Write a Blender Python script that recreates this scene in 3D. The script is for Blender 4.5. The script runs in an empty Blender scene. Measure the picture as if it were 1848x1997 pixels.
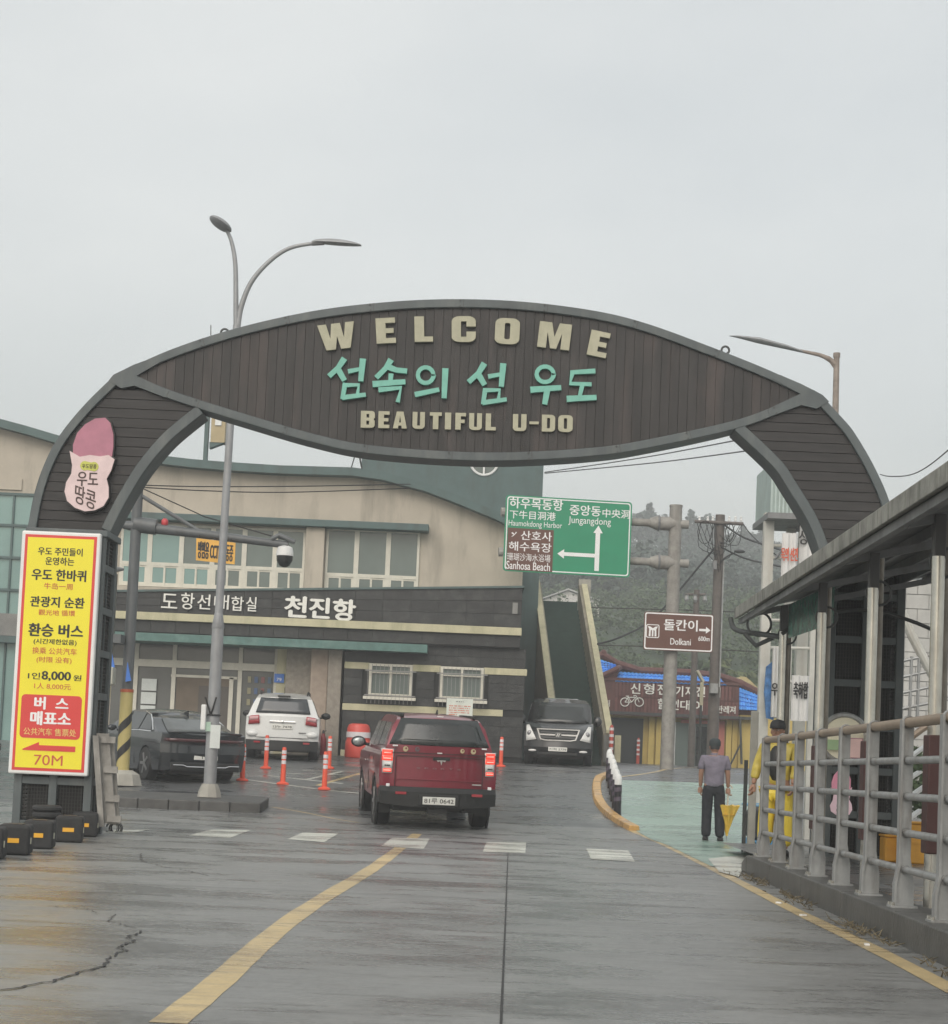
import bpy, bmesh, math, random
from mathutils import Vector, Matrix, Quaternion
random.seed(7)
D = bpy.data
SC = bpy.context.scene
C = SC.collection
R = math.radians
H = 1.35                      # eye height above the road by the pickup
F = 3500.0                    # focal length in units of a 1848-wide picture

# ------------------------------------------------------------------ camera
cam_d = D.cameras.new('camera')
cam = D.objects.new('camera', cam_d)
C.objects.link(cam)
cam_d.sensor_fit = 'HORIZONTAL'
cam_d.sensor_width = 36
cam_d.lens = 36 * F / 1848
cam_d.shift_y = 0.1264
cam_d.clip_end = 3000
PITCH, ROLL = R(3.73), R(2.45)
CM = Matrix.Rotation(math.pi / 2 + PITCH, 3, 'X') @ Matrix.Rotation(ROLL, 3, 'Z')
cam.matrix_world = Matrix.Translation((0, 0, H)) @ CM.to_4x4()
SC.camera = cam

# ------------------------------------------------------------------ sky, sun, exposure
w = D.worlds.new('World')
SC.world = w
w.use_nodes = True
nt = w.node_tree
nt.nodes.clear()
wo = nt.nodes.new('ShaderNodeOutputWorld')
sky = nt.nodes.new('ShaderNodeTexSky')
sky.sky_type = 'NISHITA'
sky.sun_disc = False
sky.sun_elevation = R(38)
sky.sun_rotation = R(195)
sky.air_density = 1.0
sky.dust_density = 6.0
b1 = nt.nodes.new('ShaderNodeBackground')
b1.inputs['Strength'].default_value = 0.05
nt.links.new(sky.outputs[0], b1.inputs['Color'])
b2 = nt.nodes.new('ShaderNodeBackground')
tc = nt.nodes.new('ShaderNodeTexCoord')
mp = nt.nodes.new('ShaderNodeMapping')
mp.inputs['Scale'].default_value = (1, 1, 2.2)
no = nt.nodes.new('ShaderNodeTexNoise')
no.inputs['Scale'].default_value = 3.4
no.inputs['Detail'].default_value = 5
no.inputs['Roughness'].default_value = 0.45
cr = nt.nodes.new('ShaderNodeValToRGB')
cr.color_ramp.elements[0].position = 0.3
cr.color_ramp.elements[1].position = 0.7
cr.color_ramp.elements[0].color = (0.55, 0.56, 0.53, 1)
cr.color_ramp.elements[1].color = (0.69, 0.685, 0.635, 1)
nt.links.new(tc.outputs['Generated'], mp.inputs['Vector'])
nt.links.new(mp.outputs[0], no.inputs['Vector'])
nt.links.new(no.outputs['Fac'], cr.inputs[0])
nt.links.new(cr.outputs[0], b2.inputs['Color'])
b2.inputs['Strength'].default_value = 1.0
ad = nt.nodes.new('ShaderNodeAddShader')
nt.links.new(b1.outputs[0], ad.inputs[0])
nt.links.new(b2.outputs[0], ad.inputs[1])
nt.links.new(ad.outputs[0], wo.inputs['Surface'])
sd = D.lights.new('sun', 'SUN')
sd.energy = 1.1
sd.angle = R(50)
sd.color = (1, 0.97, 0.93)
sun = D.objects.new('sun', sd)
C.objects.link(sun)
sun.rotation_euler = (R(52), 0, R(-15))
SC.view_settings.view_transform = 'Standard'
SC.view_settings.look = 'None'
SC.view_settings.exposure = 0.12
SC.view_settings.gamma = 1
SC.cycles.use_denoising = True
SC.cycles.max_bounces = 7
SC.cycles.transparent_max_bounces = 12
SC.cycles.volume_bounces = 1

# ------------------------------------------------------------------ measuring
def P(px, py, Y):
    d = CM @ Vector(((px - 924) / F, -(py - 1232) / F, -1))
    return Vector((0, 0, H)) + d * (Y / d.y)
PROF = [(-40, -1.0), (0, -1.03), (29, -1.335), (31, -1.305), (33, -1.2), (35, -1.08), (37, -.955), (39, -.83), (42, -.66),
        (46, -.47), (50, -.35), (55, -.31), (75, -.32), (95, -.3), (130, 0), (400, 4)]
def zg(Y):
    if Y <= PROF[0][0]: return PROF[0][1] + H
    for (a, za), (b, zb) in zip(PROF, PROF[1:]):
        if Y <= b: return H + za + (zb - za) * (Y - a) / (b - a)
    return PROF[-1][1] + H
def G(px, py, lift=0.0):
    y = 5.0
    while y < 200:
        p = P(px, py, y)
        if p.z < zg(y) + lift: break
        y += .05
    return Vector((p.x, p.y, zg(p.y) + lift))
def fz(yc, Y): return P(924, yc, Y).z
def fx(px, py, Y): return P(px, py, Y).x

# ------------------------------------------------------------------ materials
_M = {}
def mat(name, col, rough=.6, metal=0.0, var=.12, scale=3.0, bump=0.0, bscale=40.0, bdist=.02, streak=0.0, coat=0.0, emit=0.0, trans=0.0,
        dirt=None, dirt_amt=0.0, rnd=0.0, spec=.5, stretch=(1, 1, 1), alpha=1.0):
    if name in _M: return _M[name]
    m = D.materials.new(name)
    m.use_nodes = True
    t = m.node_tree
    L = t.links.new
    b = t.nodes['Principled BSDF']
    b.inputs['Roughness'].default_value = rough
    b.inputs['Metallic'].default_value = metal
    b.inputs['Specular IOR Level'].default_value = spec
    b.inputs['Coat Weight'].default_value = coat
    b.inputs['Coat Roughness'].default_value = .05
    b.inputs['Transmission Weight'].default_value = trans
    b.inputs['Alpha'].default_value = alpha
    geo = t.nodes.new('ShaderNodeNewGeometry')
    mpp = t.nodes.new('ShaderNodeMapping')
    mpp.inputs['Scale'].default_value = stretch
    L(geo.outputs['Position'], mpp.inputs['Vector'])
    n = t.nodes.new('ShaderNodeTexNoise')
    n.inputs['Scale'].default_value = scale
    n.inputs['Detail'].default_value = 6
    n.inputs['Roughness'].default_value = .6
    L(mpp.outputs[0], n.inputs['Vector'])
    mx = t.nodes.new('ShaderNodeMix')
    mx.data_type = 'RGBA'
    c = Vector(col)
    mx.inputs[6].default_value = (*(c * (1 - var)), 1)
    mx.inputs[7].default_value = (*[min(1, v) for v in c * (1 + var)], 1)
    rg = t.nodes.new('ShaderNodeMapRange')
    rg.inputs[1].default_value = .3
    rg.inputs[2].default_value = .7
    L(n.outputs['Fac'], rg.inputs[0])
    L(rg.outputs[0], mx.inputs[0])
    out = mx.outputs[2]
    if dirt is not None:
        mp2 = t.nodes.new('ShaderNodeMapping')
        mp2.inputs['Scale'].default_value = (1, 1, 1 if not streak else .18)
        L(geo.outputs['Position'], mp2.inputs['Vector'])
        n2 = t.nodes.new('ShaderNodeTexNoise')
        n2.inputs['Scale'].default_value = streak or 2.0
        n2.inputs['Detail'].default_value = 7
        n2.inputs['Roughness'].default_value = .65
        L(mp2.outputs[0], n2.inputs['Vector'])
        r2 = t.nodes.new('ShaderNodeMapRange')
        r2.inputs[1].default_value = .5
        r2.inputs[2].default_value = .75
        r2.inputs[4].default_value = dirt_amt
        L(n2.outputs['Fac'], r2.inputs[0])
        m2 = t.nodes.new('ShaderNodeMix')
        m2.data_type = 'RGBA'
        m2.inputs[7].default_value = (*dirt, 1)
        L(out, m2.inputs[6])
        L(r2.outputs[0], m2.inputs[0])
        out = m2.outputs[2]
    if rnd:
        oi = t.nodes.new('ShaderNodeObjectInfo')
        hv = t.nodes.new('ShaderNodeHueSaturation')
        r3 = t.nodes.new('ShaderNodeMapRange')
        r3.inputs[3].default_value = 1 - rnd
        r3.inputs[4].default_value = 1 + rnd
        L(oi.outputs['Random'], r3.inputs[0])
        L(r3.outputs[0], hv.inputs['Value'])
        L(out, hv.inputs['Color'])
        out = hv.outputs[0]
    L(out, b.inputs['Base Color'])
    if emit:
        L(out, b.inputs['Emission Color'])
        b.inputs['Emission Strength'].default_value = emit
    if bump:
        n3 = t.nodes.new('ShaderNodeTexNoise')
        n3.inputs['Scale'].default_value = bscale
        n3.inputs['Detail'].default_value = 4
        L(geo.outputs['Position'], n3.inputs['Vector'])
        bp = t.nodes.new('ShaderNodeBump')
        bp.inputs['Strength'].default_value = bump
        bp.inputs['Distance'].default_value = bdist
        L(n3.outputs['Fac'], bp.inputs['Height'])
        L(bp.outputs[0], b.inputs['Normal'])
    _M[name] = m
    return m

# ------------------------------------------------------------------ mesh builder
def basis(d):
    d = Vector(d).normalized()
    a = Vector((0, 0, 1)) if abs(d.z) < .95 else Vector((0, 1, 0))
    u = d.cross(a).normalized()
    return u, u.cross(d).normalized() * -1, d
class MB:
    def __init__(s): s.v = []; s.f = []
    def add(s, vs, fs):
        o = len(s.v)
        s.v += [Vector(p) for p in vs]
        s.f += [[i + o for i in f] for f in fs]
        return s
    def box(s, c, d, rz=0, rx=0, ry=0):
        m = Matrix.Rotation(rz, 3, 'Z') @ Matrix.Rotation(ry, 3, 'Y') @ Matrix.Rotation(rx, 3, 'X')
        vs = [Vector(c) + m @ Vector((x * d[0] / 2, y * d[1] / 2, z * d[2] / 2)) for x in (-1, 1) for y in (-1, 1) for z in (-1, 1)]
        return s.add(vs, [(0, 1, 3, 2), (4, 6, 7, 5), (0, 4, 5, 1), (2, 3, 7, 6), (0, 2, 6, 4), (1, 5, 7, 3)])
    def b2(s, lo, hi):
        lo, hi = Vector(lo), Vector(hi)
        return s.box((lo + hi) / 2, [abs(q) for q in (hi - lo)])
    def tube(s, pts, r, n=10, caps=True, flat=1.0):
        pts = [Vector(p) for p in pts]
        rs = r if isinstance(r, (list, tuple)) else [r] * len(pts)
        vs, fs = [], []
        u = None
        for i, p in enumerate(pts):
            d = (pts[min(i + 1, len(pts) - 1)] - pts[max(i - 1, 0)])
            if u is None: u, vv, d = basis(d)
            else:
                d = d.normalized()
                u = (u - d * u.dot(d)).normalized()
                vv = d.cross(u)
            for k in range(n):
                a = 2 * math.pi * k / n
                vs.append(p + u * math.cos(a) * rs[i] + vv * math.sin(a) * rs[i] * flat)
        for i in range(len(pts) - 1):
            for k in range(n):
                fs.append((i * n + k, i * n + (k + 1) % n, (i + 1) * n + (k + 1) % n, (i + 1) * n + k))
        if caps:
            fs.append(tuple(range(n))[::-1])
            fs.append(tuple((len(pts) - 1) * n + k for k in range(n)))
        return s.add(vs, fs)
    def lathe(s, prof, c=(0, 0, 0), n=16, axis='Z'):      # prof: (r, h)
        vs, fs = [], []
        for r, h in prof:
            for k in range(n):
                a = 2 * math.pi * k / n
                q = Vector((r * math.cos(a), r * math.sin(a), h))
                if axis == 'X': q = Vector((q.z, q.x, q.y))
                if axis == 'Y': q = Vector((q.x, q.z, -q.y))
                vs.append(Vector(c) + q)
        m = len(prof)
        for i in range(m - 1):
            for k in range(n):
                fs.append((i * n + k, i * n + (k + 1) % n, (i + 1) * n + (k + 1) % n, (i + 1) * n + k))
        fs.append(tuple(range(n))[::-1])
        fs.append(tuple((m - 1) * n + k for k in range(n)))
        return s.add(vs, fs)
    def ell(s, c, r, n=12, m=8, rot=None):
        vs, fs = [], []
        for i in range(m + 1):
            t = math.pi * i / m
            for k in range(n):
                a = 2 * math.pi * k / n
                q = Vector((r[0] * math.sin(t) * math.cos(a), r[1] * math.sin(t) * math.sin(a), r[2] * math.cos(t)))
                if rot: q = rot @ q
                vs.append(Vector(c) + q)
        for i in range(m):
            for k in range(n):
                fs.append((i * n + k, (i + 1) * n + k, (i + 1) * n + (k + 1) % n, i * n + (k + 1) % n))
        return s.add(vs, fs)
    def prism(s, poly, ext):       # poly: 3D points, ext: 3D vector
        n = len(poly)
        a = [Vector(p) for p in poly]
        e = Vector(ext)
        return s.add(a + [p + e for p in a], [tuple(range(n))[::-1], tuple(range(n, 2 * n))] +
                     [(i, (i + 1) % n, (i + 1) % n + n, i + n) for i in range(n)])
    def ring(s, c, R_, r, nrm=(0, 1, 0), n=24, m=6, ry=None):
        u, v, d = basis(nrm)
        pts = [Vector(c) + u * R_ * math.cos(2 * math.pi * k / n) + v * (ry or R_) * math.sin(2 * math.pi * k / n) for k in range(n)]
        vs, fs = [], []
        for i, p in enumerate(pts):
            o = (p - Vector(c)).normalized()
            for k in range(m):
                a = 2 * math.pi * k / m
                vs.append(p + o * r * math.cos(a) + d * r * math.sin(a))
        for i in range(n):
            for k in range(m):
                j = (i + 1) % n
                fs.append((i * m + k, i * m + (k + 1) % m, j * m + (k + 1) % m, j * m + k))
        return s.add(vs, fs)
    def mesh(s, name, m, off=None, smooth=None):
        me = D.meshes.new(name)
        o = off or Vector((0, 0, 0))
        me.from_pydata([tuple(p - o) for p in s.v], [], s.f)
        me.validate()
        bm = bmesh.new()
        bm.from_mesh(me)
        bmesh.ops.recalc_face_normals(bm, faces=bm.faces)
        bm.to_mesh(me)
        bm.free()
        if m: me.materials.append(m)
        if smooth:
            for p in me.polygons: p.use_smooth = True
            me.set_sharp_from_angle(angle=R(smooth))
        return me
def link(name, me, parent=None, label=None, kind=None, bevel=0, bseg=2):
    o = D.objects.new(name, me)
    C.objects.link(o)
    if parent is not None: o.parent = parent
    if label: o['label'] = label
    if kind: o['kind'] = kind
    if bevel:
        b = o.modifiers.new('bevel', 'BEVEL')
        b.width = bevel
        b.segments = bseg
        b.limit_method = 'ANGLE'
        b.angle_limit = R(40)
        b.harden_normals = False
    return o
class T:
    """a thing: an Empty at its base that parents its parts"""
    def __init__(s, name, label, cat, loc=(0, 0, 0), rz=0, group=None, rx=0, kind=None):
        s.o = D.objects.new(name, None)
        s.o.empty_display_size = .2
        C.objects.link(s.o)
        s.loc = Vector(loc)
        s.o.location = loc
        s.o.rotation_euler = (rx, 0, rz)
        if cat: s.o['label'] = label; s.o['category'] = cat
        if kind: s.o['kind'] = kind
        if group: s.o['group'] = group
    def part(s, name, mb, m, parent=None, world=False, smooth=None, label=None, kind=None, bevel=0, bseg=2):
        me = mb.mesh(name, m, s.loc if world else None, smooth) if isinstance(mb, MB) else mb
        return link(name, me, parent or s.o, label, kind, bevel, bseg)
def solo(name, label, cat, mb, m, group=None, smooth=None, bevel=0, kind=None, at=None):
    """a thing that is one mesh; origin at the base centre"""
    xs = [p.x for p in mb.v]; ys = [p.y for p in mb.v]; zs = [p.z for p in mb.v]
    at = Vector(at) if at is not None else Vector(((min(xs) + max(xs)) / 2, (min(ys) + max(ys)) / 2, min(zs)))
    o = link(name, mb.mesh(name, m, at, smooth), None, label, kind, bevel)
    o.location = at
    if cat: o['category'] = cat
    if group: o['group'] = group
    return o
def struct(name, mb, m, smooth=None, bevel=0):
    return link(name, mb.mesh(name, m, None, smooth), None, None, 'structure', bevel)
def copy_thing(o, loc, label=None, rz=None):
    def rec(x, par):
        c = x.copy()
        C.objects.link(c)
        c.parent = par
        for ch in x.children: rec(ch, c)
        return c
    r = rec(o, None)
    r.location = loc
    if rz is not None: r.rotation_euler = (r.rotation_euler.x, 0, rz)
    if label: r['label'] = label
    return r
def frame_at(c, right, up):
    right, up = Vector(right).normalized(), Vector(up).normalized()
    n = right.cross(up)
    return Matrix(((right.x, up.x, n.x, c[0]), (right.y, up.y, n.y, c[1]), (right.z, up.z, n.z, c[2]), (0, 0, 0, 1)))
def curve_mesh(cu, M4, m, name, w=None, h=None):
    o = D.objects.new('tmp', cu)
    C.objects.link(o)
    me = D.meshes.new_from_object(o.evaluated_get(bpy.context.evaluated_depsgraph_get()))
    D.objects.remove(o)
    xs = [v.co.x for v in me.vertices]; ys = [v.co.y for v in me.vertices]
    cx, cy = (min(xs) + max(xs)) / 2, (min(ys) + max(ys)) / 2
    W, Hh = max(max(xs) - min(xs), 1e-4), max(max(ys) - min(ys), 1e-4)
    if w is None and h is None: sx = sy = 1
    elif w is None: sx = sy = h / Hh
    elif h is None: sx = sy = w / W
    else: sx, sy = w / W, h / Hh
    for v in me.vertices: v.co = M4 @ Vector(((v.co.x - cx) * sx, (v.co.y - cy) * sy, v.co.z))
    me.name = name
    me.materials.clear()
    me.materials.append(m)
    return me
def txt(body, parent, c, w, h, m, right=(1, 0, 0), up=(0, 0, 1), bold=.012, ex=.002, name='lettering', space=1.0, line=1.0):
    cu = D.curves.new('t', 'FONT')
    cu.body = body
    cu.offset = 0
    cu.extrude = ex
    cu.resolution_u = 4
    cu.space_character = space
    cu.space_line = line
    cu.align_x = 'CENTER'
    me = curve_mesh(cu, frame_at(c, right, up), m, name, w, h)
    D.curves.remove(cu)
    if bold >= .012:      # thicken the strokes: shifted copies, each a hair deeper
        rt, u_ = Vector(right).normalized(), Vector(up).normalized()
        n_ = rt.cross(u_)
        hh = h or .1
        nl = body.count('\n') + 1
        e = bold * hh * .8
        mb = MB()
        for i, (dx, dz) in enumerate(((0, 0), (e, 0), (-e, 0), (0, e * .6), (0, -e * .6))):
            mb.add([v.co + rt * dx + u_ * dz - n_ * .0004 * i for v in me.vertices], [list(p.vertices) for p in me.polygons])
        me = D.meshes.new(name)
        me.from_pydata([tuple(p) for p in mb.v], [], mb.f)
        me.materials.append(m)
    return link(name, me, parent)
def shape(loops, parent, c, m, right=(1, 0, 0), up=(0, 0, 1), w=None, h=None, ex=.003, name='lettering', center=True):
    cu = D.curves.new('s', 'CURVE')
    cu.dimensions = '2D'
    cu.fill_mode = 'BOTH'
    cu.extrude = ex
    for lp in loops:
        sp = cu.splines.new('POLY')
        sp.points.add(len(lp) - 1)
        for q, p in zip(sp.points, lp): q.co = (p[0], p[1], 0, 1)
        sp.use_cyclic_u = True
    me = curve_mesh(cu, frame_at(c, right, up), m, name, w, h)
    D.curves.remove(cu)
    return link(name, me, parent)
def arc(cx, cy, r, a0, a1, n=5): return [(cx + r * math.cos(R(a0 + (a1 - a0) * i / n)), cy + r * math.sin(R(a0 + (a1 - a0) * i / n))) for i in range(n + 1)]
def rr(x0, y0, x1, y1, r): return arc(x1 - r, y0 + r, r, -90, 0) + arc(x1 - r, y1 - r, r, 0, 90) + arc(x0 + r, y1 - r, r, 90, 180) + arc(x0 + r, y0 + r, r, 180, 270)
def rect(x0, y0, x1, y1): return [(x0, y0), (x1, y0), (x1, y1), (x0, y1)]
GL = {
 'O': (.62, [rr(0, 0, .62, 1, .2), rr(.24, .18, .38, .82, .06)]),
 'C': (.62, [[(.38, .6), (.62, .6)] + arc(.42, .8, .2, 0, 90) + arc(.2, .8, .2, 90, 180) + arc(.2, .2, .2, 180, 270) + arc(.42, .2, .2, 270, 360) + [(.62, .4), (.38, .4), (.38, .2), (.24, .2), (.24, .8), (.38, .8)]]),
 'U': (.62, [[(0, 1)] + arc(.2, .2, .2, 180, 270) + arc(.42, .2, .2, 270, 360) + [(.62, 1), (.38, 1), (.38, .19), (.24, .19), (.24, 1)]]),
 'D': (.62, [[(0, 0)] + arc(.42, .2, .2, 270, 360) + arc(.42, .8, .2, 0, 90) + [(0, 1)], rr(.24, .19, .38, .81, .04)]),
 'B': (.62, [[(0, 0)] + arc(.46, .16, .16, 270, 360) + [(.62, .42), (.56, .52), (.62, .6)] + arc(.46, .84, .16, 0, 90) + [(0, 1)], rect(.25, .18, .37, .42), rect(.25, .6, .37, .82)]),
 'A': (.66, [[(0, 0), (.17, 1), (.49, 1), (.66, 0), (.42, 0), (.4, .17), (.26, .17), (.24, 0)], [(.285, .35), (.375, .35), (.33, .78)]]),
 'T': (.56, [[(.15, 0), (.41, 0), (.41, .8), (.56, .8), (.56, 1), (0, 1), (0, .8), (.15, .8)]]),
 'I': (.26, [rect(0, 0, .26, 1)]),
 'F': (.5, [[(0, 0), (.26, 0), (.26, .4), (.44, .4), (.44, .6), (.26, .6), (.26, .8), (.5, .8), (.5, 1), (0, 1)]]),
 'E': (.52, [[(0, 0), (.52, 0), (.52, .2), (.26, .2), (.26, .4), (.47, .4), (.47, .59), (.26, .59), (.26, .8), (.52, .8), (.52, 1), (0, 1)]]),
 'L': (.5, [[(0, 0), (.5, 0), (.5, .2), (.26, .2), (.26, 1), (0, 1)]]),
 'M': (.84, [[(0, 0), (0, 1), (.32, 1), (.42, .45), (.52, 1), (.84, 1), (.84, 0), (.61, 0), (.61, .62), (.5, 0), (.34, 0), (.23, .62), (.23, 0)]]),
 'W': (1.05, [[(0, 1), (.25, 1), (.33, .42), (.4, 1), (.65, 1), (.72, .42), (.8, 1), (1.05, 1), (.87, 0), (.6, 0), (.525, .5), (.45, 0), (.18, 0)]]),
 '-': (.35, [rect(0, .4, .35, .54)]),
}
def extrude_deform(prof, W, fn, xc=(), yc=(), zc=()):
    """side profile (y,z) extruded across x in [-W,W], cut at the given planes, every vertex moved by fn"""
    bm = bmesh.new()
    vs = [bm.verts.new((-W, y, z)) for y, z in prof]
    f = bm.faces.new(vs)
    ret = bmesh.ops.extrude_face_region(bm, geom=[f])
    bmesh.ops.translate(bm, verts=[g for g in ret['geom'] if isinstance(g, bmesh.types.BMVert)], vec=(2 * W, 0, 0))
    for ax, cuts in ((0, xc), (1, yc), (2, zc)):
        for c in cuts:
            co = [0, 0, 0]; no_ = [0, 0, 0]
            co[ax] = c; no_[ax] = 1
            bmesh.ops.bisect_plane(bm, geom=bm.verts[:] + bm.edges[:] + bm.faces[:], plane_co=co, plane_no=no_)
    for v in bm.verts: v.co = Vector(fn(*v.co))
    bmesh.ops.triangulate(bm, faces=[f for f in bm.faces if len(f.verts) > 4])
    bmesh.ops.recalc_face_normals(bm, faces=bm.faces)
    me = D.meshes.new('shell')
    bm.to_mesh(me)
    bm.free()
    return me
def finish(me, m, smooth=32):
    me.materials.append(m)
    for p in me.polygons: p.use_smooth = True
    me.set_sharp_from_angle(angle=R(smooth))
    return me
# ------------------------------------------------------------------ palette
frame_grey = mat('painted steel slate grey', (.075, .091, .095), .5, 0, .18, 2.5, .1, 60, dirt=(.16, .17, .16), dirt_amt=.5, streak=5)
plank_m = mat('dark stained timber', (.017, .0152, .0148), .5, 0, .55, 2.0, .25, 90, dirt=(.1, .07, .062), dirt_amt=.5, streak=3, rnd=.2, stretch=(3, 3, .6))
plank_h = mat('dark stained timber across', (.018, .0165, .0165), .55, 0, .5, 3, .25, 90, rnd=.08, stretch=(.6, 1, 6))
cream_letter = mat('cream letter paint', (.38, .37, .27), .55, 0, .12, 9, dirt=(.3, .3, .2), dirt_amt=.45, streak=8)
mint_letter = mat('mint letter paint', (.16, .43, .35), .5, 0, .1, 8, dirt=(.2, .36, .3), dirt_amt=.4, streak=8)
white_p = mat('white paint', (.72, .73, .72), .5, 0, .05, 3)
white_s = mat('white sign vinyl', (.8, .8, .8), .35, 0, .03, 3)
black_p = mat('black print', (.015, .015, .015), .5)
rubber = mat('black rubber', (.022, .023, .024), .75, 0, .3, 8, .2, 80)
yellow_s = mat('yellow sign vinyl', (.8, .7, .03), .4, 0, .03, 2)
red_s = mat('red sign vinyl', (.62, .05, .045), .4, 0, .04, 2)
steel = mat('galvanised steel', (.33, .34, .34), .42, .35, .15, 8, .05, 60, dirt=(.13, .1, .075), dirt_amt=.7, streak=7)
steel_dark = mat('dull galvanised steel', (.2, .205, .21), .55, .2, .15, 5, dirt=(.12, .11, .1), dirt_amt=.4, streak=6)
stainless = mat('brushed stainless steel', (.55, .54, .49), .25, .8, .12, 6, dirt=(.25, .2, .15), dirt_amt=.5, streak=8)
dark_steel = mat('dark painted steel', (.05, .055, .055), .45, 0, .2, 6)
glass_teal = mat('blue green window glass', (.19, .31, .295), .12, 0, .1, .6, spec=.7)
glass_grey = mat('grey curtained window glass', (.125, .16, .15), .12, 0, .15, .7, spec=.7)
glass_dark = mat('dark tinted glass', (.018, .022, .022), .08, 0, .3, 3, .05, 70, spec=.7)
glass_door = mat('entrance door glass', (.12, .125, .12), .1, 0, .25, .8, spec=.6)
beige = mat('beige plaster', (.46, .415, .345), .85, 0, .09, 1.2, .15, 60, dirt=(.22, .2, .165), dirt_amt=.75, streak=1.7)
teal = mat('dark teal paint', (.075, .12, .118), .6, 0, .15, 1.5, .1, 60, dirt=(.05, .055, .05), dirt_amt=.6, streak=2.5)
teal_l = mat('worn teal canopy paint', (.085, .17, .155), .55, 0, .2, 5, dirt=(.2, .3, .27), dirt_amt=.6, streak=0)
cream_band = mat('cream trim', (.5, .47, .32), .7, 0, .1, 3, .1, 60, dirt=(.24, .25, .13), dirt_amt=.6, streak=2.5)
basalt = mat('basalt cladding', (.021, .0225, .0225), .5, 0, .4, 4, .4, 45, dirt=(.075, .075, .07), dirt_amt=.45, rnd=.3)
basalt_bk = mat('basalt joint mortar', (.016, .017, .017), .8)
conc = mat('wet concrete', (.2, .2, .19), .6, 0, .2, 2, .3, 40, dirt=(.09, .09, .085), dirt_amt=.7, streak=3)
conc_l = mat('pale concrete', (.36, .35, .31), .75, 0, .15, 3, .3, 50, dirt=(.2, .2, .17), dirt_amt=.5, streak=4)
green_st = mat('dark green stair paint', (.025, .055, .045), .7, 0, .2, 3, .1, 50)
maroon = mat('maroon stained wood', (.1, .035, .03), .6, 0, .2, 4, .1, 60, dirt=(.2, .1, .09), dirt_amt=.3, streak=4)
blue_tile = mat('blue glazed tile', (.09, .32, .8), .45, 0, .1, 6, rnd=.18)
yellow_w = mat('yellow wall paint', (.55, .42, .13), .7, 0, .1, 2, dirt=(.35, .25, .1), dirt_amt=.4, streak=3)
orange_p = mat('orange plastic', (.75, .1, .05), .45, 0, .08, 5)
white_r = mat('white reflective band', (.7, .66, .68), .35)
amber = mat('amber reflector', (.75, .4, .04), .35)
sky_blue = mat('sky blue paint', (.05, .17, .55), .5)

# ------------------------------------------------------------------ ground
def ground_material(name, base, dark, groove=True, tint=None):
    m = D.materials.new(name)
    m.use_nodes = True
    t = m.node_tree
    L = t.links.new
    N = t.nodes.new
    b = t.nodes['Principled BSDF']
    geo = N('ShaderNodeNewGeometry')
    def noise(sc, scale, detail=6, rough=.6):
        mp_ = N('ShaderNodeMapping'); mp_.inputs['Scale'].default_value = scale
        L(geo.outputs['Position'], mp_.inputs['Vector'])
        n_ = N('ShaderNodeTexNoise'); n_.inputs['Scale'].default_value = sc
        n_.inputs['Detail'].default_value = detail; n_.inputs['Roughness'].default_value = rough
        L(mp_.outputs[0], n_.inputs['Vector'])
        return n_.outputs['Fac']
    def rng(s, a, b_, c, d):
        r = N('ShaderNodeMapRange'); r.inputs[1].default_value = a; r.inputs[2].default_value = b_
        r.inputs[3].default_value = c; r.inputs[4].default_value = d
        L(s, r.inputs[0]); return r.outputs[0]
    def mixc(f, a, c):
        x = N('ShaderNodeMix'); x.data_type = 'RGBA'
        L(f, x.inputs[0])
        for i, q in ((6, a), (7, c)):
            if isinstance(q, tuple): x.inputs[i].default_value = (*q, 1)
            else: L(q, x.inputs[i])
        return x.outputs[2]
    big = noise(.35, (1, 1, 1))
    mid = noise(.9, (.7, 1.1, 1), 8, .65)
    strk = noise(2.0, (.5, 3.6, 1), 9, .76)
    stf = noise(2.0, (1.1, 11, 1), 5, .7)
    fine = noise(22, (1, .8, 1), 5, .75)
    grit = noise(70, (1, 1, 1), 3, .7)
    c1 = mixc(rng(big, .3, .7, 0, 1), tuple(v * .66 for v in base), tuple(v * 1.15 for v in base))
    c2 = mixc(rng(mid, .46, .62, 0, .7), c1, dark)
    c3 = mixc(rng(strk, .54, .66, 0, .8 if groove else .35), c2, dark)
    c3 = mixc(rng(stf, .55, .7, 0, .5 if groove else .15), c3, dark)
    c4 = mixc(rng(fine, .35, .7, 0, .4), c3, tuple(v * 1.35 for v in base))
    c4 = mixc(rng(grit, .52, .7, 0, .45), c4, tuple(v * .45 for v in base))
    if tint: c4 = mixc(rng(noise(.55, (.6, 1.6, 1), 5), .62, .74, 0, .55), c4, tint)
    L(c4, b.inputs['Base Color'])
    rmix = N('ShaderNodeMath'); rmix.operation = 'ADD'
    L(rng(strk, .4, .62, .1, -.04), rmix.inputs[0])
    L(rng(mid, .38, .6, .4, .17), rmix.inputs[1])
    L(rmix.outputs[0], b.inputs['Roughness'])
    h = N('ShaderNodeMath'); h.operation = 'MULTIPLY_ADD'
    L(strk, h.inputs[0]); h.inputs[1].default_value = 1.5 if groove else .5
    L(rng(fine, 0, 1, 0, .35), h.inputs[2])
    bp = N('ShaderNodeBump'); bp.inputs['Strength'].default_value = .26; bp.inputs['Distance'].default_value = .012
    L(h.outputs[0], bp.inputs['Height'])
    L(bp.outputs[0], b.inputs['Normal'])
    b.inputs['Specular IOR Level'].default_value = .5
    return m
road_m = ground_material('wet brushed concrete', (.225, .23, .226), (.032, .033, .034), True)
asph_m = ground_material('wet asphalt', (.11, .114, .117), (.03, .032, .034), False)
mint_m = ground_material('mint path paint', (.3, .42, .355), (.17, .26, .22), True)
yline_m = ground_material('worn yellow road paint', (.58, .45, .23), (.24, .18, .11), True)
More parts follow.
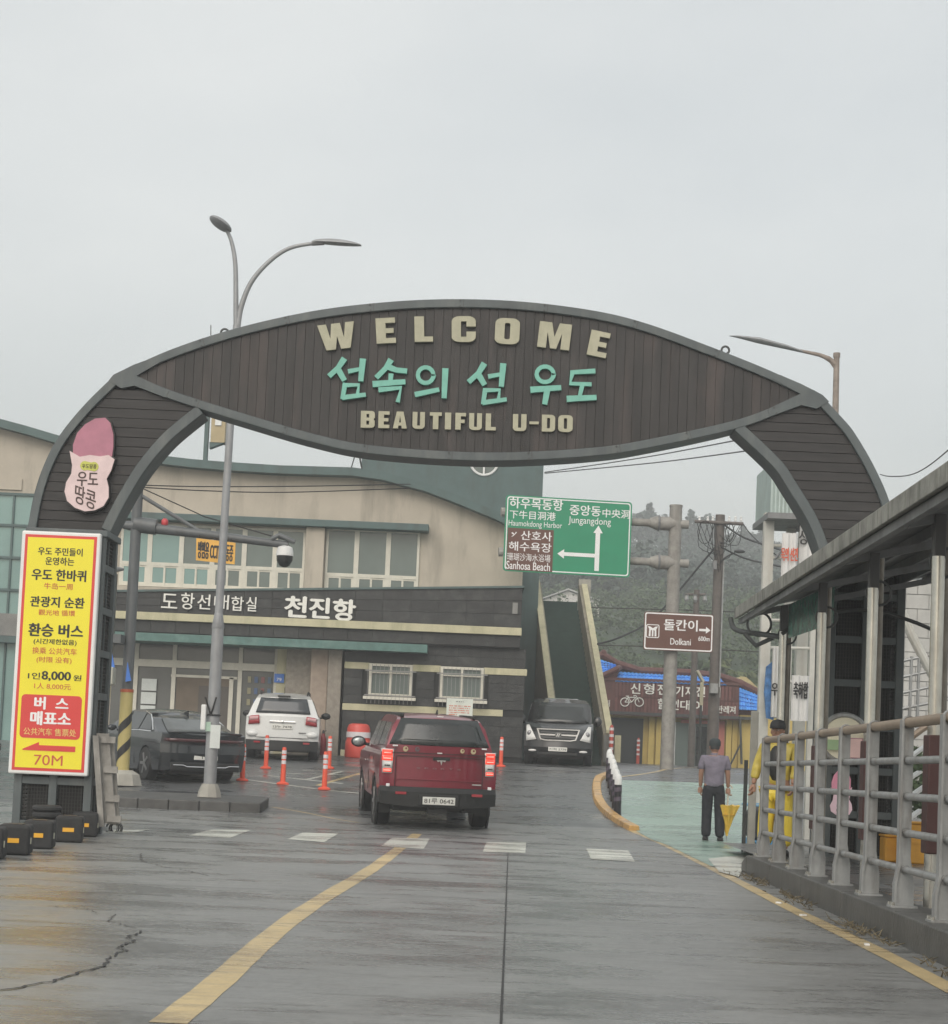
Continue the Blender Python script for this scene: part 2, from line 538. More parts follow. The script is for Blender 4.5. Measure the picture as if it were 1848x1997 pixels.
wline_m = ground_material('worn white road paint', (.66, .67, .6), (.2, .2, .19), True)
oker_m = ground_material('orange kerb paint', (.6, .36, .12), (.4, .24, .1), False)

def ysteps(a, b, st=1.0):
    ys = {a, b} | {k for k, _ in PROF if a < k < b}
    y = a
    while y < b: ys.add(round(y, 3)); y += st
    return sorted(ys)
def sheet(name, xl, xr, ys, m, lift=0.0, kind='structure'):
    mb = MB()
    vs = []
    for y in ys:
        vs += [(xl(y), y, zg(y) + lift), (xr(y), y, zg(y) + lift)]
    mb.add(vs, [(2 * i, 2 * i + 1, 2 * i + 3, 2 * i + 2) for i in range(len(ys) - 1)])
    return struct(name, mb, m)
sheet('ground', lambda y: -500, lambda y: 500, ysteps(-60, 1200, 20) , asph_m, -.03)
sheet('road', lambda y: -14, lambda y: 9.5, ysteps(-12, 31.5, 2), road_m, 0)
sheet('asphalt_yard', lambda y: -30, lambda y: 30, ysteps(31.5, 110, 2), asph_m, 0)

def strip(pts, wid, lift):
    mb = MB()
    fine = []
    for a, b in zip(pts, pts[1:]):
        n = max(1, int((b - a).length / .7))
        fine += [a.lerp(b, i / n) for i in range(n)]
    fine.append(pts[-1])
    vs = []
    for i, p in enumerate(fine):
        d = fine[min(i + 1, len(fine) - 1)] - fine[max(i - 1, 0)]
        n_ = Vector((-d.y, d.x, 0)).normalized()
        j = wid / 2 * random.uniform(.93, 1.05)
        for s_ in (-1, 1):
            q = p + n_ * j * s_
            vs.append((q.x, q.y, zg(q.y) + lift))
    mb.add(vs, [(2 * i, 2 * i + 1, 2 * i + 3, 2 * i + 2) for i in range(len(fine) - 1)])
    return mb
def smooth_pts(pts, n=4):
    out = []
    for i in range(len(pts) - 1):
        p0, p1, p2, p3 = pts[max(i - 1, 0)], pts[i], pts[i + 1], pts[min(i + 2, len(pts) - 1)]
        for k in range(n):
            t = k / n
            out.append(.5 * ((2 * p1) + (p2 - p0) * t + (2 * p0 - 5 * p1 + 4 * p2 - p3) * t * t + (3 * p1 - p0 - 3 * p2 + p3) * t ** 3))
    out.append(pts[-1])
    return out
def road_mark(name, px, wid, m, lift=.002):
    return struct(name, strip(smooth_pts([G(*q) for q in px]), wid, lift), m)
road_mark('centre_line', [(327, 1997), (427, 1916), (496, 1852), (570, 1792), (645, 1743), (719, 1698), (774, 1658), (813, 1626)], .155, yline_m)
road_mark('edge_line', [(1209, 1606), (1240, 1624), (1279, 1640), (1330, 1664), (1378, 1688), (1460, 1730), (1543, 1773), (1708, 1853), (1870, 1938)], .13, yline_m, .003)
for q in ([(530, 1574), (600, 1586), (700, 1604)], [(190, 1624), (270, 1619)]):
    road_mark('side_line', q, .06, yline_m if q[0][0] == 530 else wline_m)
for q in ([(478, 1520), (640, 1541), (760, 1552)], [(520, 1512), (600, 1521), (668, 1528)], [(560, 1508), (700, 1512)], [(590, 1502), (735, 1505)], [(600, 1520), (668, 1504)]):
    road_mark('hatch_line', q, .11, wline_m)
road_mark('hatch_line', [(620, 1532), (660, 1520), (735, 1500)], .13, yline_m)
road_mark('far_line', [(1203, 1516), (1280, 1505), (1356, 1497)], .13, yline_m, .006)
def ground_poly(px, lift):
    pts = [G(*q) for q in px]
    # slice along y so that the sheet follows the ground
    bm = bmesh.new()
    bm.faces.new([bm.verts.new((p.x, p.y, 0)) for p in pts])
    for y in [k for k, _ in PROF if 5 < k < 100]:
        bmesh.ops.bisect_plane(bm, geom=bm.verts[:] + bm.edges[:] + bm.faces[:], plane_co=(0, y, 0), plane_no=(0, 1, 0))
    for v in bm.verts: v.co.z = zg(v.co.y) + lift
    mb = MB()
    bm.verts.index_update()
    mb.add([v.co.copy() for v in bm.verts], [[v.index for v in f.verts] for f in bm.faces])
    bm.free()
    return mb
for q in ([(412, 1618), (489, 1619), (449, 1634), (367, 1630)], [(590, 1624), (660, 1626), (632, 1643), (560, 1637)],
          [(764, 1634), (838, 1636), (826, 1656), (742, 1651)], [(948, 1643), (1026, 1643), (1024, 1664), (941, 1661)],
          [(1143, 1655), (1225, 1659), (1238, 1681), (1152, 1676)], [(228, 1618), (292, 1618), (262, 1624), (205, 1624)]):
    struct('crosswalk_stripe', ground_poly(q, .0045), wline_m)
struct('mint_footpath', ground_poly([(1212, 1522), (1462, 1530), (1478, 1600), (1482, 1672), (1446, 1700), (1385, 1690), (1300, 1648), (1240, 1620), (1211, 1604)], .008), mint_m)
struct('path_apron', ground_poly([(1380, 1676), (1462, 1668), (1440, 1712), (1402, 1702)], .012), wline_m)
# longitudinal slab joint and cracks: thin dark grooves
joint_m = mat('dark joint filler', (.03, .03, .03), .7)
struct('slab_joint', strip([G(976, 2010), G(985, 1800), G(988, 1720), G(991, 1648)], .012, .004), joint_m)
for k, xx in enumerate((-7.9,)):
    struct('slab_joint', strip([Vector((xx, y, 0)) for y in (2, 12, 24, 31)], .018, .004), joint_m)
for yy in (14.3, 20.6, 27.4):
    struct('slab_joint', strip([Vector((x, yy + .02 * math.sin(x * 2), 0)) for x in (-13, -6, 0, 2.9)], .012, .004), joint_m)
def crack(px, wid):
    pts = [G(*q) for q in px]
    out = []
    for a, b in zip(pts, pts[1:]):
        n = max(2, int((b - a).length / .045))
        for i in range(n):
            q = a.lerp(b, i / n)
            out.append(q + Vector((random.uniform(-.018, .018), random.uniform(-.035, .035), 0)))
    mb = MB()
    vs = []
    for i, p in enumerate(out):
        d = out[min(i + 1, len(out) - 1)] - out[max(i - 1, 0)]
        n_ = Vector((-d.y, d.x, 0)).normalized() * wid * random.uniform(.3, .75)
        vs += [(p.x - n_.x, p.y - n_.y, zg(p.y) + .005), (p.x + n_.x, p.y + n_.y, zg(p.y) + .005)]
    mb.add(vs, [(2 * i, 2 * i + 1, 2 * i + 3, 2 * i + 2) for i in range(len(out) - 1)])
    struct('pavement_crack', mb, joint_m)
cr_ = lambda l: [(x * .496, 1589 + y * .496) for x, y in l]
crack(cr_([(555, 458), (500, 487), (540, 492), (470, 520), (490, 540), (435, 560), (415, 598), (310, 625), (225, 655), (60, 685), (-20, 695)]), .014)
crack(cr_([(185, 360), (340, 373), (400, 395), (450, 392), (425, 420), (540, 448)]), .007)
crack(cr_([(480, 148), (550, 152), (560, 185), (640, 205), (740, 222), (830, 243)]), .009)
crack(cr_([(410, 105), (480, 120), (555, 128)]), .007)
crack(cr_([(100, 232), (215, 234)]), .006)
# horizontal scrape grooves on the near ramp
for (x, y, l) in ((1100, 1790, 130), (1180, 1763, 200), (1170, 1752, 150), (1000, 1690, 260), (1250, 1812, 60), (1020, 1940, 280), (960, 1975, 200), (860, 1690, 300)):
    a, b = G(x, y), G(x + l, y + l * .045)
    crack([(x, y), (x + l * .5, y + l * .02), (x + l, y + l * .045)], .005)

# traffic island (kerb pieces are parts)
kconc = mat('kerb concrete', (.075, .075, .072), .6, 0, .3, 4, .3, 40, rnd=.12)
isl = T('traffic_island', 'long low concrete traffic island under the tall double street lamp', 'kerb island', (fx(370, 1560, 31.6), 31.6, zg(31.6)))
xa, xb = fx(150, 1560, 31.6), fx(509, 1566, 31.6)
zt = zg(31.6) + .17
mb = MB()
def isl_sheet(x0, x1, y0, y1, z0):
    vs = []
    ys = ysteps(y0, y1, 1)
    for y in ys: vs += [(x0, y, zg(y) + z0), (x1, y, zg(y) + z0)]
    return MB().add(vs, [(2 * i, 2 * i + 1, 2 * i + 3, 2 * i + 2) for i in range(len(ys) - 1)])
isl.part('infill', isl_sheet(xa, xb - .1, 31.7, 33.2, .15), kconc, world=True)
n = 6
for i in range(n):
    a = xa + (xb - xa) * i / n
    b_ = xa + (xb - xa) * (i + 1) / n
    isl.part('kerb_stone', MB().b2((a + .004, 31.55, zg(31.6) - .1), (b_ - .004, 31.72, zt)), kconc, world=True, bevel=.02)
for i in range(1):
    y0 = 31.73 + i * 1.1
    isl.part('kerb_stone', MB().prism([(xb - .16, y0, zg(y0) - .1), (xb, y0, zg(y0) - .1), (xb, y0, zg(y0) + .17), (xb - .16, y0, zg(y0) + .17)],
             (0, 1.09, zg(y0 + 1.09) - zg(y0))), kconc, world=True, bevel=.02)

# orange painted kerb round the bollards
kerb = T('painted_kerb', 'curved orange painted kerb at the foot of the black and white bollards', 'kerb', G(1180, 1580))
kp = smooth_pts([G(*q) for q in [(1186, 1512), (1168, 1520), (1163, 1535), (1166, 1560), (1180, 1582), (1206, 1603), (1236, 1620)]], 3)
for a, b in zip(kp, kp[1:]):
    if (b - a).length < .05: continue
    d = (b - a)
    n_ = Vector((-d.y, d.x, 0)).normalized() * .11
    h_ = Vector((0, 0, .09))
    dn = Vector((0, 0, -.05))
    g = d * .01
    kerb.part('kerb_stone', MB().add([a + n_ + dn + g, a - n_ + dn + g, a - n_ * .8 + h_ + g, a + n_ * .8 + h_ + g, b + n_ + dn - g, b - n_ + dn - g, b - n_ * .8 + h_ - g, b + n_ * .8 + h_ - g],
              [(0, 1, 2, 3), (7, 6, 5, 4), (0, 4, 5, 1), (1, 5, 6, 2), (2, 6, 7, 3), (3, 7, 4, 0)]), oker_m, world=True, bevel=.015)

# ------------------------------------------------------------------ welcome arch
AY = 22.5
arch = T('welcome_arch', 'big arched timber and steel gateway reading WELCOME and BEAUTIFUL U-DO over the road', 'archway', (fx(924, 1650, AY), AY, zg(AY)))
TH = .5
def curve2(px, n=6):
    return smooth_pts([Vector((p.x, AY, p.z)) for p in (P(x, y, AY - TH / 2) for x, y in px)], n)
top_o = curve2([(222, 732), (331, 682), (463, 639), (611, 606), (750, 589), (881, 583), (1020, 588), (1161, 606), (1262, 631), (1383, 675), (1505, 724), (1602, 771)])
bot_o = curve2([(222, 732), (331, 778), (496, 830), (611, 863), (715, 884), (881, 897), (1013, 898), (1161, 889), (1262, 874), (1432, 837), (1520, 806), (1602, 771)])
def band(a, b_out, y0, y1):       # solid between two polylines, y0..y1
    n = len(a)
    mb = MB()
    vs = []
    for p, q in zip(a, b_out):
        vs += [(p.x, y0, p.z), (q.x, y0, q.z), (q.x, y1, q.z), (p.x, y1, p.z)]
    fs = []
    for i in range(n - 1):
        for k in range(4):
            fs.append((i * 4 + k, i * 4 + (k + 1) % 4, (i + 1) * 4 + (k + 1) % 4, (i + 1) * 4 + k))
    fs += [(0, 1, 2, 3), tuple((n - 1) * 4 + k for k in (3, 2, 1, 0))]
    return mb.add(vs, fs)
def offset(pl, d):
    out = []
    for i, p in enumerate(pl):
        t = pl[min(i + 1, len(pl) - 1)] - pl[max(i - 1, 0)]
        n_ = Vector((t.z, 0, -t.x)).normalized()
        out.append(p + n_ * d)
    return out
BW = .108
def taper(pl, of, both=True):
    of = list(of)
    of[0] = pl[0]
    if both: of[-1] = pl[-1]
    return of
arch.part('upper_frame', band(top_o, taper(top_o, offset(top_o, BW)), AY - TH / 2, AY + TH / 2), frame_grey, world=True, smooth=40, bevel=.01)
arch.part('lower_frame', band(bot_o, taper(bot_o, offset(bot_o, -BW)), AY - TH / 2, AY + TH / 2), frame_grey, world=True, smooth=40, bevel=.01)
def interp(pl, x):
    for a, b in zip(pl, pl[1:]):
        if a.x <= x <= b.x or b.x <= x <= a.x:
            t = (x - a.x) / (b.x - a.x) if b.x != a.x else 0
            return a.z + (b.z - a.z) * t
    return None
ti, bi = offset(top_o, BW * .95), offset(bot_o, -BW * .95)
x = top_o[0].x + .3
PW = .115
signs = 0
while x < top_o[-1].x - .33:
    zz = [interp(ti, x), interp(ti, x + PW - .004), interp(bi, x), interp(bi, x + PW - .004)]
    if None not in zz and zz[0] > zz[2] + .02 and zz[1] > zz[3] + .02:
        pr = random.uniform(0, .004)
        y0 = AY - TH / 2 + .045 - pr
        arch.part('plank', MB().prism([(x, y0, zz[2]), (x + PW - .004, y0, zz[3]), (x + PW - .004, y0, zz[1]), (x, y0, zz[0])], (0, .03, 0)), plank_m, world=True)
    x += PW
# back face of the lens
bk = MB()
vs, fs = [], []
sel = [i for i in range(2, len(ti) - 2)]
for i in sel:
    zb = interp(bi, ti[i].x)
    if zb is None: continue
    vs += [(ti[i].x, AY + TH / 2 - .04, ti[i].z), (ti[i].x, AY + TH / 2 - .04, min(zb, ti[i].z))]
for i in range(len(vs) // 2 - 1): fs.append((2 * i, 2 * i + 1, 2 * i + 3, 2 * i + 2))
arch.part('back_panel', bk.add(vs, fs), plank_h, world=True)
# legs
def leg(outer, inner, side):
    o = curve2(outer, 6)
    i_ = curve2(inner, 6)
    n = min(len(o), len(i_))
    sgn = 1 if side == 'l' else -1
    arch.part('leg_frame', band(o, taper(o, offset(o, -BW * sgn), False), AY - TH / 2 + .004, AY + TH / 2 - .004), frame_grey, world=True, smooth=40, bevel=.01)
    arch.part('leg_frame', band(i_, offset(i_, BW * sgn * 1.2), AY - TH / 2 + .004, AY + TH / 2 - .004), frame_grey, world=True, smooth=40, bevel=.01)
    oo, ii = offset(o, -BW * sgn * .9), offset(i_, BW * sgn * 1.1)
    # horizontal boards, clipped between the two frames
    zlo, zhi = min(oo[-1].z, ii[-1].z), max(oo[0].z, ii[0].z)
    def xat(pl, z):
        for a, b in zip(pl, pl[1:]):
            if (a.z - z) * (b.z - z) <= 0 and a.z != b.z: return a.x + (b.x - a.x) * (z - a.z) / (b.z - a.z)
        return None
    z = zlo - .1
    while z < zhi:
        z1 = z + .112
        q = []
        for zz, pl in ((z, oo), (z, ii), (z1, ii), (z1, oo)):
            xx = xat(pl, zz)
            if xx is None:
                if pl is oo: xx = oo[-1].x if zz < oo[-1].z else None
                else:
                    xx = ii[-1].x if zz < ii[-1].z else None
                    if xx is None:      # above the inner curve: meet the lens bottom line
                        best = None
                        for a, b in zip(bi, bi[1:]):
                            if (a.z - zz) * (b.z - zz) <= 0 and a.z != b.z:
                                cx = a.x + (b.x - a.x) * (zz - a.z) / (b.z - a.z)
                                if (side == 'l' and cx < -1) or (side == 'r' and cx > 1): best = cx
                        xx = best
            q.append(xx)
        if None not in q and abs(q[0] - q[1]) > .03:
            pr = random.uniform(0, .006)
            y0 = AY - TH / 2 + .052 - pr
            arch.part('plank', MB().prism([(q[0], y0, z), (q[1], y0, z), (q[2], y0, z1), (q[3], y0, z1)], (0, .03, 0)), plank_h, world=True)
        z += .12
    m_ = MB()
    vs = []
    for a, b in zip(o[:n], i_[:n]): vs += [(a.x, AY + TH / 2 - .05, a.z), (b.x, AY + TH / 2 - .05, b.z)]
    arch.part('back_panel', m_.add(vs, [(2 * k, 2 * k + 1, 2 * k + 3, 2 * k + 2) for k in range(n - 1)]), plank_h, world=True)
leg([(222, 732), (165, 788), (116, 848), (86, 904), (66, 963), (53, 1030)], [(396, 806), (334, 857), (288, 910), (262, 950), (238, 992), (215, 1038)], 'l')
leg([(1602, 771), (1640, 812), (1667, 845), (1707, 914), (1738, 989), (1760, 1092)], [(1432, 839), (1505, 908), (1535, 951), (1576, 1019), (1598, 1075), (1606, 1096)], 'r')
# pillars of steel frame and wire mesh
mesh_dark = mat('rusty dark wire mesh', (.03, .03, .028), .7, 0, .3, 20)
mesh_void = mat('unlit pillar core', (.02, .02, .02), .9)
def pillar(x0, x1, ztop, yb0, yb1):
    zb = zg(AY) - .02
    t = .1
    cols = [(x0, x0 + t), ((x0 + x1) / 2 - t / 2, (x0 + x1) / 2 + t / 2), (x1 - t, x1)]
    for a, b in cols:
        arch.part('pillar_post', MB().b2((a, yb0, zb), (b, yb0 + t, ztop - .08)), frame_grey, world=True, bevel=.008)
        arch.part('pillar_post', MB().b2((a, yb1 - t, zb), (b, yb1, ztop - .08)), frame_grey, world=True, bevel=.008)
    arch.part('pillar_cap', MB().b2((x0 - .03, yb0 - .03, ztop - .08), (x1 + .03, yb1 + .03, ztop)), frame_grey, world=True, bevel=.01)
    nz = 7
    for k in range(nz):
        z = zb + .1 + (ztop - .12 - zb - .1) * k / (nz - .3)
        for (a, b) in ((cols[0][1], cols[1][0]), (cols[1][1], cols[2][0])):
            arch.part('cross_bar', MB().b2((a, yb0 + .01, z), (b, yb0 + t - .01, z + .085)), frame_grey, world=True)
        for xx in (x0, x1 - t):
            arch.part('cross_bar', MB().b2((xx + .01, yb0 + t, z), (xx + t - .01, yb1 - t, z + .085)), frame_grey, world=True)
    for xx in (x0 + .03, x1 - .055):
        arch.part('pillar_post', MB().b2((xx, (yb0 + yb1) / 2 - .012, zb), (xx + .025, (yb0 + yb1) / 2 + .012, ztop - .08)), frame_grey, world=True)
    g = MB()
    for (a, b) in ((cols[0][1], cols[1][0]), (cols[1][1], cols[2][0])):
        nx = 9
        for i in range(nx + 1):
            xx = a + (b - a) * i / nx
            g.b2((xx - .004, yb0 + .05, zb), (xx + .004, yb0 + .058, ztop - .1))
        z = zb
        while z < ztop - .1:
            g.b2((a, yb0 + .042, z - .004), (b, yb0 + .05, z + .004))
            z += .045
    for xx in (x0 + .05, x1 - .05):
        for i in range(14):
            yy = yb0 + t + (yb1 - yb0 - 2 * t) * i / 13
            g.b2((xx - .004, yy - .004, zb), (xx + .004, yy + .004, ztop - .1))
        z = zb
        while z < ztop - .1:
            g.b2((xx - .005, yb0 + t, z - .004), (xx + .005, yb1 - t, z + .004))
            z += .045
    arch.part('wire_mesh', g, mesh_dark, world=True, kind='stuff')
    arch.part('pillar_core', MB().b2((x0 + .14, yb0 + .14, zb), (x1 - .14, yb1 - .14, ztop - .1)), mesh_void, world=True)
PL = (fx(40, 1300, AY - .4), fx(192, 1300, AY - .4))
PR = (fx(1612, 1300, AY - .4), fx(1762, 1300, AY - .4))
ztl = P(118, 1031, AY - .4).z
ztr = P(1680, 1092, AY - .4).z
pillar(PL[0], PL[1], ztl, AY - .4, AY + .4)
pillar(PR[0], PR[1], ztr, AY - .4, AY + .4)
# lettering on the arch
YL = AY - TH / 2 - .0
def aletter(ch, px, py, hpx, wpx, deg, m, ex=.03):
    a = R(deg + 2.45)
    p = P(px, py, AY - .25) - arch.loc
    p.y = -TH / 2 + .02
    wd, lp = GL[ch]
    k = AY / F
    shape(lp, arch.o, p, m, (math.cos(a), 0, math.sin(a)), (-math.sin(a), 0, math.cos(a)), wpx * k, hpx * k * (1 if ch != '-' else .16), ex, 'letter')
for ch, px, py, wpx, hpx, dg in (('W', 657, 656, 72, 51, 7), ('E', 752, 645, 38, 50, 3), ('L', 826, 642, 36, 50, 1), ('C', 904, 642, 47, 51, 0),
                                 ('O', 989, 646, 48, 51, -3), ('M', 1081, 655, 63, 51, -7), ('E', 1167, 671, 38, 50, -12)):
    aletter(ch, px, py, hpx, wpx, dg, cream_letter)
for ch, cx, wc in (('B', 505, 82), ('E', 600, 65), ('A', 695, 82), ('U', 805, 72), ('T', 905, 70), ('I', 978, 36), ('F', 1052, 62), ('U', 1140, 75), ('L', 1230, 60),
                   ('U', 1400, 80), ('-', 1485, 55), ('D', 1570, 78), ('O', 1670, 85)):
    aletter(ch, 550 + .3307 * cx, 550 + .3307 * (810 + (cx - 505) * .0215), 33, wc * .3307, -1.2, cream_letter)
def brush(strokes):
    mb = MB()
    for j, s_ in enumerate(strokes):
        wd = s_[0]
        pts = [P(550 + .3307 * a, 550 + .3307 * b, AY - .25) for a, b in s_[1:]]
        if wd < 0:      # ring: centre, radii
            c, e = s_[1], s_[2]
            pts = [P(550 + .3307 * (c[0] + e[0] * math.cos(t * math.pi / 9)), 550 + .3307 * (c[1] + e[1] * math.sin(t * math.pi / 9)), AY - .25) for t in range(19)]
            wd = -wd
        y0, y1 = AY - TH / 2 - .015 - .0015 * j, AY - TH / 2 + .05
        hw = wd * .3307 * AY / F / 2
        L_, R_ = [], []
        for i, p in enumerate(pts):
            t = (pts[min(i + 1, len(pts) - 1)] - pts[max(i - 1, 0)]).normalized()
            n_ = Vector((-t.z, 0, t.x))
            e = hw * (1.12 if i == 0 else .92)
            q = p - t * hw * .3 if i == 0 else (p + t * hw * .3 if i == len(pts) - 1 else p)
            L_.append(q + n_ * e); R_.append(q - n_ * e)
        vs, fs = [], []
        for a, b in zip(L_, R_): vs += [(a.x, y0, a.z), (b.x, y0, b.z), (b.x, y1, b.z), (a.x, y1, a.z)]
        n = len(pts)
        for i in range(n - 1):
            for k in range(4): fs.append((i * 4 + k, i * 4 + (k + 1) % 4, (i + 1) * 4 + (k + 1) % 4, (i + 1) * 4 + k))
        fs += [(0, 1, 2, 3), tuple((n - 1) * 4 + k for k in (3, 2, 1, 0))]
        mb.add(vs, fs)
    return mb
w_ = 33
SYL = [
 [(w_, (365, 455), (330, 508), (280, 553)), (w_, (328, 512), (366, 578)), (24, (392, 528), (462, 514)), (w_, (476, 458), (464, 582)),
  (26, (372, 600), (356, 688)), (24, (368, 610), (452, 608), (444, 668)), (26, (356, 683), (490, 666))],
 [(w_, (640, 462), (612, 508), (558, 562)), (w_, (618, 498), (672, 520), (732, 526)), (26, (642, 545), (638, 590)), (w_, (538, 603), (722, 590)), (27, (572, 637), (700, 625), (682, 706))],
 [(-27, (846, 550), (46, 46)), (28, (786, 664), (922, 636)), (w_, (962, 515), (955, 682))],
 [(w_, (1190, 484), (1156, 540), (1102, 588)), (w_, (1156, 545), (1192, 604)), (24, (1218, 558), (1290, 545)), (w_, (1303, 486), (1292, 614)),
  (26, (1198, 632), (1184, 718)), (24, (1195, 640), (1282, 638), (1274, 698)), (26, (1184, 713), (1320, 694))],
 [(-27, (1550, 545), (50, 46)), (w_, (1468, 636), (1640, 624)), (w_, (1562, 640), (1548, 718))],
 [(26, (1842, 526), (1702, 534)), (26, (1712, 532), (1698, 600), (1820, 604)), (24, (1770, 606), (1752, 680)), (w_, (1682, 690), (1848, 682))],
]
for s_ in SYL: arch.part('letter', brush(s_), mint_letter, world=True)
for poly in ([(221, 731), (262, 711), (303, 696), (318, 703), (266, 733), (330, 762), (322, 775), (262, 752), (236, 757), (212, 742)],
             [(1603, 770), (1562, 749), (1520, 731), (1505, 738), (1560, 768), (1496, 798), (1502, 812), (1562, 790), (1592, 797), (1616, 783)]):
    q = [P(x_, y_, AY - TH / 2) for x_, y_ in poly]
    arch.part('gusset', MB().prism([(p.x, AY - TH / 2 - .006, p.z) for p in q], (0, TH + .012, 0)), frame_grey, world=True)
def seams(pl, w0, step, nm):
    mb = MB()
    acc = 0
    for a, b in zip(pl, pl[1:]):
        acc += (b - a).length
        if acc > step:
            acc = 0
            t = (b - a).normalized()
            n_ = Vector((t.z, 0, -t.x)) * w0
            c = a + n_ * .5
            for s_ in (-.35, .35):
                q = c + n_ * s_ - t * .04
                mb.lathe([(.012, 0), (.012, .016)], (q.x, AY - TH / 2 - .014, q.z), 6, 'Y')
            mb.prism([(p.x, AY - TH / 2 - .003, p.z) for p in (a - t * .004, a + t * .004, a + t * .004 + n_, a - t * .004 + n_)], (0, .02, 0))
    arch.part(nm, mb, dark_steel, world=True, kind='stuff')
seams(top_o[3:-3], BW, 1.0, 'frame_joint')
seams(bot_o[3:-3], -BW, 1.0, 'frame_joint')
# lifting eyes on top
for px, py in ((438, 646), (1414, 680)):
    p = P(px, py + 3, AY - .2)
    m_ = MB().ring(p + Vector((0, 0, .0)), .048, .014, (0, 1, 0), 16, 6)
    arch.part('lifting_eye', m_, dark_steel, world=True)
arch.part('lightning_rod', MB().tube([P(411, 662, AY - .1), P(411, 634, AY - .1)], .006, 6), dark_steel, world=True)
# peanut shaped plaques, plain with the lettering only
pink = mat('pink plaque print', (.4, .16, .22), .5, 0, .12, 5)
pale_pink = mat('pale pink plaque print', (.66, .52, .52), .5, 0, .1, 5)
brown_ink = mat('brown brush ink', (.06, .035, .03), .6)
def plaque(T_, outline_lo, outline_hi, Y, thick, world_from):
    k = Y / F
    lo = [world_from(*q) for q in outline_lo]
    hi = [world_from(*q) for q in outline_hi]
    return lo, hi
def c1px(x, y): return (x * .3307, 550 + y * .3307)
pb = T('peanut_plaque', 'pink peanut shaped plaque with Korean brush lettering fixed to the left arch leg', 'plaque', P(*c1px(520, 1350), AY - .3))
lower = [(410, 995), (470, 1030), (530, 1020), (590, 1028), (640, 1020), (675, 1045), (655, 1110), (628, 1160), (640, 1210), (640, 1270), (610, 1320), (560, 1345), (500, 1352), (440, 1330), (395, 1290), (380, 1235), (390, 1180), (420, 1130), (425, 1080)]
upper = [(430, 1015), (430, 960), (455, 890), (500, 840), (560, 805), (620, 800), (650, 830), (668, 900), (668, 970), (660, 1028), (600, 1034), (530, 1028), (470, 1034)]
def pl_prism(pts, Y0, Y1, grow=0):
    q = [P(*c1px(*p), Y0) for p in pts]
    c = sum(q, Vector()) / len(q)
    q = [c + (p - c) * (1 + grow) for p in q]
    return MB().prism([(p.x, Y0, p.z) for p in q], (0, Y1 - Y0, 0))
pb.part('upper_rim', pl_prism(upper, AY - .285, AY - .19, .07), black_p, world=True)
pb.part('lower_rim', pl_prism(lower, AY - .29, AY - .2, .05), black_p, world=True)
pb.part('upper_panel', pl_prism(upper, AY - .3, AY - .28), pink, world=True)
pb.part('lower_panel', pl_prism(lower, AY - .31, AY - .28), pale_pink, world=True)
a_ = R(2.45 - 2)
RT, UP = (math.cos(a_), 0, math.sin(a_)), (-math.sin(a_), 0, math.cos(a_))
def pc(x, y, Y): return P(*c1px(x, y), Y) - pb.loc
kk = AY / F * .3307
txt('우도', pb.o, pc(516, 1162, AY - .314), 122 * kk, 84 * kk, brown_ink, RT, UP, .02)
txt('땅콩', pb.o, pc(503, 1268, AY - .314), 130 * kk, 110 * kk, brown_ink, (RT[0], 0, RT[2] - .35), UP, .012)
yb = [(c[0], c[1]) for c in arc(500, 1083, 28, 60, 300, 8)] + [(c[0], c[1]) for c in arc(553, 1088, 28, -120, 120, 8)]
pb.part('badge', pl_prism(yb, AY - .316, AY - .3), mat('lime badge print', (.5, .52, .1), .5), world=True)
txt('우도땅콩', pb.o, pc(526, 1086, AY - .319), 84 * kk, 26 * kk, brown_ink, RT, UP, .005)

# ------------------------------------------------------------------ yellow bus ticket sign on the left pillar
SY = AY - .52
sc_l = P(117, 1034, SY); 
s0 = P(29, 1272, SY).x; s1 = P(184, 1272, SY).x
szt = P(117, 1037, SY).z; szb = P(95, 1511, SY).z
sg = T('ticket_sign', 'tall yellow bus ticket sign with red border and arrow on the left arch pillar', 'sign', ((s0 + s1) / 2, SY, szb))
Wd, Hg = s1 - s0, szt - szb
sg.part('case', MB().b2((-Wd / 2, 0, 0), (Wd / 2, .1, Hg)), white_p, bevel=.02)
red_b = shape([rect(-Wd / 2 + .045, .045, Wd / 2 - .045, Hg - .045)], sg.o, (0, -.001, Hg / 2), red_s, ex=.002, name='red_border')
yel = shape([rect(0, 0, Wd - .16, Hg - .16)], sg.o, (0, -.004, Hg / 2), yellow_s, ex=.002, name='yellow_panel')
LN = [  # text, x offset frac, top y, bottom y (source of crop, 0..1 of sign height), width frac, colour, bold
 ('우도 주민들이', 0, .065, .1, .56, 'k', .03), ('운영하는', 0, .105, .14, .36, 'k', .03), ('우도 한바퀴', 0, .155, .205, .68, 'k', .045),
 ('牛岛一周', 0, .212, .24, .36, 'r', .01), ('관광지 순환', 0, .268, .315, .68, 'k', .045), ('觀光地 循環', 0, .322, .348, .46, 'r', .01),
 ('환승 버스', 0, .38, .437, .68, 'k', .055), ('(시간제한없음)', 0, .443, .47, .54, 'k', .025), ('换乘 公共汽车', 0, .478, .508, .56, 'r', .01),
 ('(时限 没有)', 0, .516, .546, .44, 'r', .01), ('1인', -.24, .583, .612, .15, 'k', .03), ('8,000', .04, .575, .618, .36, 'k', .05), ('원', .305, .587, .612, .1, 'k', .03),
 ('1人 8,000元', 0, .624, .652, .46, 'r', .008), ]
ink = {'k': black_p, 'r': mat('red print', (.55, .1, .05), .5), 'w': white_s, 'y': mat('pale yellow print', (.75, .6, .2), .5)}
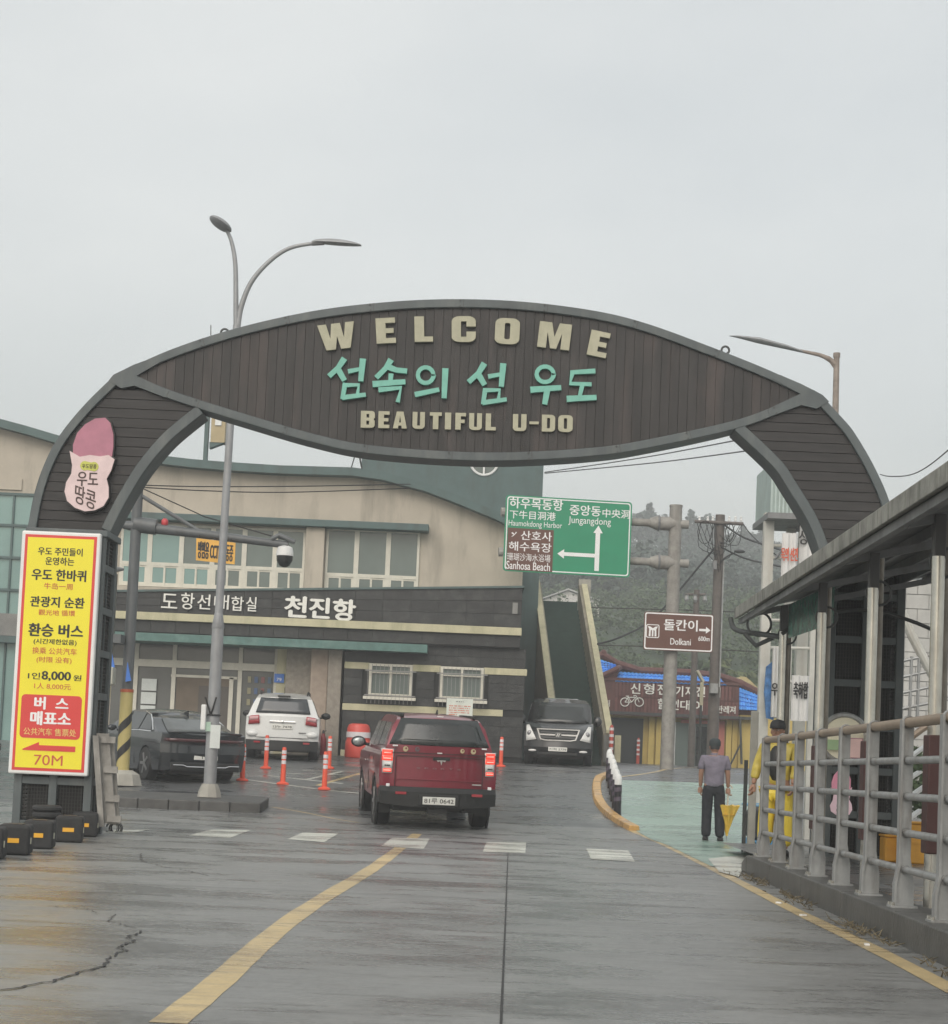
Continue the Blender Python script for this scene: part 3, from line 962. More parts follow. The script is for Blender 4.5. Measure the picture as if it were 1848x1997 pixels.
for s_, dx, a, b, wf, cc, bo in LN:
    txt(s_, sg.o, (dx * Wd, -.008, Hg * (1 - (a + b) / 2)), wf * Wd, Hg * (b - a) * .92, ink[cc], bold=bo)
shape([rr(-.38 * Wd, 0, .38 * Wd, Hg * .178, .05)], sg.o, (0, -.007, Hg * (1 - .763)), red_s, ex=.002, name='red_panel')
txt('버  스', sg.o, (0, -.011, Hg * (1 - .708)), .42 * Wd, Hg * .05, ink['w'], bold=.06)
txt('매표소', sg.o, (0, -.011, Hg * (1 - .77)), .5 * Wd, Hg * .055, ink['w'], bold=.06)
txt('公共汽车 售票处', sg.o, (0, -.011, Hg * (1 - .825)), .66 * Wd, Hg * .03, ink['y'], bold=.01)
shape([[(0, 0), (.3, .12), (.3, .07), (.98, .07), (.98, -.02), (0, -.02)]], sg.o, (0, -.008, Hg * (1 - .885)), red_s, w=.66 * Wd, h=Hg * .035, name='arrow')
txt('70M', sg.o, (0, -.008, Hg * (1 - .94)), .36 * Wd, Hg * .042, ink['r'], bold=.01)
for xx in (-.3, 0, .3): sg.part('bracket', MB().b2((xx - .02, .1, Hg * .4), (xx + .02, .128, Hg * .6)), dark_steel)
# ------------------------------------------------------------------ ferry terminal
FY = 51.5
def X(px, py, Y=FY): return P(px, py, Y).x
def Zc(yc, Y=FY): return fz(yc, Y)
term = T('ferry_terminal', 'long cream ferry terminal with wavy roof and dark basalt sign band across the background', 'building', (X(500, 1480), FY, zg(FY)))
zb = zg(FY) - .1
# upper wall with wavy roof (front plane FY+1)
UY = FY + 1.0
roof_px = [(-260, 760), (-120, 786), (0, 822), (60, 838), (110, 853), (180, 872), (250, 885), (320, 895), (380, 902), (440, 907), (550, 914), (620, 916), (690, 918), (747, 926), (830, 948),
           (895, 973), (968, 1003), (1012, 1026), (1032, 1038)]
rp = [P(x, y, UY) for x, y in roof_px]
xl = rp[0].x
wall = MB()
vs = []
for p in rp: vs += [(p.x, UY, zb), (p.x, UY, p.z - .08), (p.x, UY + 12, p.z - .08), (p.x, UY + 12, zb)]
# wall drawn as vertical strips so that its top follows the roof
fs = []
for i in range(len(rp) - 1):
    for k in range(4): fs.append((i * 4 + k, i * 4 + (k + 1) % 4, (i + 1) * 4 + (k + 1) % 4, (i + 1) * 4 + k))
fs += [(0, 1, 2, 3), tuple((len(rp) - 1) * 4 + k for k in (3, 2, 1, 0))]
# cut at the wall's right end
xr = X(1018, 1140, UY)
vs = [Vector((min(v[0], xr), v[1], v[2])) for v in vs]
term.part('upper_wall', wall.add(vs, fs), beige, world=True)
ro = MB()
vs = []
for p in rp: vs += [(p.x, UY - .45, p.z - .21), (p.x, UY - .45, p.z + .03), (p.x, UY + 12.4, p.z + .03), (p.x, UY + 12.4, p.z - .21)]
vs = [Vector((min(v[0], xr + .35), v[1], v[2])) for v in vs]
term.part('roof', ro.add(vs, fs), teal, world=True)
# ledge over the upper windows
term.part('ledge', MB().b2((X(205, 990), UY - .55, Zc(1036)), (X(835, 1026), UY + .1, Zc(1022))), teal, world=True, bevel=.02)
frame_w = mat('cream window frame', (.62, .6, .52), .5, 0, .08, 4, dirt=(.4, .38, .3), dirt_amt=.3, streak=4)
def winunit(x0, x1, zt, zm, zb_, Y, g1, g2):
    """tall fixed pane over two sliding panes"""
    t = .07
    fr = MB()
    fr.b2((x0, Y - .06, zb_), (x0 + t, Y + .05, zt)).b2((x1 - t, Y - .06, zb_), (x1, Y + .05, zt))
    fr.b2((x0 + t, Y - .055, zt - t), (x1 - t, Y + .05, zt)).b2((x0 + t, Y - .055, zm - .05), (x1 - t, Y + .05, zm + .05)).b2((x0 + t, Y - .055, zb_), (x1 - t, Y + .05, zb_ + t))
    wo_ = term.part('window', MB().b2((x0 + .03, Y - .012, zb_ + .03), (x1 - .03, Y - .003, zt - .03)), g1, world=True)
    f = term.part('frame', fr, frame_w, wo_, world=True)
    xm = (x0 + x1) / 2
    term.part('pane', MB().b2((x0 + t, Y - .03, zm + .05), (x1 - t, Y - .015, zt - t)), g1, wo_, world=True)
    for a, b, o_ in ((x0 + t, xm + .02, -.03), (xm - .02, x1 - t, -.01)):
        s_ = MB()
        q = .05
        s_.b2((a, Y + o_ - .02, zb_ + t), (a + q, Y + o_ + .01, zm - .05)).b2((b - q, Y + o_ - .02, zb_ + t), (b, Y + o_ + .01, zm - .05))
        s_.b2((a + q, Y + o_ - .018, zb_ + t), (b - q, Y + o_ + .01, zb_ + t + q)).b2((a + q, Y + o_ - .018, zm - .05 - q), (b - q, Y + o_ + .01, zm - .05))
        term.part('sash', s_, frame_w, wo_, world=True)
        term.part('pane', MB().b2((a + q, Y + o_ - .004, zb_ + t + q), (b - q, Y + o_ + .003, zm - .05 - q)), g2, wo_, world=True)
wx = [221, 279, 342, 404, 467, 528, 588]
gs = [glass_teal, glass_teal, glass_grey, glass_grey, glass_grey, glass_grey]
for i in range(6): winunit(X(wx[i], 1090), X(wx[i + 1], 1090), Zc(1040), Zc(1120), Zc(1165), UY, gs[i], glass_grey if i > 2 else glass_teal)
wx = [629, 690, 753, 815]
for i in range(3): winunit(X(wx[i], 1090), X(wx[i + 1], 1090), Zc(1034), Zc(1126), Zc(1164), UY, glass_grey, glass_grey)
term.part('wall_pier', MB().b2((X(590, 1090), UY - .35, Zc(1190)), (X(627, 1090), UY, Zc(1036))), beige, world=True, bevel=.02)
term.part('sill', MB().b2((X(205, 1140), UY - .3, Zc(1176)), (X(592, 1140), UY, Zc(1167))), beige, world=True)
# wedge sign parapet (slopes up to the right), cladding stone by stone
PY = FY - 1.3        # canopy front plane
def xp(px, py): return P(px, py, PY).x
xL, xR = xp(150, 1190), xp(1017, 1190)
zlo = Zc(1221, PY)
def ztop(x): 
    t = (x - xL) / (xR - xL)
    return Zc(1187, PY) + (Zc(1141, PY) - Zc(1187, PY)) * t
term.part('parapet', MB().prism([(xL, PY + .04, zlo), (xR, PY + .04, zlo), (xR, PY + .04, ztop(xR) - .02), (xL, PY + .04, ztop(xL) - .02)], (0, 2.2, 0)), basalt_bk, world=True)
def stones(x0, x1, za, zb_fn, y, nw, nh, skip=None, th=.035):
    n = max(1, round((x1 - x0) / nw))
    dx = (x1 - x0) / n
    top = zb_fn((x0 + x1) / 2)
    for i in range(n):
        a, b = x0 + i * dx, x0 + (i + 1) * dx
        rows = nh
        for r_ in range(rows):
            z00 = za + (zb_fn(a) - za) * r_ / rows; z01 = za + (zb_fn(b) - za) * r_ / rows
            z10 = za + (zb_fn(a) - za) * (r_ + 1) / rows; z11 = za + (zb_fn(b) - za) * (r_ + 1) / rows
            off = dx / 2 * (r_ % 2)
            if skip and skip((a + b) / 2, (z00 + z10) / 2): continue
            pr = random.uniform(0, .012)
            g = .005
            term.part('cladding_stone', MB().prism([(a + g, y - th - pr, z00 + g), (b - g, y - th - pr, z01 + g), (b - g, y - th - pr, z11 - g), (a + g, y - th - pr, z10 - g)], (0, th + .03, 0)), basalt, world=True)
stones(xL, xR, zlo, ztop, PY + .04, .78, 3)
term.part('parapet_cap', MB().prism([(xL - .05, PY - .06, ztop(xL) - .02), (xR + .05, PY - .06, ztop(xR) - .02), (xR + .05, PY - .06, ztop(xR) + .04), (xL - .05, PY - .06, ztop(xL) + .04)], (0, 2.35, 0)), teal, world=True)
term.part('upper_band', MB().b2((xL, PY - .09, Zc(1236, PY)), (xR + .02, PY + .5, zlo)), cream_band, world=True, bevel=.01)
# soffit and recess under the parapet
zs0, zs1 = Zc(1261, PY), Zc(1236, PY)
term.part('recess_wall', MB().b2((xL, PY + .08, zs0), (xR, PY + 2.2, zs1)), basalt_bk, world=True)
stones(xL, xR, zs0 + .03, lambda x: zs1 - .005, PY + .08, .7, 1)
# long teal canopy
term.part('canopy', MB().b2((xL, PY - .35, Zc(1277, PY - .35)), (P(833, 1268, PY - .35).x, PY + 2.2, Zc(1261, PY - .35))), teal_l, world=True, bevel=.01)
# lower basalt wall on the right of the entrance
wx0, wx1 = X(668, 1380, FY - 1), X(1021, 1380, FY - 1)
LY = FY - 1.0
zw = zg(LY) - .15
term.part('lower_wall', MB().b2((wx0, LY, zw), (wx1, LY + 5, Zc(1262, LY))), basalt_bk, world=True)
wins = []
for a, b in ((719, 803), (858, 942)):
    wins.append((P(a, 1332, LY).x, P(b, 1332, LY).x, Zc(1365, LY), Zc(1302, LY)))
def inwin(x, z): return any(a - .1 < x < b + .1 and c - .05 < z < d + .05 for a, b, c, d in wins)
def band_at(yc0, yc1, x1=None, pr=.07):
    term.part('trim_band', MB().b2((wx0 - .01, LY - pr, Zc(yc1, LY)), (x1 or wx1, LY + .02, Zc(yc0, LY))), cream_band, world=True, bevel=.01)
stones(wx0, wx1, Zc(1301, LY), lambda x: Zc(1262, LY), LY, .62, 2)
# band 2 broken by the windows
zz0, zz1 = Zc(1314, LY), Zc(1301, LY)
segs = [wx0, wins[0][0], wins[0][1], wins[1][0], wins[1][1], wx1 + .05]
for i in (0, 2, 4): term.part('trim_band', MB().b2((segs[i], LY - .07, zz0), (segs[i + 1], LY + .02, zz1)), cream_band, world=True, bevel=.01)
stones(wx0, wx1, Zc(1382, LY), lambda x: Zc(1314, LY), LY, .52, 4, inwin)
band_at(1382, 1395, P(980, 1390, LY).x)
stones(wx0, wx1, zw + .3, lambda x: Zc(1395, LY), LY, .6, 4)
term.part('plinth', MB().b2((wx0, LY - .1, zw), (P(760, 1480, LY).x, LY, zw + .32)), cream_band, world=True, bevel=.01)
grille_m = mat('thin white window bars', (.26, .26, .25), .5)
for a, b, c, d in wins:
    wo_ = term.part('window', MB().b2((a + .03, LY - .03, c + .03), (b - .03, LY - .015, d - .03)), glass_grey, world=True)
    fr = MB()
    t = .07
    fr.b2((a, LY - .1, c), (a + t, LY, d)).b2((b - t, LY - .1, c), (b, LY, d)).b2((a + t, LY - .098, d - t), (b - t, LY, d)).b2((a + t, LY - .098, c), (b - t, LY, c + t))
    xm = (a + b) / 2
    fr.b2((xm - .03, LY - .095, c + t), (xm + .03, LY, d - t)).b2((a + t, LY - .092, d - .27), (xm - .03, LY, d - .23)).b2((xm + .03, LY - .092, d - .27), (b - t, LY, d - .23))
    term.part('frame', fr, frame_w, wo_, world=True)
    term.part('sill', MB().b2((a - .13, LY - .3, c - .1), (b + .13, LY - .04, c - .02)), frame_w, wo_, world=True)
    gb = MB()
    for i in range(12):
        x_ = a - .02 + (b - a + .04) * i / 11
        gb.b2((x_ - .006, LY - .3, c - .22), (x_ + .006, LY - .284, d - .03))
    for z_ in (d - .2, c + .02): gb.b2((a - .1, LY - .284, z_ - .02), (b + .12, LY - .25, z_ + .01))
    term.part('window_bars', gb, grille_m, wo_, world=True)
# entrance: piers, glazing, transom
EY = FY - .1
col_m = mat('grey beige stone pier', (.25, .225, .19), .7, 0, .25, 8, .2, 80, dirt=(.15, .14, .12), dirt_amt=.5, streak=4)
term.part('pier', MB().b2((X(557, 1400), FY - .6, zb), (X(606, 1400), FY + .6, Zc(1262))), col_m, world=True, bevel=.02)
term.part('pier', MB().b2((X(607, 1400), FY - .95, zb), (X(640, 1400), FY + .6, Zc(1262))), mat('brown beige stone pier', (.32, .26, .21), .7, 0, .15, 6, .2, 70), world=True, bevel=.02)
term.part('pier', MB().b2((X(641, 1400), FY - 1.12, zb), (X(667, 1400), FY + .6, Zc(1262))), col_m, world=True, bevel=.02)
term.part('pier', MB().b2((X(537, 1400), FY - .3, zb), (X(556, 1400), FY + .6, Zc(1262))), cream_band, world=True)
term.part('entrance_glass', MB().b2((X(215, 1400), EY, zb), (X(537, 1400), EY + .02, Zc(1262))), glass_door, world=True)
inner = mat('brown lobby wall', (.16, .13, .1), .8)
fr = MB()
for px in (262, 336, 465, 535): fr.b2((X(px - 4, 1400), EY - .07, zb), (X(px + 4, 1400), EY - .01, Zc(1275)))
fr.b2((X(215, 1300), EY - .1, Zc(1327)), (X(537, 1300), EY - .01, Zc(1313)))
fr.b2((X(336, 1300), EY - .06, Zc(1345)), (X(465, 1300), EY - .015, Zc(1340)))
fr.b2((X(450, 1300), EY - .06, zb), (X(458, 1300), EY - .015, Zc(1342)))
term.part('entrance_frame', fr, frame_w, world=True)
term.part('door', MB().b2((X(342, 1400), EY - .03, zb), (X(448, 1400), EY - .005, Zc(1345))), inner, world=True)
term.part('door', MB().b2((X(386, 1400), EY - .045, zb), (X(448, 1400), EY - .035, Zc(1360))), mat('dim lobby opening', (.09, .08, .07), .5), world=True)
paper = mat('white paper notice', (.62, .66, .64), .7, 0, .05, 8)
for k in range(3):
    z1 = Zc(1351 + k * 26); z0 = Zc(1374 + k * 26)
    term.part('notice', MB().b2((X(277, 1360), EY - .09, z0), (X(306, 1360), EY - .075, z1)), paper, world=True)
for k, cc in enumerate(((.3, .28, .18), (.08, .13, .25), (.25, .1, .1), (.09, .15, .23))):
    pm = mat('poster print %s' % 'abcd'[k], cc, .6)
    for j in range(3):
        x_ = X(482 + k * 13, 1370)
        term.part('poster', MB().b2((x_, EY - .05, Zc(1350 + j * 22)), (x_ + .1, EY - .03, Zc(1338 + j * 22))), pm, world=True)
nb = term.part('number_plate', MB().b2((X(537, 1325), FY - .35, Zc(1348)), (X(556, 1325), FY - .305, Zc(1331))), sky_blue, world=True)
txt('79', nb, Vector((X(546.5, 1325), FY - .352, Zc(1342))) - term.loc, .14, .09, white_s, bold=.02)
# teal glazed corner at the far left
gx0, gx1 = X(-160, 1100), X(203, 1100)
LYc = UY - .12
cur = MB()
term.part('curtain_glass', MB().b2((gx0, LYc, zb), (gx1, LYc + .05, Zc(992))), glass_teal, world=True)
grid = MB()
for px in (-100, -60, 5, 64, 120, 170): grid.b2((X(px - 2, 1100), LYc - .06, zb), (X(px + 2, 1100), LYc - .01, Zc(992)))
for yc in (994, 1056, 1120, 1184, 1240): grid.b2((gx0, LYc - .07, Zc(yc + 3)), (gx1, LYc - .012, Zc(yc - 2)))
term.part('mullions', grid, teal, world=True)
term.part('spandrel', MB().b2((gx0, LYc - .2, Zc(1276)), (gx1, LYc - .08, Zc(1232))), conc, world=True)
term.part('spandrel', MB().b2((gx0, LYc - .35, Zc(1290)), (gx1, LYc - .08, Zc(1277))), teal, world=True)
nm = term.part('name_board', MB().b2((X(-40, 930), UY - .06, Zc(985)), (X(27, 930), UY - .004, Zc(963))), beige, world=True)
# sign letters
wl = mat('white sign letters', (.75, .75, .7), .5, 0, .05, 6)
def tl(s_, px0, px1, py0, py1, bold, Yp):
    c = P((px0 + px1) / 2, (py0 + py1) / 2, Yp) - term.loc
    k = Yp / F
    txt(s_, term.o, c, (px1 - px0) * k, (py1 - py0) * k, wl, (1, 0, -.012), (.012, 0, 1), bold, .02)
for ch, a, b, y0, y1 in (('도', 315, 346, 1158, 1186), ('항', 353, 379, 1156, 1188), ('선', 385, 410, 1159, 1188), ('대', 418, 446, 1160, 1188), ('합', 451, 475, 1163, 1191), ('실', 480, 500, 1164, 1192)):
    tl(ch, a, b, y0, y1, .012, PY - .06)
for ch, a, b, y0, y1 in (('천', 556, 597, 1163, 1203), ('진', 604, 642, 1166, 1205), ('항', 650, 692, 1169, 1210)):
    tl(ch, a, b, y0, y1, .06, PY - .06)
term.part('wall_vent', MB().b2((xp(1000, 1165), PY - .07, Zc(1194, PY)), (xp(1010, 1165), PY - .03, Zc(1172, PY))), conc, world=True)
# roof sign post
rs = T('roof_sign_post', 'teal post with a small beige box standing behind the terminal roof at left', 'sign post', P(401, 900, 55))
rs.part('post', MB().b2(P(395, 905, 55) + Vector((0, 0, -3)), P(408, 806, 55) + Vector((0, .2, 0))), teal, world=True)
rs.part('box', MB().b2(P(410, 862, 54.9), P(440, 812, 54.9) + Vector((0, .5, 0))), mat('tan box paint', (.42, .34, .2), .6), world=True)
rs.part('bracket', MB().prism([P(408, 862, 54.92), P(440, 862, 54.92), P(408, 874, 54.92)], (0, .3, 0)), teal, world=True)
rs.part('panel', MB().b2(P(419, 829, 54.86), P(432, 818, 54.86) + Vector((0, .03, 0))), white_p, world=True)

# teal tower behind
tw = T('stair_tower', 'tall plain dark teal tower block with round window behind the terminal', 'tower', P(880, 1450, 61))
tY = 60
t0, t1 = P(705, 900, tY).x, P(1058, 950, tY).x
rw = P(944, 900, tY)
tzt = P(880, 868, tY).z
def tower_front():
    n = 28
    rad = 27.5 * tY / F
    mb = MB()
    cir = [(rw.x + rad * math.cos(2 * math.pi * i / n), rw.z + rad * math.sin(2 * math.pi * i / n)) for i in range(n)]
    def edge(i):
        a = 2 * math.pi * i / n
        dx, dz = math.cos(a), math.sin(a)
        ts = []
        if dx > 1e-6: ts.append((t1 - rw.x) / dx)
        if dx < -1e-6: ts.append((t0 - rw.x) / dx)
        if dz > 1e-6: ts.append((tzt - rw.z) / dz)
        if dz < -1e-6: ts.append((zb - rw.z) / dz)
        t = min(ts)
        return (rw.x + dx * t, rw.z + dz * t)
    for i in range(n):
        j = (i + 1) % n
        e0, e1 = edge(i), edge(j)
        pts = [cir[i], e0]
        for cx, cz in ((t0, zb), (t0, tzt), (t1, zb), (t1, tzt)):
            if abs(e0[0] - e1[0]) > 1e-4 and abs(e0[1] - e1[1]) > 1e-4:
                if (abs(e0[0] - cx) < 1e-4 or abs(e1[0] - cx) < 1e-4) and (abs(e0[1] - cz) < 1e-4 or abs(e1[1] - cz) < 1e-4): pts.append((cx, cz))
        pts += [e1, cir[j]]
        mb.add([(p[0], tY, p[1]) for p in pts], [tuple(range(len(pts)))])
    vs = [(cx, y, cz) for cx, cz in cir for y in (tY, tY + .3)]
    mb.add(vs, [(2 * i, 2 * i + 1, (2 * i + 3) % (2 * n), (2 * i + 2) % (2 * n)) for i in range(n)])
    return mb
tw.part('front_wall', tower_front(), teal, world=True)
tw.part('body', MB().b2((t0, tY + .31, zb), (t1, tY + 6, tzt)), teal, world=True)
tw.part('window_rim', MB().ring((rw.x, tY - .02, rw.z), 27 * tY / F, .045, (0, 1, 0), 32, 6), white_p, world=True)
tw.part('window_pane', MB().lathe([(27 * tY / F, 0), (27 * tY / F, .03)], (rw.x, tY + .2, rw.z), 28, 'Y'), glass_grey, world=True)
tw.part('window_bar', MB().b2((rw.x - .03, tY + .1, rw.z - .46), (rw.x + .03, tY + .15, rw.z + .46)).b2((rw.x - .46, tY + .151, rw.z - .02), (rw.x + .46, tY + .17, rw.z + .03)), white_p, world=True)

# outdoor stair
st = T('outdoor_staircase', 'steep dark green outdoor staircase between cream parapets beside the terminal', 'staircase', G(1130, 1484))
yb_, yt_ = 53.0, 62.0
zt_ = P(1095, 1190, yt_).z
zb0 = zg(yb_)
def sx(t, s_):   # left/right inner edge x at parameter t along the flight
    l = P(1088, 1478, yb_).x * (1 - t) + P(1052, 1190, yt_).x * t
    r_ = P(1172, 1484, yb_).x * (1 - t) + P(1126, 1190, yt_).x * t
    return l if s_ == 0 else r_
ns = 30
for i in range(ns):
    t_a, t_b = i / ns, (i + 1) / ns
    y0, y1 = yb_ + (yt_ - yb_) * t_a, yb_ + (yt_ - yb_) * t_b
    z1 = zb0 + (zt_ - zb0) * t_b
    st.part('step', MB().b2((sx(t_a, 0) - .05, y0, z1 - .6), (sx(t_a, 1) + .05, y1 + .1, z1 - .0)), green_st, world=True)
st.part('landing', MB().b2((sx(1, 0) - .2, yt_, zt_ - .4), (sx(1, 1) + .2, yt_ + 2.4, zt_)), green_st, world=True)
st.part('landing_wall', MB().b2((sx(1, 0) - .2, yt_ + 2.3, zt_), (sx(1, 1) + .2, yt_ + 2.45, zt_ + .5)), green_st, world=True)
for s_ in (0, 1):
    sg_ = -1 if s_ == 0 else 1
    x0b, x0t = sx(0, s_), sx(1, s_)
    th = .24 if s_ else .2
    h_ = .95
    body = MB().add([(x0b, yb_ - .3, zb0 - .4), (x0b + sg_ * th, yb_ - .3, zb0 - .4), (x0b + sg_ * th, yb_ - .3, zb0 + h_), (x0b, yb_ - .3, zb0 + h_),
                     (x0t, yt_, zb0 - .4), (x0t + sg_ * th, yt_, zb0 - .4), (x0t + sg_ * th, yt_, zt_ + h_), (x0t, yt_, zt_ + h_)],
                    [(0, 1, 2, 3), (7, 6, 5, 4), (0, 4, 5, 1), (1, 5, 6, 2), (2, 6, 7, 3), (3, 7, 4, 0)])
    st.part('parapet', body, mat('stained concrete parapet', (.24, .22, .17), .75, 0, .2, 4, .2, 50, dirt=(.12, .11, .09), dirt_amt=.6, streak=5), world=True)
    cap = MB().add([(x0b + sg_ * (th - .15), yb_ - .34, zb0 + h_ + .002), (x0b + sg_ * (th + .04), yb_ - .34, zb0 + h_ + .002), (x0b + sg_ * (th + .04), yb_ - .34, zb0 + h_ + .1), (x0b + sg_ * (th - .15), yb_ - .34, zb0 + h_ + .1),
                    (x0t + sg_ * (th - .15), yt_ + .1, zt_ + h_ + .002), (x0t + sg_ * (th + .04), yt_ + .1, zt_ + h_ + .002), (x0t + sg_ * (th + .04), yt_ + .1, zt_ + h_ + .1), (x0t + sg_ * (th - .15), yt_ + .1, zt_ + h_ + .1)],
                   [(0, 1, 2, 3), (7, 6, 5, 4), (0, 4, 5, 1), (1, 5, 6, 2), (2, 6, 7, 3), (3, 7, 4, 0)])
    st.part('coping', cap, cream_band, world=True)
st.part('top_pillar', MB().b2((sx(1, 1) + .0, yt_ - .1, zt_ - 1.2), (sx(1, 1) + .42, yt_ + .3, zt_ + 1.1)), conc_l, world=True)
st.part('foot_pillar', MB().b2(P(1197, 1486, 52.6), P(1211, 1434, 52.6) + Vector((0, .3, 0))), cream_band, world=True)
st.part('foot_pillar', MB().b2(P(1176, 1486, 52.5), P(1190, 1434, 52.5) + Vector((0, .3, 0))), conc, world=True)

# ------------------------------------------------------------------ bicycle rental shop
BY = 75.0
def bx(px, py, Y=BY): return P(px, py, Y).x
def S(cx, cy, Y=BY): return P(1100 + .2448 * cx, 1161 + .2448 * cy, Y)
shop = T('rental_shop', 'low yellow rental shop with blue tiled roof and maroon slatted sign board', 'shop', S(800, 1345))
zsb = zg(BY) - .2
sw = MB()
xa_, xb_ = S(230, 1200).x, S(1420, 1200).x
ztw = S(800, 960).z
shop.part('wall', MB().b2((xa_ - 1, BY + .6, zsb), (xb_ + 3.2, BY + 7, ztw + .1)), yellow_w, world=True)
shop.part('side_wall', MB().b2((S(1400, 1000).x, BY + .2, zsb), (S(1560, 1000).x, BY + 6, S(1400, 950).z)), yellow_w, world=True)
dark_in = mat('unlit shop interior', (.02, .024, .026), .5)
shop.part('opening', MB().b2((S(345, 1000).x, BY + .5, zsb), (S(640, 1000).x, BY + .58, S(500, 975).z)), dark_in, world=True)
shop.part('door', MB().b2((S(880, 1000).x, BY + .5, zsb), (S(1180, 1000).x, BY + .56, S(1000, 1010).z)), glass_grey, world=True)
sf = MB()
for cx in (885, 1045, 1200): sf.b2((S(cx - 14, 1150).x, BY + .42, zsb), (S(cx + 8, 1150).x, BY + .5, S(1000, 1010).z))
shop.part('door_frame', sf, white_p, world=True)
pk = mat('faded red door surround', (.42, .14, .11), .6, 0, .1, 4)
shop.part('surround', MB().b2((S(940, 1000).x, BY + .38, S(900, 1012).z), (S(1290, 1000).x, BY + .49, S(900, 985).z)).b2((S(1215, 1150).x, BY + .38, zsb), (S(1285, 1150).x, BY + .49, S(900, 1013).z)), pk, world=True)
shop.part('door_mid', MB().b2((S(1060, 1150).x, BY + .44, zsb), (S(1150, 1150).x, BY + .49, S(1000, 1040).z)), glass_dark, world=True)
for cx in (700, 760, 1320, 1370): shop.part('pilaster', MB().b2((S(cx - 22, 1150).x, BY + .4, zsb), (S(cx + 22, 1150).x, BY + .58, ztw)), yellow_w, world=True)
shop.part('brace', MB().tube([S(1400, 975, BY - .3), S(1412, 1345, BY - .3)], .05, 6).tube([S(1405, 1180, BY - .3), S(1325, 1345, BY - .3)], .04, 6), dark_steel, world=True)
shop.part('eave_soffit', MB().b2((S(330, 940).x, BY - .2, S(800, 962).z), (S(1560, 940).x, BY + .7, S(800, 940).z)), dark_steel, world=True)
# sign board of slats
bz0, bz1 = S(800, 943).z, S(800, 702).z
b0, b1_ = S(400, 800).x, S(1390, 800).x
shop.part('sign_board', MB().b2((b0 - .7, BY - .1, bz0 - .05), (b1_, BY, bz1 + .05)), maroon, world=True)
slat_m = mat('maroon slat', (.13, .05, .045), .6, 0, .15, 6, rnd=.2)
n = 34
for i in range(n):
    a = b0 + (b1_ - b0) * (i + .12) / n
    for z0, z1 in ((bz0 + .02, (bz0 + bz1) / 2 - .03), ((bz0 + bz1) / 2 + .03, bz1 - .02)):
        shop.part('slat', MB().b2((a, BY - .15, z0), (a + (b1_ - b0) / n * .68, BY - .102, z1)), slat_m, world=True)
shop.part('sign_edge', MB().b2((b0 - .75, BY - .17, bz1 + .04), (b1_ + .1, BY + .02, bz1 + .16)).b2((b0 - .05, BY - .17, bz0 - .14), (b1_ + .1, BY + .02, bz0 - .03)), maroon, world=True)
def stx(s_, cx0, cx1, cy0, cy1, bold=.03):
    k = BY / F * .2448
    txt(s_, shop.o, S((cx0 + cx1) / 2, (cy0 + cy1) / 2, BY - .18) - shop.loc, (cx1 - cx0) * k, (cy1 - cy0) * k, wl, (1, 0, -.0), (0, 0, 1), bold, .01)
stx('신', 530, 605, 700, 782); stx('형', 632, 715, 704, 786); stx('전', 742, 815, 708, 790); stx('기', 885, 945, 722, 805); stx('자', 965, 1030, 726, 806)
stx('전', 1050, 1120, 728, 806); stx('거', 1185, 1240, 730, 812); stx('할', 745, 815, 822, 905); stx('인', 865, 910, 830, 910); stx('대', 925, 1000, 835, 912); stx('여', 1035, 1100, 840, 918)
stx('한레져', 1215, 1362, 880, 940, .02)
stx('거', 270, 312, 690, 765); stx('레져', 300, 362, 832, 885, .02)
# bicycle icon
bc = MB()
def BK(x_, y_): return S(x_, y_, BY - .19)
for cx in (482, 597): bc.ring(BK(cx, 850), 33 * BY / F * .2448, .022, (0, 1, 0), 20, 4)
for a, b in (((482, 850), (510, 812)), ((510, 812), (570, 812)), ((570, 812), (535, 850)), ((535, 850), (482, 850)), ((510, 812), (535, 850)), ((597, 850), (572, 798)), ((572, 798), (550, 800)), ((506, 812), (502, 802)), ((490, 802), (515, 802))):
    bc.tube([BK(*a), BK(*b)], .018, 5)
shop.part('bicycle_emblem', bc, wl, world=True)
# roofs
def tiled(quad, nu, nv, name='roof_tile'):
    """quad: lower-left, lower-right, upper-right, upper-left"""
    a, b, c, d = [Vector(q) for q in quad]
    nrm = (b - a).cross(d - a).normalized()
    if nrm.y > 0: nrm = -nrm
    shop.part('roof_deck', MB().prism([p - nrm * .02 for p in (a, b, c, d)], -nrm * .08), maroon, world=True)
    for j in range(nv):
        for i in range(nu):
            u0, u1, v0, v1 = i / nu, (i + 1) / nu, j / nv, (j + 1.12) / nv
            def q(u, v, h): return a.lerp(b, u).lerp(d.lerp(c, u), v) + nrm * h
            um = (u0 + u1) / 2
            pts = [q(u0, v0, .05), q(um, v0 - .03 / 1, .09), q(u1, v0, .05), q(u1, v1, .0), q(um, v1, .04), q(u0, v1, .0),
                   q(u0, v0, .01), q(um, v0, .02), q(u1, v0, .01)]
            shop.part(name, MB().add(pts, [(0, 1, 4, 5), (1, 2, 3, 4), (0, 6, 7, 1), (1, 7, 8, 2)]), blue_tile, world=True)
q_ = lambda cx, cy, dy: S(cx, cy, BY + dy)
tiled([q_(405, 690, -.15), q_(1290, 720, -.15), q_(1235, 655, .9), q_(435, 615, .9)], 26, 3)
tiled([q_(1392, 915, -.1), q_(1545, 920, -.1), q_(1550, 800, .9), q_(1392, 740, .9)], 7, 5)
tiled([q_(262, 640, -.1), q_(410, 585, -.1), q_(415, 555, .4), q_(250, 505, .9)], 7, 5)
rg = MB()
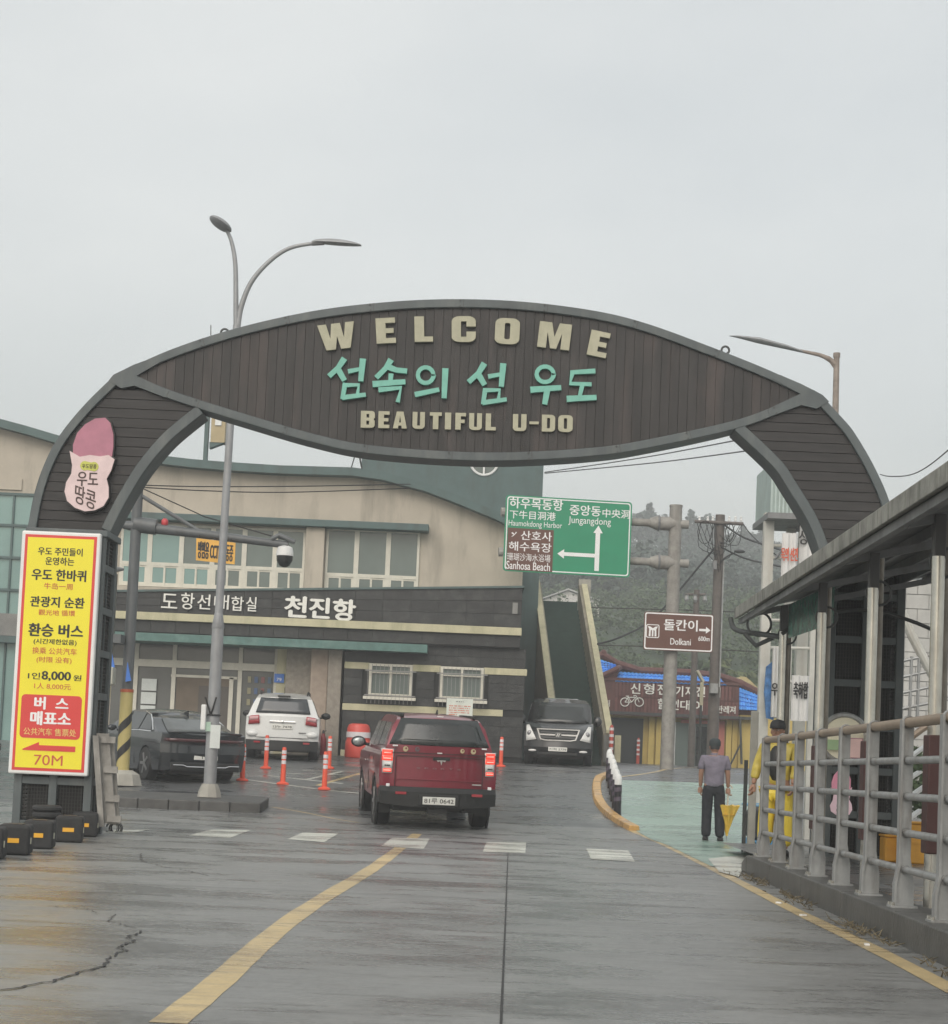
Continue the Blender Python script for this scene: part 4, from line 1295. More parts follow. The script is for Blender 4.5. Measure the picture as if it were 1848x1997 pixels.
for pl in ([(235, 480), (310, 478), (420, 545), (600, 600), (1000, 618), (1230, 645), (1400, 700), (1570, 790)],):
    rg.tube([q_(a, b, 1.0) for a, b in pl], .17, 8)
rg.tube([q_(262, 660, -.2), q_(420, 585, -.2), q_(440, 575, .6)], .12, 8)
rg.ell(q_(312, 468, 1.0), (.16, .16, .2), 8, 6)
shop.part('ridge', rg, maroon, world=True)
shop.part('back_roof', MB().prism([q_(440, 580, 1.2), q_(1230, 645, 1.2), q_(1560, 785, 1.2), q_(1560, 960, 1.2), q_(300, 960, 1.2), q_(250, 500, 1.2)], (0, .3, 0)), maroon, world=True)

# small yellow gabled hut behind the shop
hut = T('thatched_hut', 'small pale yellow gable roof behind the right end of the rental shop', 'hut', P(1445, 1400, 84))
hut.part('roof', MB().prism([P(1418, 1345, 84), P(1444, 1319, 84), P(1455, 1320, 84), P(1482, 1345, 84)], (0, 4, 0)), mat('pale straw roof', (.42, .36, .2), .8, 0, .2, 6, .2, 40), world=True)
hut.part('wall', MB().b2(P(1424, 1345, 84.2), (P(1476, 1345, 84).x, 87.6, zg(84) - .2)), yellow_w, world=True)

# far white gabled house
fh = T('white_house', 'pale white gabled house far off on the hillside beyond the staircase', 'house', P(1107, 1205, 175))
whm = mat('far white plaster', (.6, .58, .56), .8, 0, .05, .8)
fh.part('wall', MB().prism([P(1047, 1215, 175), P(1168, 1215, 175), P(1167, 1174, 175), P(1108, 1152, 175), P(1049, 1173, 175)], (0, 7, 0)), whm, world=True)
fh.part('roof', MB().prism([P(1168, 1172, 174.6), P(1108, 1150, 174.6), P(1048, 1171, 174.6), P(1048, 1169, 174.6), P(1108, 1147, 174.6), P(1170, 1170, 174.6)], (0, 8, 0)), mat('far pale roof', (.4, .4, .4), .6), world=True)
fh.part('window', MB().b2(P(1085, 1196, 174.9), P(1100, 1184, 174.9) + Vector((0, .04, 0))), glass_grey, world=True)

# ------------------------------------------------------------------ hill and vegetation
HP = [(95, 0), (112, .5), (150, 10.2), (215, 16.5), (350, 36.5), (420, 38)]
def hill_z(x, y):
    z = HP[-1][1]
    for (a, za), (b, zb_) in zip(HP, HP[1:]):
        if y <= b:
            z = za + (zb_ - za) * max(0, y - a) / (b - a)
            break
    k = min(1, max(0, (y - 110) / 100))
    return H - .35 + z + k * (1.6 * math.sin(x * .035 + 1) + .9 * math.sin(x * .09 + y * .03))
hb = MB()
nx, ny = 60, 40
vs = [(-220 + 520 * i / nx, 95 + 325 * j / ny, hill_z(-220 + 520 * i / nx, 95 + 325 * j / ny)) for j in range(ny + 1) for i in range(nx + 1)]
hb.add(vs, [(j * (nx + 1) + i, j * (nx + 1) + i + 1, (j + 1) * (nx + 1) + i + 1, (j + 1) * (nx + 1) + i) for j in range(ny) for i in range(nx)])
hill_m = mat('hillside scrub ground', (.04, .062, .033), .9, 0, .35, .5, .3, 3)
struct('hill', hb, hill_m, smooth=60)
def leaf_mat(name, c):
    m = mat(name, c, .7, 0, .3, .5)
    return m
lf_dark = leaf_mat('dark pine foliage', (.04, .062, .048))
lf_mid = leaf_mat('mid green foliage', (.06, .095, .038))
lf_lite = leaf_mat('yellow green foliage', (.11, .14, .05))
bark = mat('tree bark', (.07, .055, .045), .9)
def leaves(mb, c, r, n, size, rnd):
    """n small leaf faces spread through clumps of an ellipsoid"""
    k = max(3, n // 28)
    cl = []
    for _ in range(k):
        while True:
            q = Vector((rnd.uniform(-1, 1), rnd.uniform(-1, 1), rnd.uniform(-1, 1)))
            if q.length < 1: break
        cl.append(q)
    for i in range(n):
        q = cl[i % k] + Vector((rnd.gauss(0, .2), rnd.gauss(0, .2), rnd.gauss(0, .16)))
        p = Vector(c) + Vector((q.x * r[0], q.y * r[1], q.z * r[2]))
        a = Vector((rnd.uniform(-1, 1), rnd.uniform(-1, 1), rnd.uniform(-.6, .6))).normalized()
        b = a.cross(Vector((rnd.uniform(-1, 1), rnd.uniform(-1, 1), rnd.uniform(-1, 1)))).normalized()
        s_ = size * rnd.uniform(.6, 1.4)
        o = len(mb.v)
        mb.v += [p + a * s_, p + b * s_ * .5, p - a * s_, p - b * s_ * .5]
        mb.f.append([o, o + 1, o + 2, o + 3])
rd = random.Random(3)
def fast_mesh(name, mb, m):
    me = D.meshes.new(name)
    me.from_pydata([tuple(p) for p in mb.v], [], mb.f)
    me.materials.append(m)
    return me
# far wood on the slope: one mass
wood = MB()
for _ in range(1000):
    y_ = rd.uniform(200, 352)
    x_ = y_ * rd.uniform(.01, .34)
    s_ = rd.uniform(2.0, 4.0)
    leaves(wood, (x_, y_, hill_z(x_, y_) + s_ * .8), (s_, s_, s_ * 1.0), 90, .42, rd)
o = link('far_wood', fast_mesh('far_wood', wood, lf_dark), None, 'dark misty wood covering the hillside behind the shops', 'stuff')
o['category'] = 'wood'
scrub = MB()
for _ in range(760):
    y_ = rd.uniform(108, 205)
    x_ = y_ * rd.uniform(.03, .33)
    s_ = rd.uniform(.8, 2.0)
    leaves(scrub, (x_, y_, hill_z(x_, y_) + s_ * .6), (s_ * 1.3, s_, s_ * .9), 110, .17, rd)
o = link('hillside_scrub', fast_mesh('hillside_scrub', scrub, lf_mid), None, 'green scrub and bushes on the lower slope behind the blue roofed shop', 'stuff')
o['category'] = 'bushes'
# trees one can tell apart on the ridge
def tree_proto(rng_, h, leafn, lm, kind):
    cr_m = MB(); tr = MB()
    if kind == 'pine':
        tr.tube([(0, 0, -.5), (rng_.uniform(-.3, .3), 0, h * .5), (rng_.uniform(-.4, .4), 0, h * .95)], [.22, .15, .05], 7)
        for k in range(7):
            z = h * (.35 + .1 * k)
            rr_ = (1 - k / 8.5) * h * .28
            for a in range(4):
                an = rng_.uniform(0, 6.28)
                leaves(cr_m, (math.cos(an) * rr_ * .6, math.sin(an) * rr_ * .6, z + rng_.uniform(-.3, .3)), (rr_ * .6, rr_ * .6, .35), leafn // 20, .2, rng_)
            tr.tube([(0, 0, z), (math.cos(an) * rr_, math.sin(an) * rr_, z + .3)], [.06, .02], 5)
    else:
        tr.tube([(0, 0, -.5), (.1, 0, h * .45), (.25, .1, h * .8)], [.2, .13, .05], 7)
        for k in range(5):
            an = k * 1.3
            tr.tube([(.1, 0, h * .4), (math.cos(an) * h * .28, math.sin(an) * h * .28, h * .72)], [.09, .03], 5)
            leaves(cr_m, (math.cos(an) * h * .25, math.sin(an) * h * .25, h * rng_.uniform(.6, .85)), (h * .24, h * .24, h * .2), leafn // 6, .26, rng_)
        leaves(cr_m, (0, 0, h * .85), (h * .22, h * .22, h * .18), leafn // 6, .26, rng_)
    return fast_mesh('crown', cr_m, lm), tr.mesh('trunk', bark)
protos = [tree_proto(random.Random(5), 6.0, 1500, lf_dark, 'pine'), tree_proto(random.Random(9), 5.0, 1300, lf_dark, 'round'), tree_proto(random.Random(12), 3.6, 1400, lf_mid, 'round'), tree_proto(random.Random(21), 2.6, 1300, lf_lite, 'round')]
def put_tree(name, i, x_, y_, z_, sc_, label, group):
    r_ = D.objects.new(name, None)
    C.objects.link(r_)
    r_.location = (x_, y_, z_)
    r_.scale = (sc_, sc_, sc_)
    r_.rotation_euler = (0, 0, rd.uniform(0, 6))
    r_['label'] = label; r_['category'] = 'tree'; r_['group'] = group
    link('crown', protos[i][0], r_); link('trunk', protos[i][1], r_)
ridge = [(1062, 'just right of the teal tower'), (1095, 'over the white far house'), (1130, 'left of the green road sign post'), (1248, 'directly behind the green road sign edge'), (1268, 'left of the concrete sign mast'),
         (1300, 'right behind the concrete sign mast'), (1340, 'between the sign mast and the utility pole'), (1365, 'just left of the utility pole crossarm'), (1392, 'directly behind the utility pole'), (1420, 'just right of the utility pole'),
         (1444, 'under the sagging cables right of the pole'), (1465, 'close left of the white steel gantry'), (1487, 'behind the left leg of the white gantry'), (1515, 'behind the middle leg of the white gantry')]
for i, (px, lab) in enumerate(ridge):
    y_ = 345 + rd.uniform(-8, 8)
    x_ = P(px, 1090, y_).x
    put_tree('ridge_tree', i % 2, x_, y_, hill_z(x_, y_) - .2, rd.uniform(1.3, 2.1), 'dark misty tree on the hill skyline ' + lab, 'trees along the hill ridge')
near = [(1182, 'by the head of the green staircase'), (1212, 'above the left gable of the blue roof'), (1245, 'below the left edge of the brown sign'), (1290, 'under the brown sign'), (1345, 'right below the brown sign'), (1400, 'behind the utility pole foot'),
        (1425, 'above the straw roofed hut'), (1455, 'left of the shelter roof tip')]
for i, (px, lab) in enumerate(near):
    y_ = 114 + rd.uniform(0, 14)
    x_ = P(px, 1280, y_).x
    put_tree('hedge_tree', 2 + i % 2, x_, y_, hill_z(x_, y_) - .3, rd.uniform(.85, 1.3), 'leafy green bush tree ' + lab, 'bush trees behind the rental shop')
# ------------------------------------------------------------------ poles, lamps and signs
def root_at(px, py): return G(px, py)
lamp_m = mat('matt galvanised pole', (.29, .3, .31), .5, .2, .12, 5, dirt=(.18, .17, .16), dirt_amt=.4, streak=5)
# double street lamp
LYp = 32.6
lb = P(408, 1549, LYp); lb.z = zg(LYp) + .15
sl = T('street_lamp', 'tall grey double armed street lamp rising behind the left of the arch', 'street lamp', lb)
tx = lb.x
def Lz(px, py): return P(px, py, LYp).z
def Lp(px, py, dy=0): p = P(px, py, LYp); return Vector((p.x, LYp + dy, p.z))
sl.part('base', MB().lathe([(.22, 0), (.2, .1), (.16, .2), (.14, .24)], (0, 0, 0), 8), conc_l, smooth=30)
sl.part('lower_pole', MB().tube([(0, 0, .2), (0, 0, Lz(430, 1226) - lb.z)], [.115, .108], 14), lamp_m, smooth=50)
sl.part('joint_collar', MB().lathe([(.11, Lz(430, 1226) - lb.z - .0), (.118, Lz(430, 1226) - lb.z + .02), (.076, Lz(432, 1196) - lb.z)], (0, 0, 0), 14), lamp_m, smooth=50)
tp = Lp(461, 634)
sl.part('upper_pole', MB().tube([(0, 0, Lz(432, 1197) - lb.z), (tp.x - lb.x, 0, tp.z - lb.z)], [.076, .065], 14), lamp_m, smooth=50)
arm1 = smooth_pts([Lp(461, 640), Lp(460, 609), Lp(459, 520), Lp(452, 474), Lp(442, 449)], 5)
arm2 = smooth_pts([Lp(463, 640), Lp(470, 599), Lp(490, 550), Lp(525, 510), Lp(565, 484), Lp(616, 474)], 5)
sl.part('arm', MB().tube(arm1, [.055 - .025 * i / len(arm1) for i in range(len(arm1))], 10), lamp_m, world=True, smooth=50)
sl.part('arm', MB().tube(arm2, [.055 - .022 * i / len(arm2) for i in range(len(arm2))], 10), lamp_m, world=True, smooth=50)
h1 = MB().ell(Lp(430, 437), (.23, .34, .085), 16, 8, Matrix.Rotation(R(27), 3, 'Y'))
sl.part('lamp_head', h1, lamp_m, world=True, smooth=60)
hd = MB()
c2 = Lp(658, 472)
hv = []
for i in range(13):
    t = i / 12
    xx = -.44 + .88 * t
    hh = .085 * math.sin(math.pi * min(1, t * .85 + .12)) ** .7
    ww = .13 * math.sin(math.pi * (t * .9 + .05)) ** .5
    hv.append((xx, hh, ww))
vs, fs = [], []
for xx, hh, ww in hv:
    for k in range(10):
        a = math.pi * k / 9
        vs.append(c2 + Vector((xx, ww * math.cos(a), hh * math.sin(a) - .035 - xx * .03)))
for i in range(12):
    for k in range(9): fs.append((i * 10 + k, i * 10 + k + 1, (i + 1) * 10 + k + 1, (i + 1) * 10 + k))
    fs.append((i * 10 + 9, i * 10, (i + 1) * 10, (i + 1) * 10 + 9))
fs += [tuple(range(10)), tuple(120 + k for k in range(10))]
sl.part('lamp_head', hd.add(vs, fs), lamp_m, world=True, smooth=50)
sl.part('clamp', MB().tube([Lp(608, 474.5), Lp(632, 473)], .05, 8), steel_dark, world=True)
z_ = Lz(418, 1405)
bxo = sl.part('cable_box', MB().b2((-.2, -.2, z_ - lb.z - .18), (-.11, -.1, z_ - lb.z + .28)), white_p, bevel=.02)
sl.part('strap', MB().ring((0, 0, z_ - lb.z + .1), .13, .014, (0, 0, 1), 14, 5).tube([(-.03, -.12, z_ - lb.z + .1), (-.14, -.16, z_ - lb.z + .42)], .016, 5).tube([(-.03, -.12, z_ - lb.z + .1), (.06, -.16, z_ - lb.z + .42)], .016, 5), black_p)
sl.part('notice', MB().b2((-.02, -.14, z_ - lb.z - .5), (.16, -.13, z_ - lb.z - .08)), paper)
sl.part('notice', MB().b2((-.11, -.14, z_ - lb.z + .02 - .05), (-.02, -.13, z_ - lb.z - .0 - .2)), mat('pale green sticker', (.4, .55, .45), .6))

# right street lamp behind the arch
rl = T('street_lamp', 'single armed street lamp with long head sticking out above the right of the arch', 'street lamp', (P(1622, 1100, 40).x, 40, zg(40)))
old = mat('weathered brown pole', (.26, .22, .19), .7, 0, .3, 8, dirt=(.14, .1, .08), dirt_amt=.6, streak=6)
def Q(px, py, Y=40): return P(px, py, Y)
q0 = Q(1631, 697)
rl.part('pole', MB().tube([(0, 0, 0), (0, 0, (q0.z - zg(40)) * .5), (q0.x - rl.loc.x, 0, q0.z - zg(40))], [.13, .1, .065], 12), old, smooth=50)
rl.part('arm', MB().tube([Q(1631, 712), Q(1615, 699), Q(1597, 692), Q(1560, 684)], [.07, .055, .045, .035], 8), old, world=True, smooth=50)
rl.part('brace', MB().tube([Q(1631, 724), Q(1618, 706), Q(1600, 694)], .02, 6), old, world=True)
rl.part('lamp_head', MB().tube([Q(1565, 686), Q(1530, 676), Q(1480, 664), Q(1440, 657), Q(1422, 655)], [.05, .1, .13, .06, .015], 12, flat=.5), lamp_m, world=True, smooth=50)
rl.part('pole_cap', MB().lathe([(.08, 0), (.08, .1)], q0, 10), old, world=True)

# grey CCTV mast
CY = 36.0
cb = Vector((P(238, 1520, CY).x, CY, zg(CY)))
cc = T('cctv_mast', 'dark grey mast beside the left pillar with camera arm, yellow foot and cabinets', 'mast', cb)
cm_ = mat('slate grey mast paint', (.1, .11, .115), .45, 0, .12, 4, dirt=(.06, .06, .06), dirt_amt=.4, streak=5)
def Cp(px, py, dy=0): p = P(px, py, CY); return Vector((p.x, CY + dy, p.z))
def cz(py, px=250): return P(px, py, CY).z - cb.z
cc.part('pole', MB().tube([(0, 0, .3), (0, 0, cz(945, 268))], [.118, .105], 16), cm_, smooth=50)
cc.part('foot', MB().lathe([(.4, 0), (.34, .22), (.2, .3)], (0, 0, 0), 8), conc_l, smooth=30)
cc.part('warning_sleeve', MB().lathe([(.13, .3), (.128, cz(1345))], (0, 0, 0), 16), mat('yellow warning sleeve', (.45, .38, .15), .5, 0, .1, 4, dirt=(.3, .25, .1), dirt_amt=.4, streak=5), smooth=50)
ch = MB()
for k in range(2):
    z0 = .42 + k * .5
    vs, fs = [], []
    for i in range(9):
        a = R(-170 + i * 20)
        for dz in (0, .2): vs.append((.1335 * math.cos(a), .1335 * math.sin(a), z0 + .045 * i + dz))
    ch.add(vs, [(2 * i, 2 * i + 2, 2 * i + 3, 2 * i + 1) for i in range(8)])
cc.part('black_chevron', ch, black_p)
cc.part('red_band', MB().lathe([(.135, cz(1350)), (.135, cz(1344))], (0, 0, 0), 16), mat('red band', (.4, .09, .03), .5))
cc.part('cabinet', MB().b2(Cp(204, 1238, -.5), Cp(232, 1120, -.1)), mat('grey green cabinet', (.11, .12, .11), .5, 0, .1, 3), world=True, bevel=.02)
cc.part('cabinet_shelf', MB().b2(Cp(200, 1255, -.55), Cp(246, 1240, .1)), cm_, world=True)
cc.part('call_box', MB().b2(Cp(211, 1337, -.6), Cp(232, 1303, -.25)), mat('pale call box', (.45, .45, .38), .5), world=True, bevel=.03)
cc.part('blue_fin', MB().prism([Cp(212, 1305, -.45), Cp(226, 1272, -.45), Cp(232, 1303, -.45)], (0, .05, 0)), sky_blue, world=True)
cc.part('blue_fin', MB().prism([Cp(248, 1330, -.2), Cp(252, 1292, -.2), Cp(259, 1328, -.2)], (0, .05, 0)), sky_blue, world=True)
cc.part('nameplate', MB().b2(Cp(206, 1362, -.55), Cp(226, 1340, -.5)), mat('cream nameplate', (.5, .45, .25), .6), world=True)
armp = [Cp(236, 1023), Cp(262, 1026), Cp(400, 1042), Cp(562, 1063)]
cc.part('camera_arm', MB().tube(armp, [.07, .11, .09, .075], 12), cm_, world=True, smooth=50)
cc.part('arm_socket', MB().tube([Cp(262, 1022), Cp(305, 1028)], .16, 12), cm_, world=True, smooth=50)
cc.part('stay', MB().tube([Cp(268, 962), Cp(392, 1038)], .04, 8), cm_, world=True)
cc.part('stay_wire', MB().tube([Cp(268, 948), Cp(400, 1008), Cp(560, 1054)], .012, 5), black_p, world=True)
bh = cc.part('beacon', MB().lathe([(.03, -.06), (.07, -.01), (.07, .07), (.035, .11)], Cp(321, 1022), 12), mat('red beacon lens', (.55, .05, .06), .3), world=True, smooth=60)
pc_ = Cp(555, 1084)
dc = cc.part('camera_housing', MB().lathe([(.04, .22), (.15, .17), (.172, .06), (.172, 0)], pc_, 16), white_p, world=True, smooth=50)
cc.part('camera_dome', MB().lathe([(.165, -.001), (.16, -.1), (.1, -.2), (.02, -.235)], pc_, 16), glass_dark, world=True, smooth=60)
cc.part('camera_bracket', MB().tube([Cp(553, 1064), pc_ + Vector((0, 0, .2))], .035, 8).tube([Cp(530, 1052, -.05), Cp(545, 1044, -.05), Cp(575, 1058, -.05)], .05, 8), cm_, world=True, smooth=50)
cc.part('side_camera', MB().tube([Cp(240, 1110), Cp(226, 1112, -.2), Cp(214, 1118, -.35)], [.03, .07, .1], 10), steel, world=True, smooth=50)
ys_ = T('cctv_notice_sign', 'orange yellow CCTV notice hanging under the camera arm', 'sign', Cp(422, 1098, -.15))
sq = [Cp(384, 1094, -.15), Cp(385, 1051, -.15), Cp(461, 1060, -.15), Cp(459, 1102, -.15)]
ys_.part('panel', MB().prism(sq, (0, .03, 0)), mat('orange yellow sign', (.72, .4, .07), .5), world=True)
ysr = (sq[3] - sq[0]).normalized()
txt('방범용 CCTV 작동중', ys_.o, (sq[0] + sq[1] + sq[2] + sq[3]) / 4 + Vector((0, -.004, 0)) - ys_.loc, .7, .34, black_p, ysr, (0, 0, 1), .03)
for px in (390, 420, 452): ys_.part('hanger', MB().tube([Cp(px, 1044 + (px - 390) * .13, -.1), Cp(px, 1056 + (px - 390) * .13, -.14)], .012, 5), black_p, world=True)

# green gantry road sign on a concrete mast, with brown sign below
GY = 51.0
gb_ = Vector((P(1300, 1490, GY).x, GY, zg(GY)))
gm = T('sign_mast', 'stout weathered grey mast carrying the green direction sign on two arms', 'mast', gb_)
mast_m = mat('weathered mast', (.27, .26, .24), .65, 0, .25, 5, .1, 40, dirt=(.15, .14, .12), dirt_amt=.6, streak=4)
def Gp(px, py, dy=0): p = P(px, py, GY); return Vector((p.x, GY + dy, p.z))
gm.part('pole', MB().tube([(0, 0, -.1), (0, 0, Gp(1318, 987).z - gb_.z)], [.2, .18], 18), mast_m, smooth=50)
gm.part('pole_cap', MB().lathe([(.19, Gp(1318, 989).z - gb_.z), (.19, Gp(1318, 985).z - gb_.z)], (0, 0, 0), 18), mast_m)
for py in (1022, 1098):
    gm.part('arm', MB().tube([Gp(1215, py - 5, -.0), Gp(1342, py + 1, -.0)], [.105, .125], 12), mast_m, world=True, smooth=50)
    gm.part('arm_collar', MB().tube([Gp(1266, py - 3), Gp(1280, py - 2), Gp(1316, py)], [.13, .2, .2], 12), mast_m, world=True, smooth=50)
    gm.part('clamp', MB().ring(Gp(1284, py - 2), .21, .03, (1, 0, 0), 14, 5), steel_dark, world=True)
gs_ = T('direction_sign', 'large green road direction sign with arrows and brown beach panel', 'road sign', Gp(1105, 1050, -.5))
gr = Vector((math.cos(R(7)), math.sin(R(7)), 0)); gu = Vector((0, 0, 1))
gn = gr.cross(gu)
k = GY / F
gW, gH_ = 247 * k / math.cos(R(7)), 148 * k
def gpt(cx, cy, lift=0):     # crop coordinates of the sign photo -> local point (cx 225..1055, cy 175..705)
    # sign box in crop: left 225 (y175-680), right 1055 (y210-718)
    u = (cx - 225 + (cy - 190) * .03) / 835 - .5
    top = 172 + (cx - 225) * .046
    v = .5 - (cy - top) / 512
    return gr * (u * gW) + gu * (v * gH_) + gn * lift
green_s = mat('green road sign film', (.02, .25, .13), .4, 0, .06, 1.5)
gloops = [rr(-gW / 2, -gH_ / 2, gW / 2, gH_ / 2, .1)]
shape(gloops, gs_.o, (0, 0, 0) , green_s, gr, gu, ex=.03, name='panel')
shape([rr(-gW / 2 + .04, -gH_ / 2 + .04, gW / 2 - .04, gH_ / 2 - .04, .08), rr(-gW / 2 + .07, -gH_ / 2 + .07, gW / 2 - .07, gH_ / 2 - .07, .07)], gs_.o, gn * .034, white_s, gr, gu, ex=.002, name='border')
kc = 1 / 2.0533 * .6111 * k
def gt(s_, x0, x1, y0, y1, bold=.012, m=None):
    txt(s_, gs_.o, gpt((x0 + x1) / 2, (y0 + y1) / 2, .036), (x1 - x0) * kc, (y1 - y0) * kc, m or white_s, gr, gu, bold, .002)
gt('하우목동항', 250, 600, 198, 268, .025); gt('下牛目洞港', 250, 552, 282, 336, .015); gt('Haumokdong Harbor', 243, 595, 350, 398, .008)
gt('중앙동', 645, 850, 238, 305, .025); gt('中央洞', 862, 1042, 262, 318, .015); gt('Jungangdong', 636, 918, 318, 376, .008)
brown_s = mat('brown road sign film', (.12, .05, .035), .45, 0, .08, 2)
shape([rect(0, 0, 302 * kc, 275 * kc)], gs_.o, gpt(386, 542, .036), brown_s, gr, gu, ex=.002, name='brown_panel')
def gt2(*a, **kw):
    s_, x0, x1, y0, y1 = a[:5]
    txt(s_, gs_.o, gpt((x0 + x1) / 2, (y0 + y1) / 2, .042), (x1 - x0) * kc, (y1 - y0) * kc, white_s, gr, gu, kw.get('bold', .02), .002)
gt2('산호사', 325, 528, 418, 478); gt2('해수욕장', 247, 525, 492, 552); gt2('珊瑚沙海水浴場', 236, 520, 568, 618, bold=.01); gt2('Sanhosa Beach', 232, 518, 624, 676, bold=.012)
shape([[(0, 0), (.3, .1), (.9, .9), (.7, 1), (.5, .5), (.2, .9), (0, .7), (.4, .4)]], gs_.o, gpt(280, 438, .042), white_s, gr, gu, w=38 * kc, h=34 * kc, name='beach_symbol')
shape([[(-16, 0), (16, 0), (16, 250), (34, 250), (2, 300), (-32, 250), (-16, 250)]], gs_.o, gpt(830, 525, .036), white_s, gr, gu, w=62 * kc, h=298 * kc, name='arrow_ahead')
shape([[(0, 0), (45, 34), (45, 13), (255, 13), (255, -13), (45, -13), (45, -34)]], gs_.o, gpt(690, 570, .037), white_s, gr, gu, w=250 * kc, h=62 * kc, name='arrow_left')
for cx, cy in ((218, 285), (205, 555)): gs_.part('arm_end', MB().tube([gpt(cx + 6, cy, -.1), gpt(cx - 20, cy, -.1)], .13, 10), mast_m)
bs = T('tourist_sign', 'brown tourist sign with Korean name and right arrow on the grey mast', 'road sign', Gp(1320, 1234, -.32))
bW, bH = 136 * k, 74 * k
br = Vector((math.cos(R(4)), math.sin(R(4)), 0)); bn_ = br.cross(gu)
shape([rr(-bW / 2, -bH / 2, bW / 2, bH / 2, .06)], bs.o, (0, 0, 0), brown_s, br, gu, ex=.025, name='panel')
shape([rr(-bW / 2 + .02, -bH / 2 + .02, bW / 2 - .02, bH / 2 - .02, .055), rr(-bW / 2 + .055, -bH / 2 + .055, bW / 2 - .055, bH / 2 - .055, .04)], bs.o, bn_ * .028, white_s, br, gu, ex=.002, name='border')
def bt(s_, x0, x1, y0, y1, bold=.015, shp=None):
    u = ((x0 + x1) / 2 - 1120) / 465 - .5
    v = .5 - ((y0 + y1) / 2 - 942 - ((x0 + x1) / 2 - 1120) * .06) / 218
    c = br * (u * bW) + gu * (v * bH) + bn_ * .03
    if shp: shape(shp, bs.o, c, white_s, br, gu, w=(x1 - x0) * kc, h=(y1 - y0) * kc, name=s_)
    else: txt(s_, bs.o, c, (x1 - x0) * kc, (y1 - y0) * kc, white_s, br, gu, bold, .002)
bt('돌칸이', 1255, 1475, 990, 1062, .03); bt('Dolkani', 1300, 1435, 1100, 1142, .012); bt('600m', 1487, 1560, 1092, 1122, .02)
bt('arrow', 1490, 1565, 1035, 1080, shp=[[(0, 15), (45, 15), (45, 0), (75, 22), (45, 45), (45, 30), (0, 30)]])
bt('symbol_frame', 1135, 1222, 1012, 1100, shp=[rr(0, 0, 87, 88, 12), rr(5, 5, 82, 83, 9)])
bt('rock_symbol', 1145, 1212, 1024, 1090, shp=[[(10, 0), (22, 0), (22, 34), (30, 40), (30, 0), (40, 0), (40, 40), (48, 34), (48, 0), (60, 0), (58, 44), (68, 62), (52, 60), (36, 50), (18, 60), (2, 62), (12, 44)]])
bs.part('bracket', MB().tube([(0, .04, .25), (0, .3, .25)], .04, 6).tube([(0, .04, -.25), (0, .3, -.25)], .04, 6), steel_dark)

# utility poles
wood_p = mat('dark concrete utility pole', (.13, .115, .105), .8, 0, .2, 5, .1, 40, dirt=(.07, .06, .055), dirt_amt=.5, streak=5)
def upole(name, label, pxb, pyt, pxt, Y, r0, r1, bar=None):
    b = Vector((P(pxb, 1480, Y).x, Y, zg(Y)))
    t_ = T(name, label, 'utility pole', b)
    zt2 = P(pxt, pyt, Y).z - b.z
    t_.part('pole', MB().tube([(0, 0, -.1), (0, 0, zt2)], [r0, r1], 14), wood_p, smooth=50)
    return t_, zt2
u1, uz = upole('utility_pole', 'tall dark utility pole with crossarm and tangled cables right of the brown sign', 1388, 1004, 1403, 62, .21, .165)
def Up(px, py, dy=0): p = P(px, py, 62); return Vector((p.x, 62 + dy, p.z))
u1.part('crossarm', MB().tube([Up(1353, 1018, -.2), Up(1447, 1023, -.2)], .06, 8), wood_p, world=True)
for px in (1362, 1378, 1388, 1420, 1432, 1443): u1.part('insulator', MB().lathe([(.03, 0), (.05, .06), (.03, .12), (.05, .15), (.02, .2)], Up(px, 1019, -.2), 8), white_p, world=True)
u1.part('lamp_arm', MB().tube(smooth_pts([Up(1400, 1105, -.1), Up(1405, 1095, -.2), Up(1415, 1087, -.3), Up(1430, 1080, -.4)]), .03, 6), dark_steel, world=True)
u1.part('lamp_head', MB().ell(Up(1438, 1078, -.45), (.2, .12, .07), 10, 6), dark_steel, world=True)
u1.part('meter_box', MB().b2(Up(1381, 1352, -.5), Up(1396, 1334, -.2)), steel, world=True)
u1.part('conduit', MB().tube([Up(1401, 1340, -.18), Up(1410, 1080, -.18)], .03, 6), steel, world=True)
cl = MB()
rr2 = random.Random(4)
for _ in range(9):
    a = Up(rr2.uniform(1356, 1395), 1022, -.2); b = Up(1402 + rr2.uniform(-3, 3), rr2.uniform(1060, 1120), -.2)
    m_ = (a + b) / 2 + Vector((rr2.uniform(-.5, .2), rr2.uniform(-.2, .2), -rr2.uniform(.1, .6)))
    cl.tube(smooth_pts([a, m_, b]), .011, 4)
for _ in range(6):
    a = Up(rr2.uniform(1412, 1445), 1023, -.2); b = Up(1402 + rr2.uniform(-2, 3), rr2.uniform(1040, 1100), -.2)
    m_ = (a + b) / 2 + Vector((rr2.uniform(-.1, .3), 0, -rr2.uniform(.1, .5)))
    cl.tube(smooth_pts([a, m_, b]), .011, 4)
cl.ring(Up(1420, 1040, -.3), .14, .02, (.3, 1, 0), 16, 5, ry=.32)
cl.ring(Up(1372, 1040, -.3), .25, .012, (.2, 1, 0), 16, 4, ry=.4)
u1.part('cable_tangle', cl, black_p, world=True)
u1.part('transformer', MB().b2(Up(1386, 1112, -.5), Up(1394, 1096, -.3)), steel_dark, world=True)
u2, uz = upole('utility_pole', 'short dark utility pole half hidden behind the brown sign', 1347, 1150, 1356, 68, .14, .11)
p2 = P(1355, 1160, 68)
u2.part('crossarm', MB().tube([p2 + Vector((-.35, 0, 0)), p2 + Vector((.4, 0, .03))], .05, 6), wood_p, world=True)
for dx in (-.33, .0, .36): u2.part('insulator', MB().lathe([(.04, -.3), (.09, -.2), (.07, -.05), (.09, 0)], p2 + Vector((dx, -.1, 0)), 8), steel, world=True)
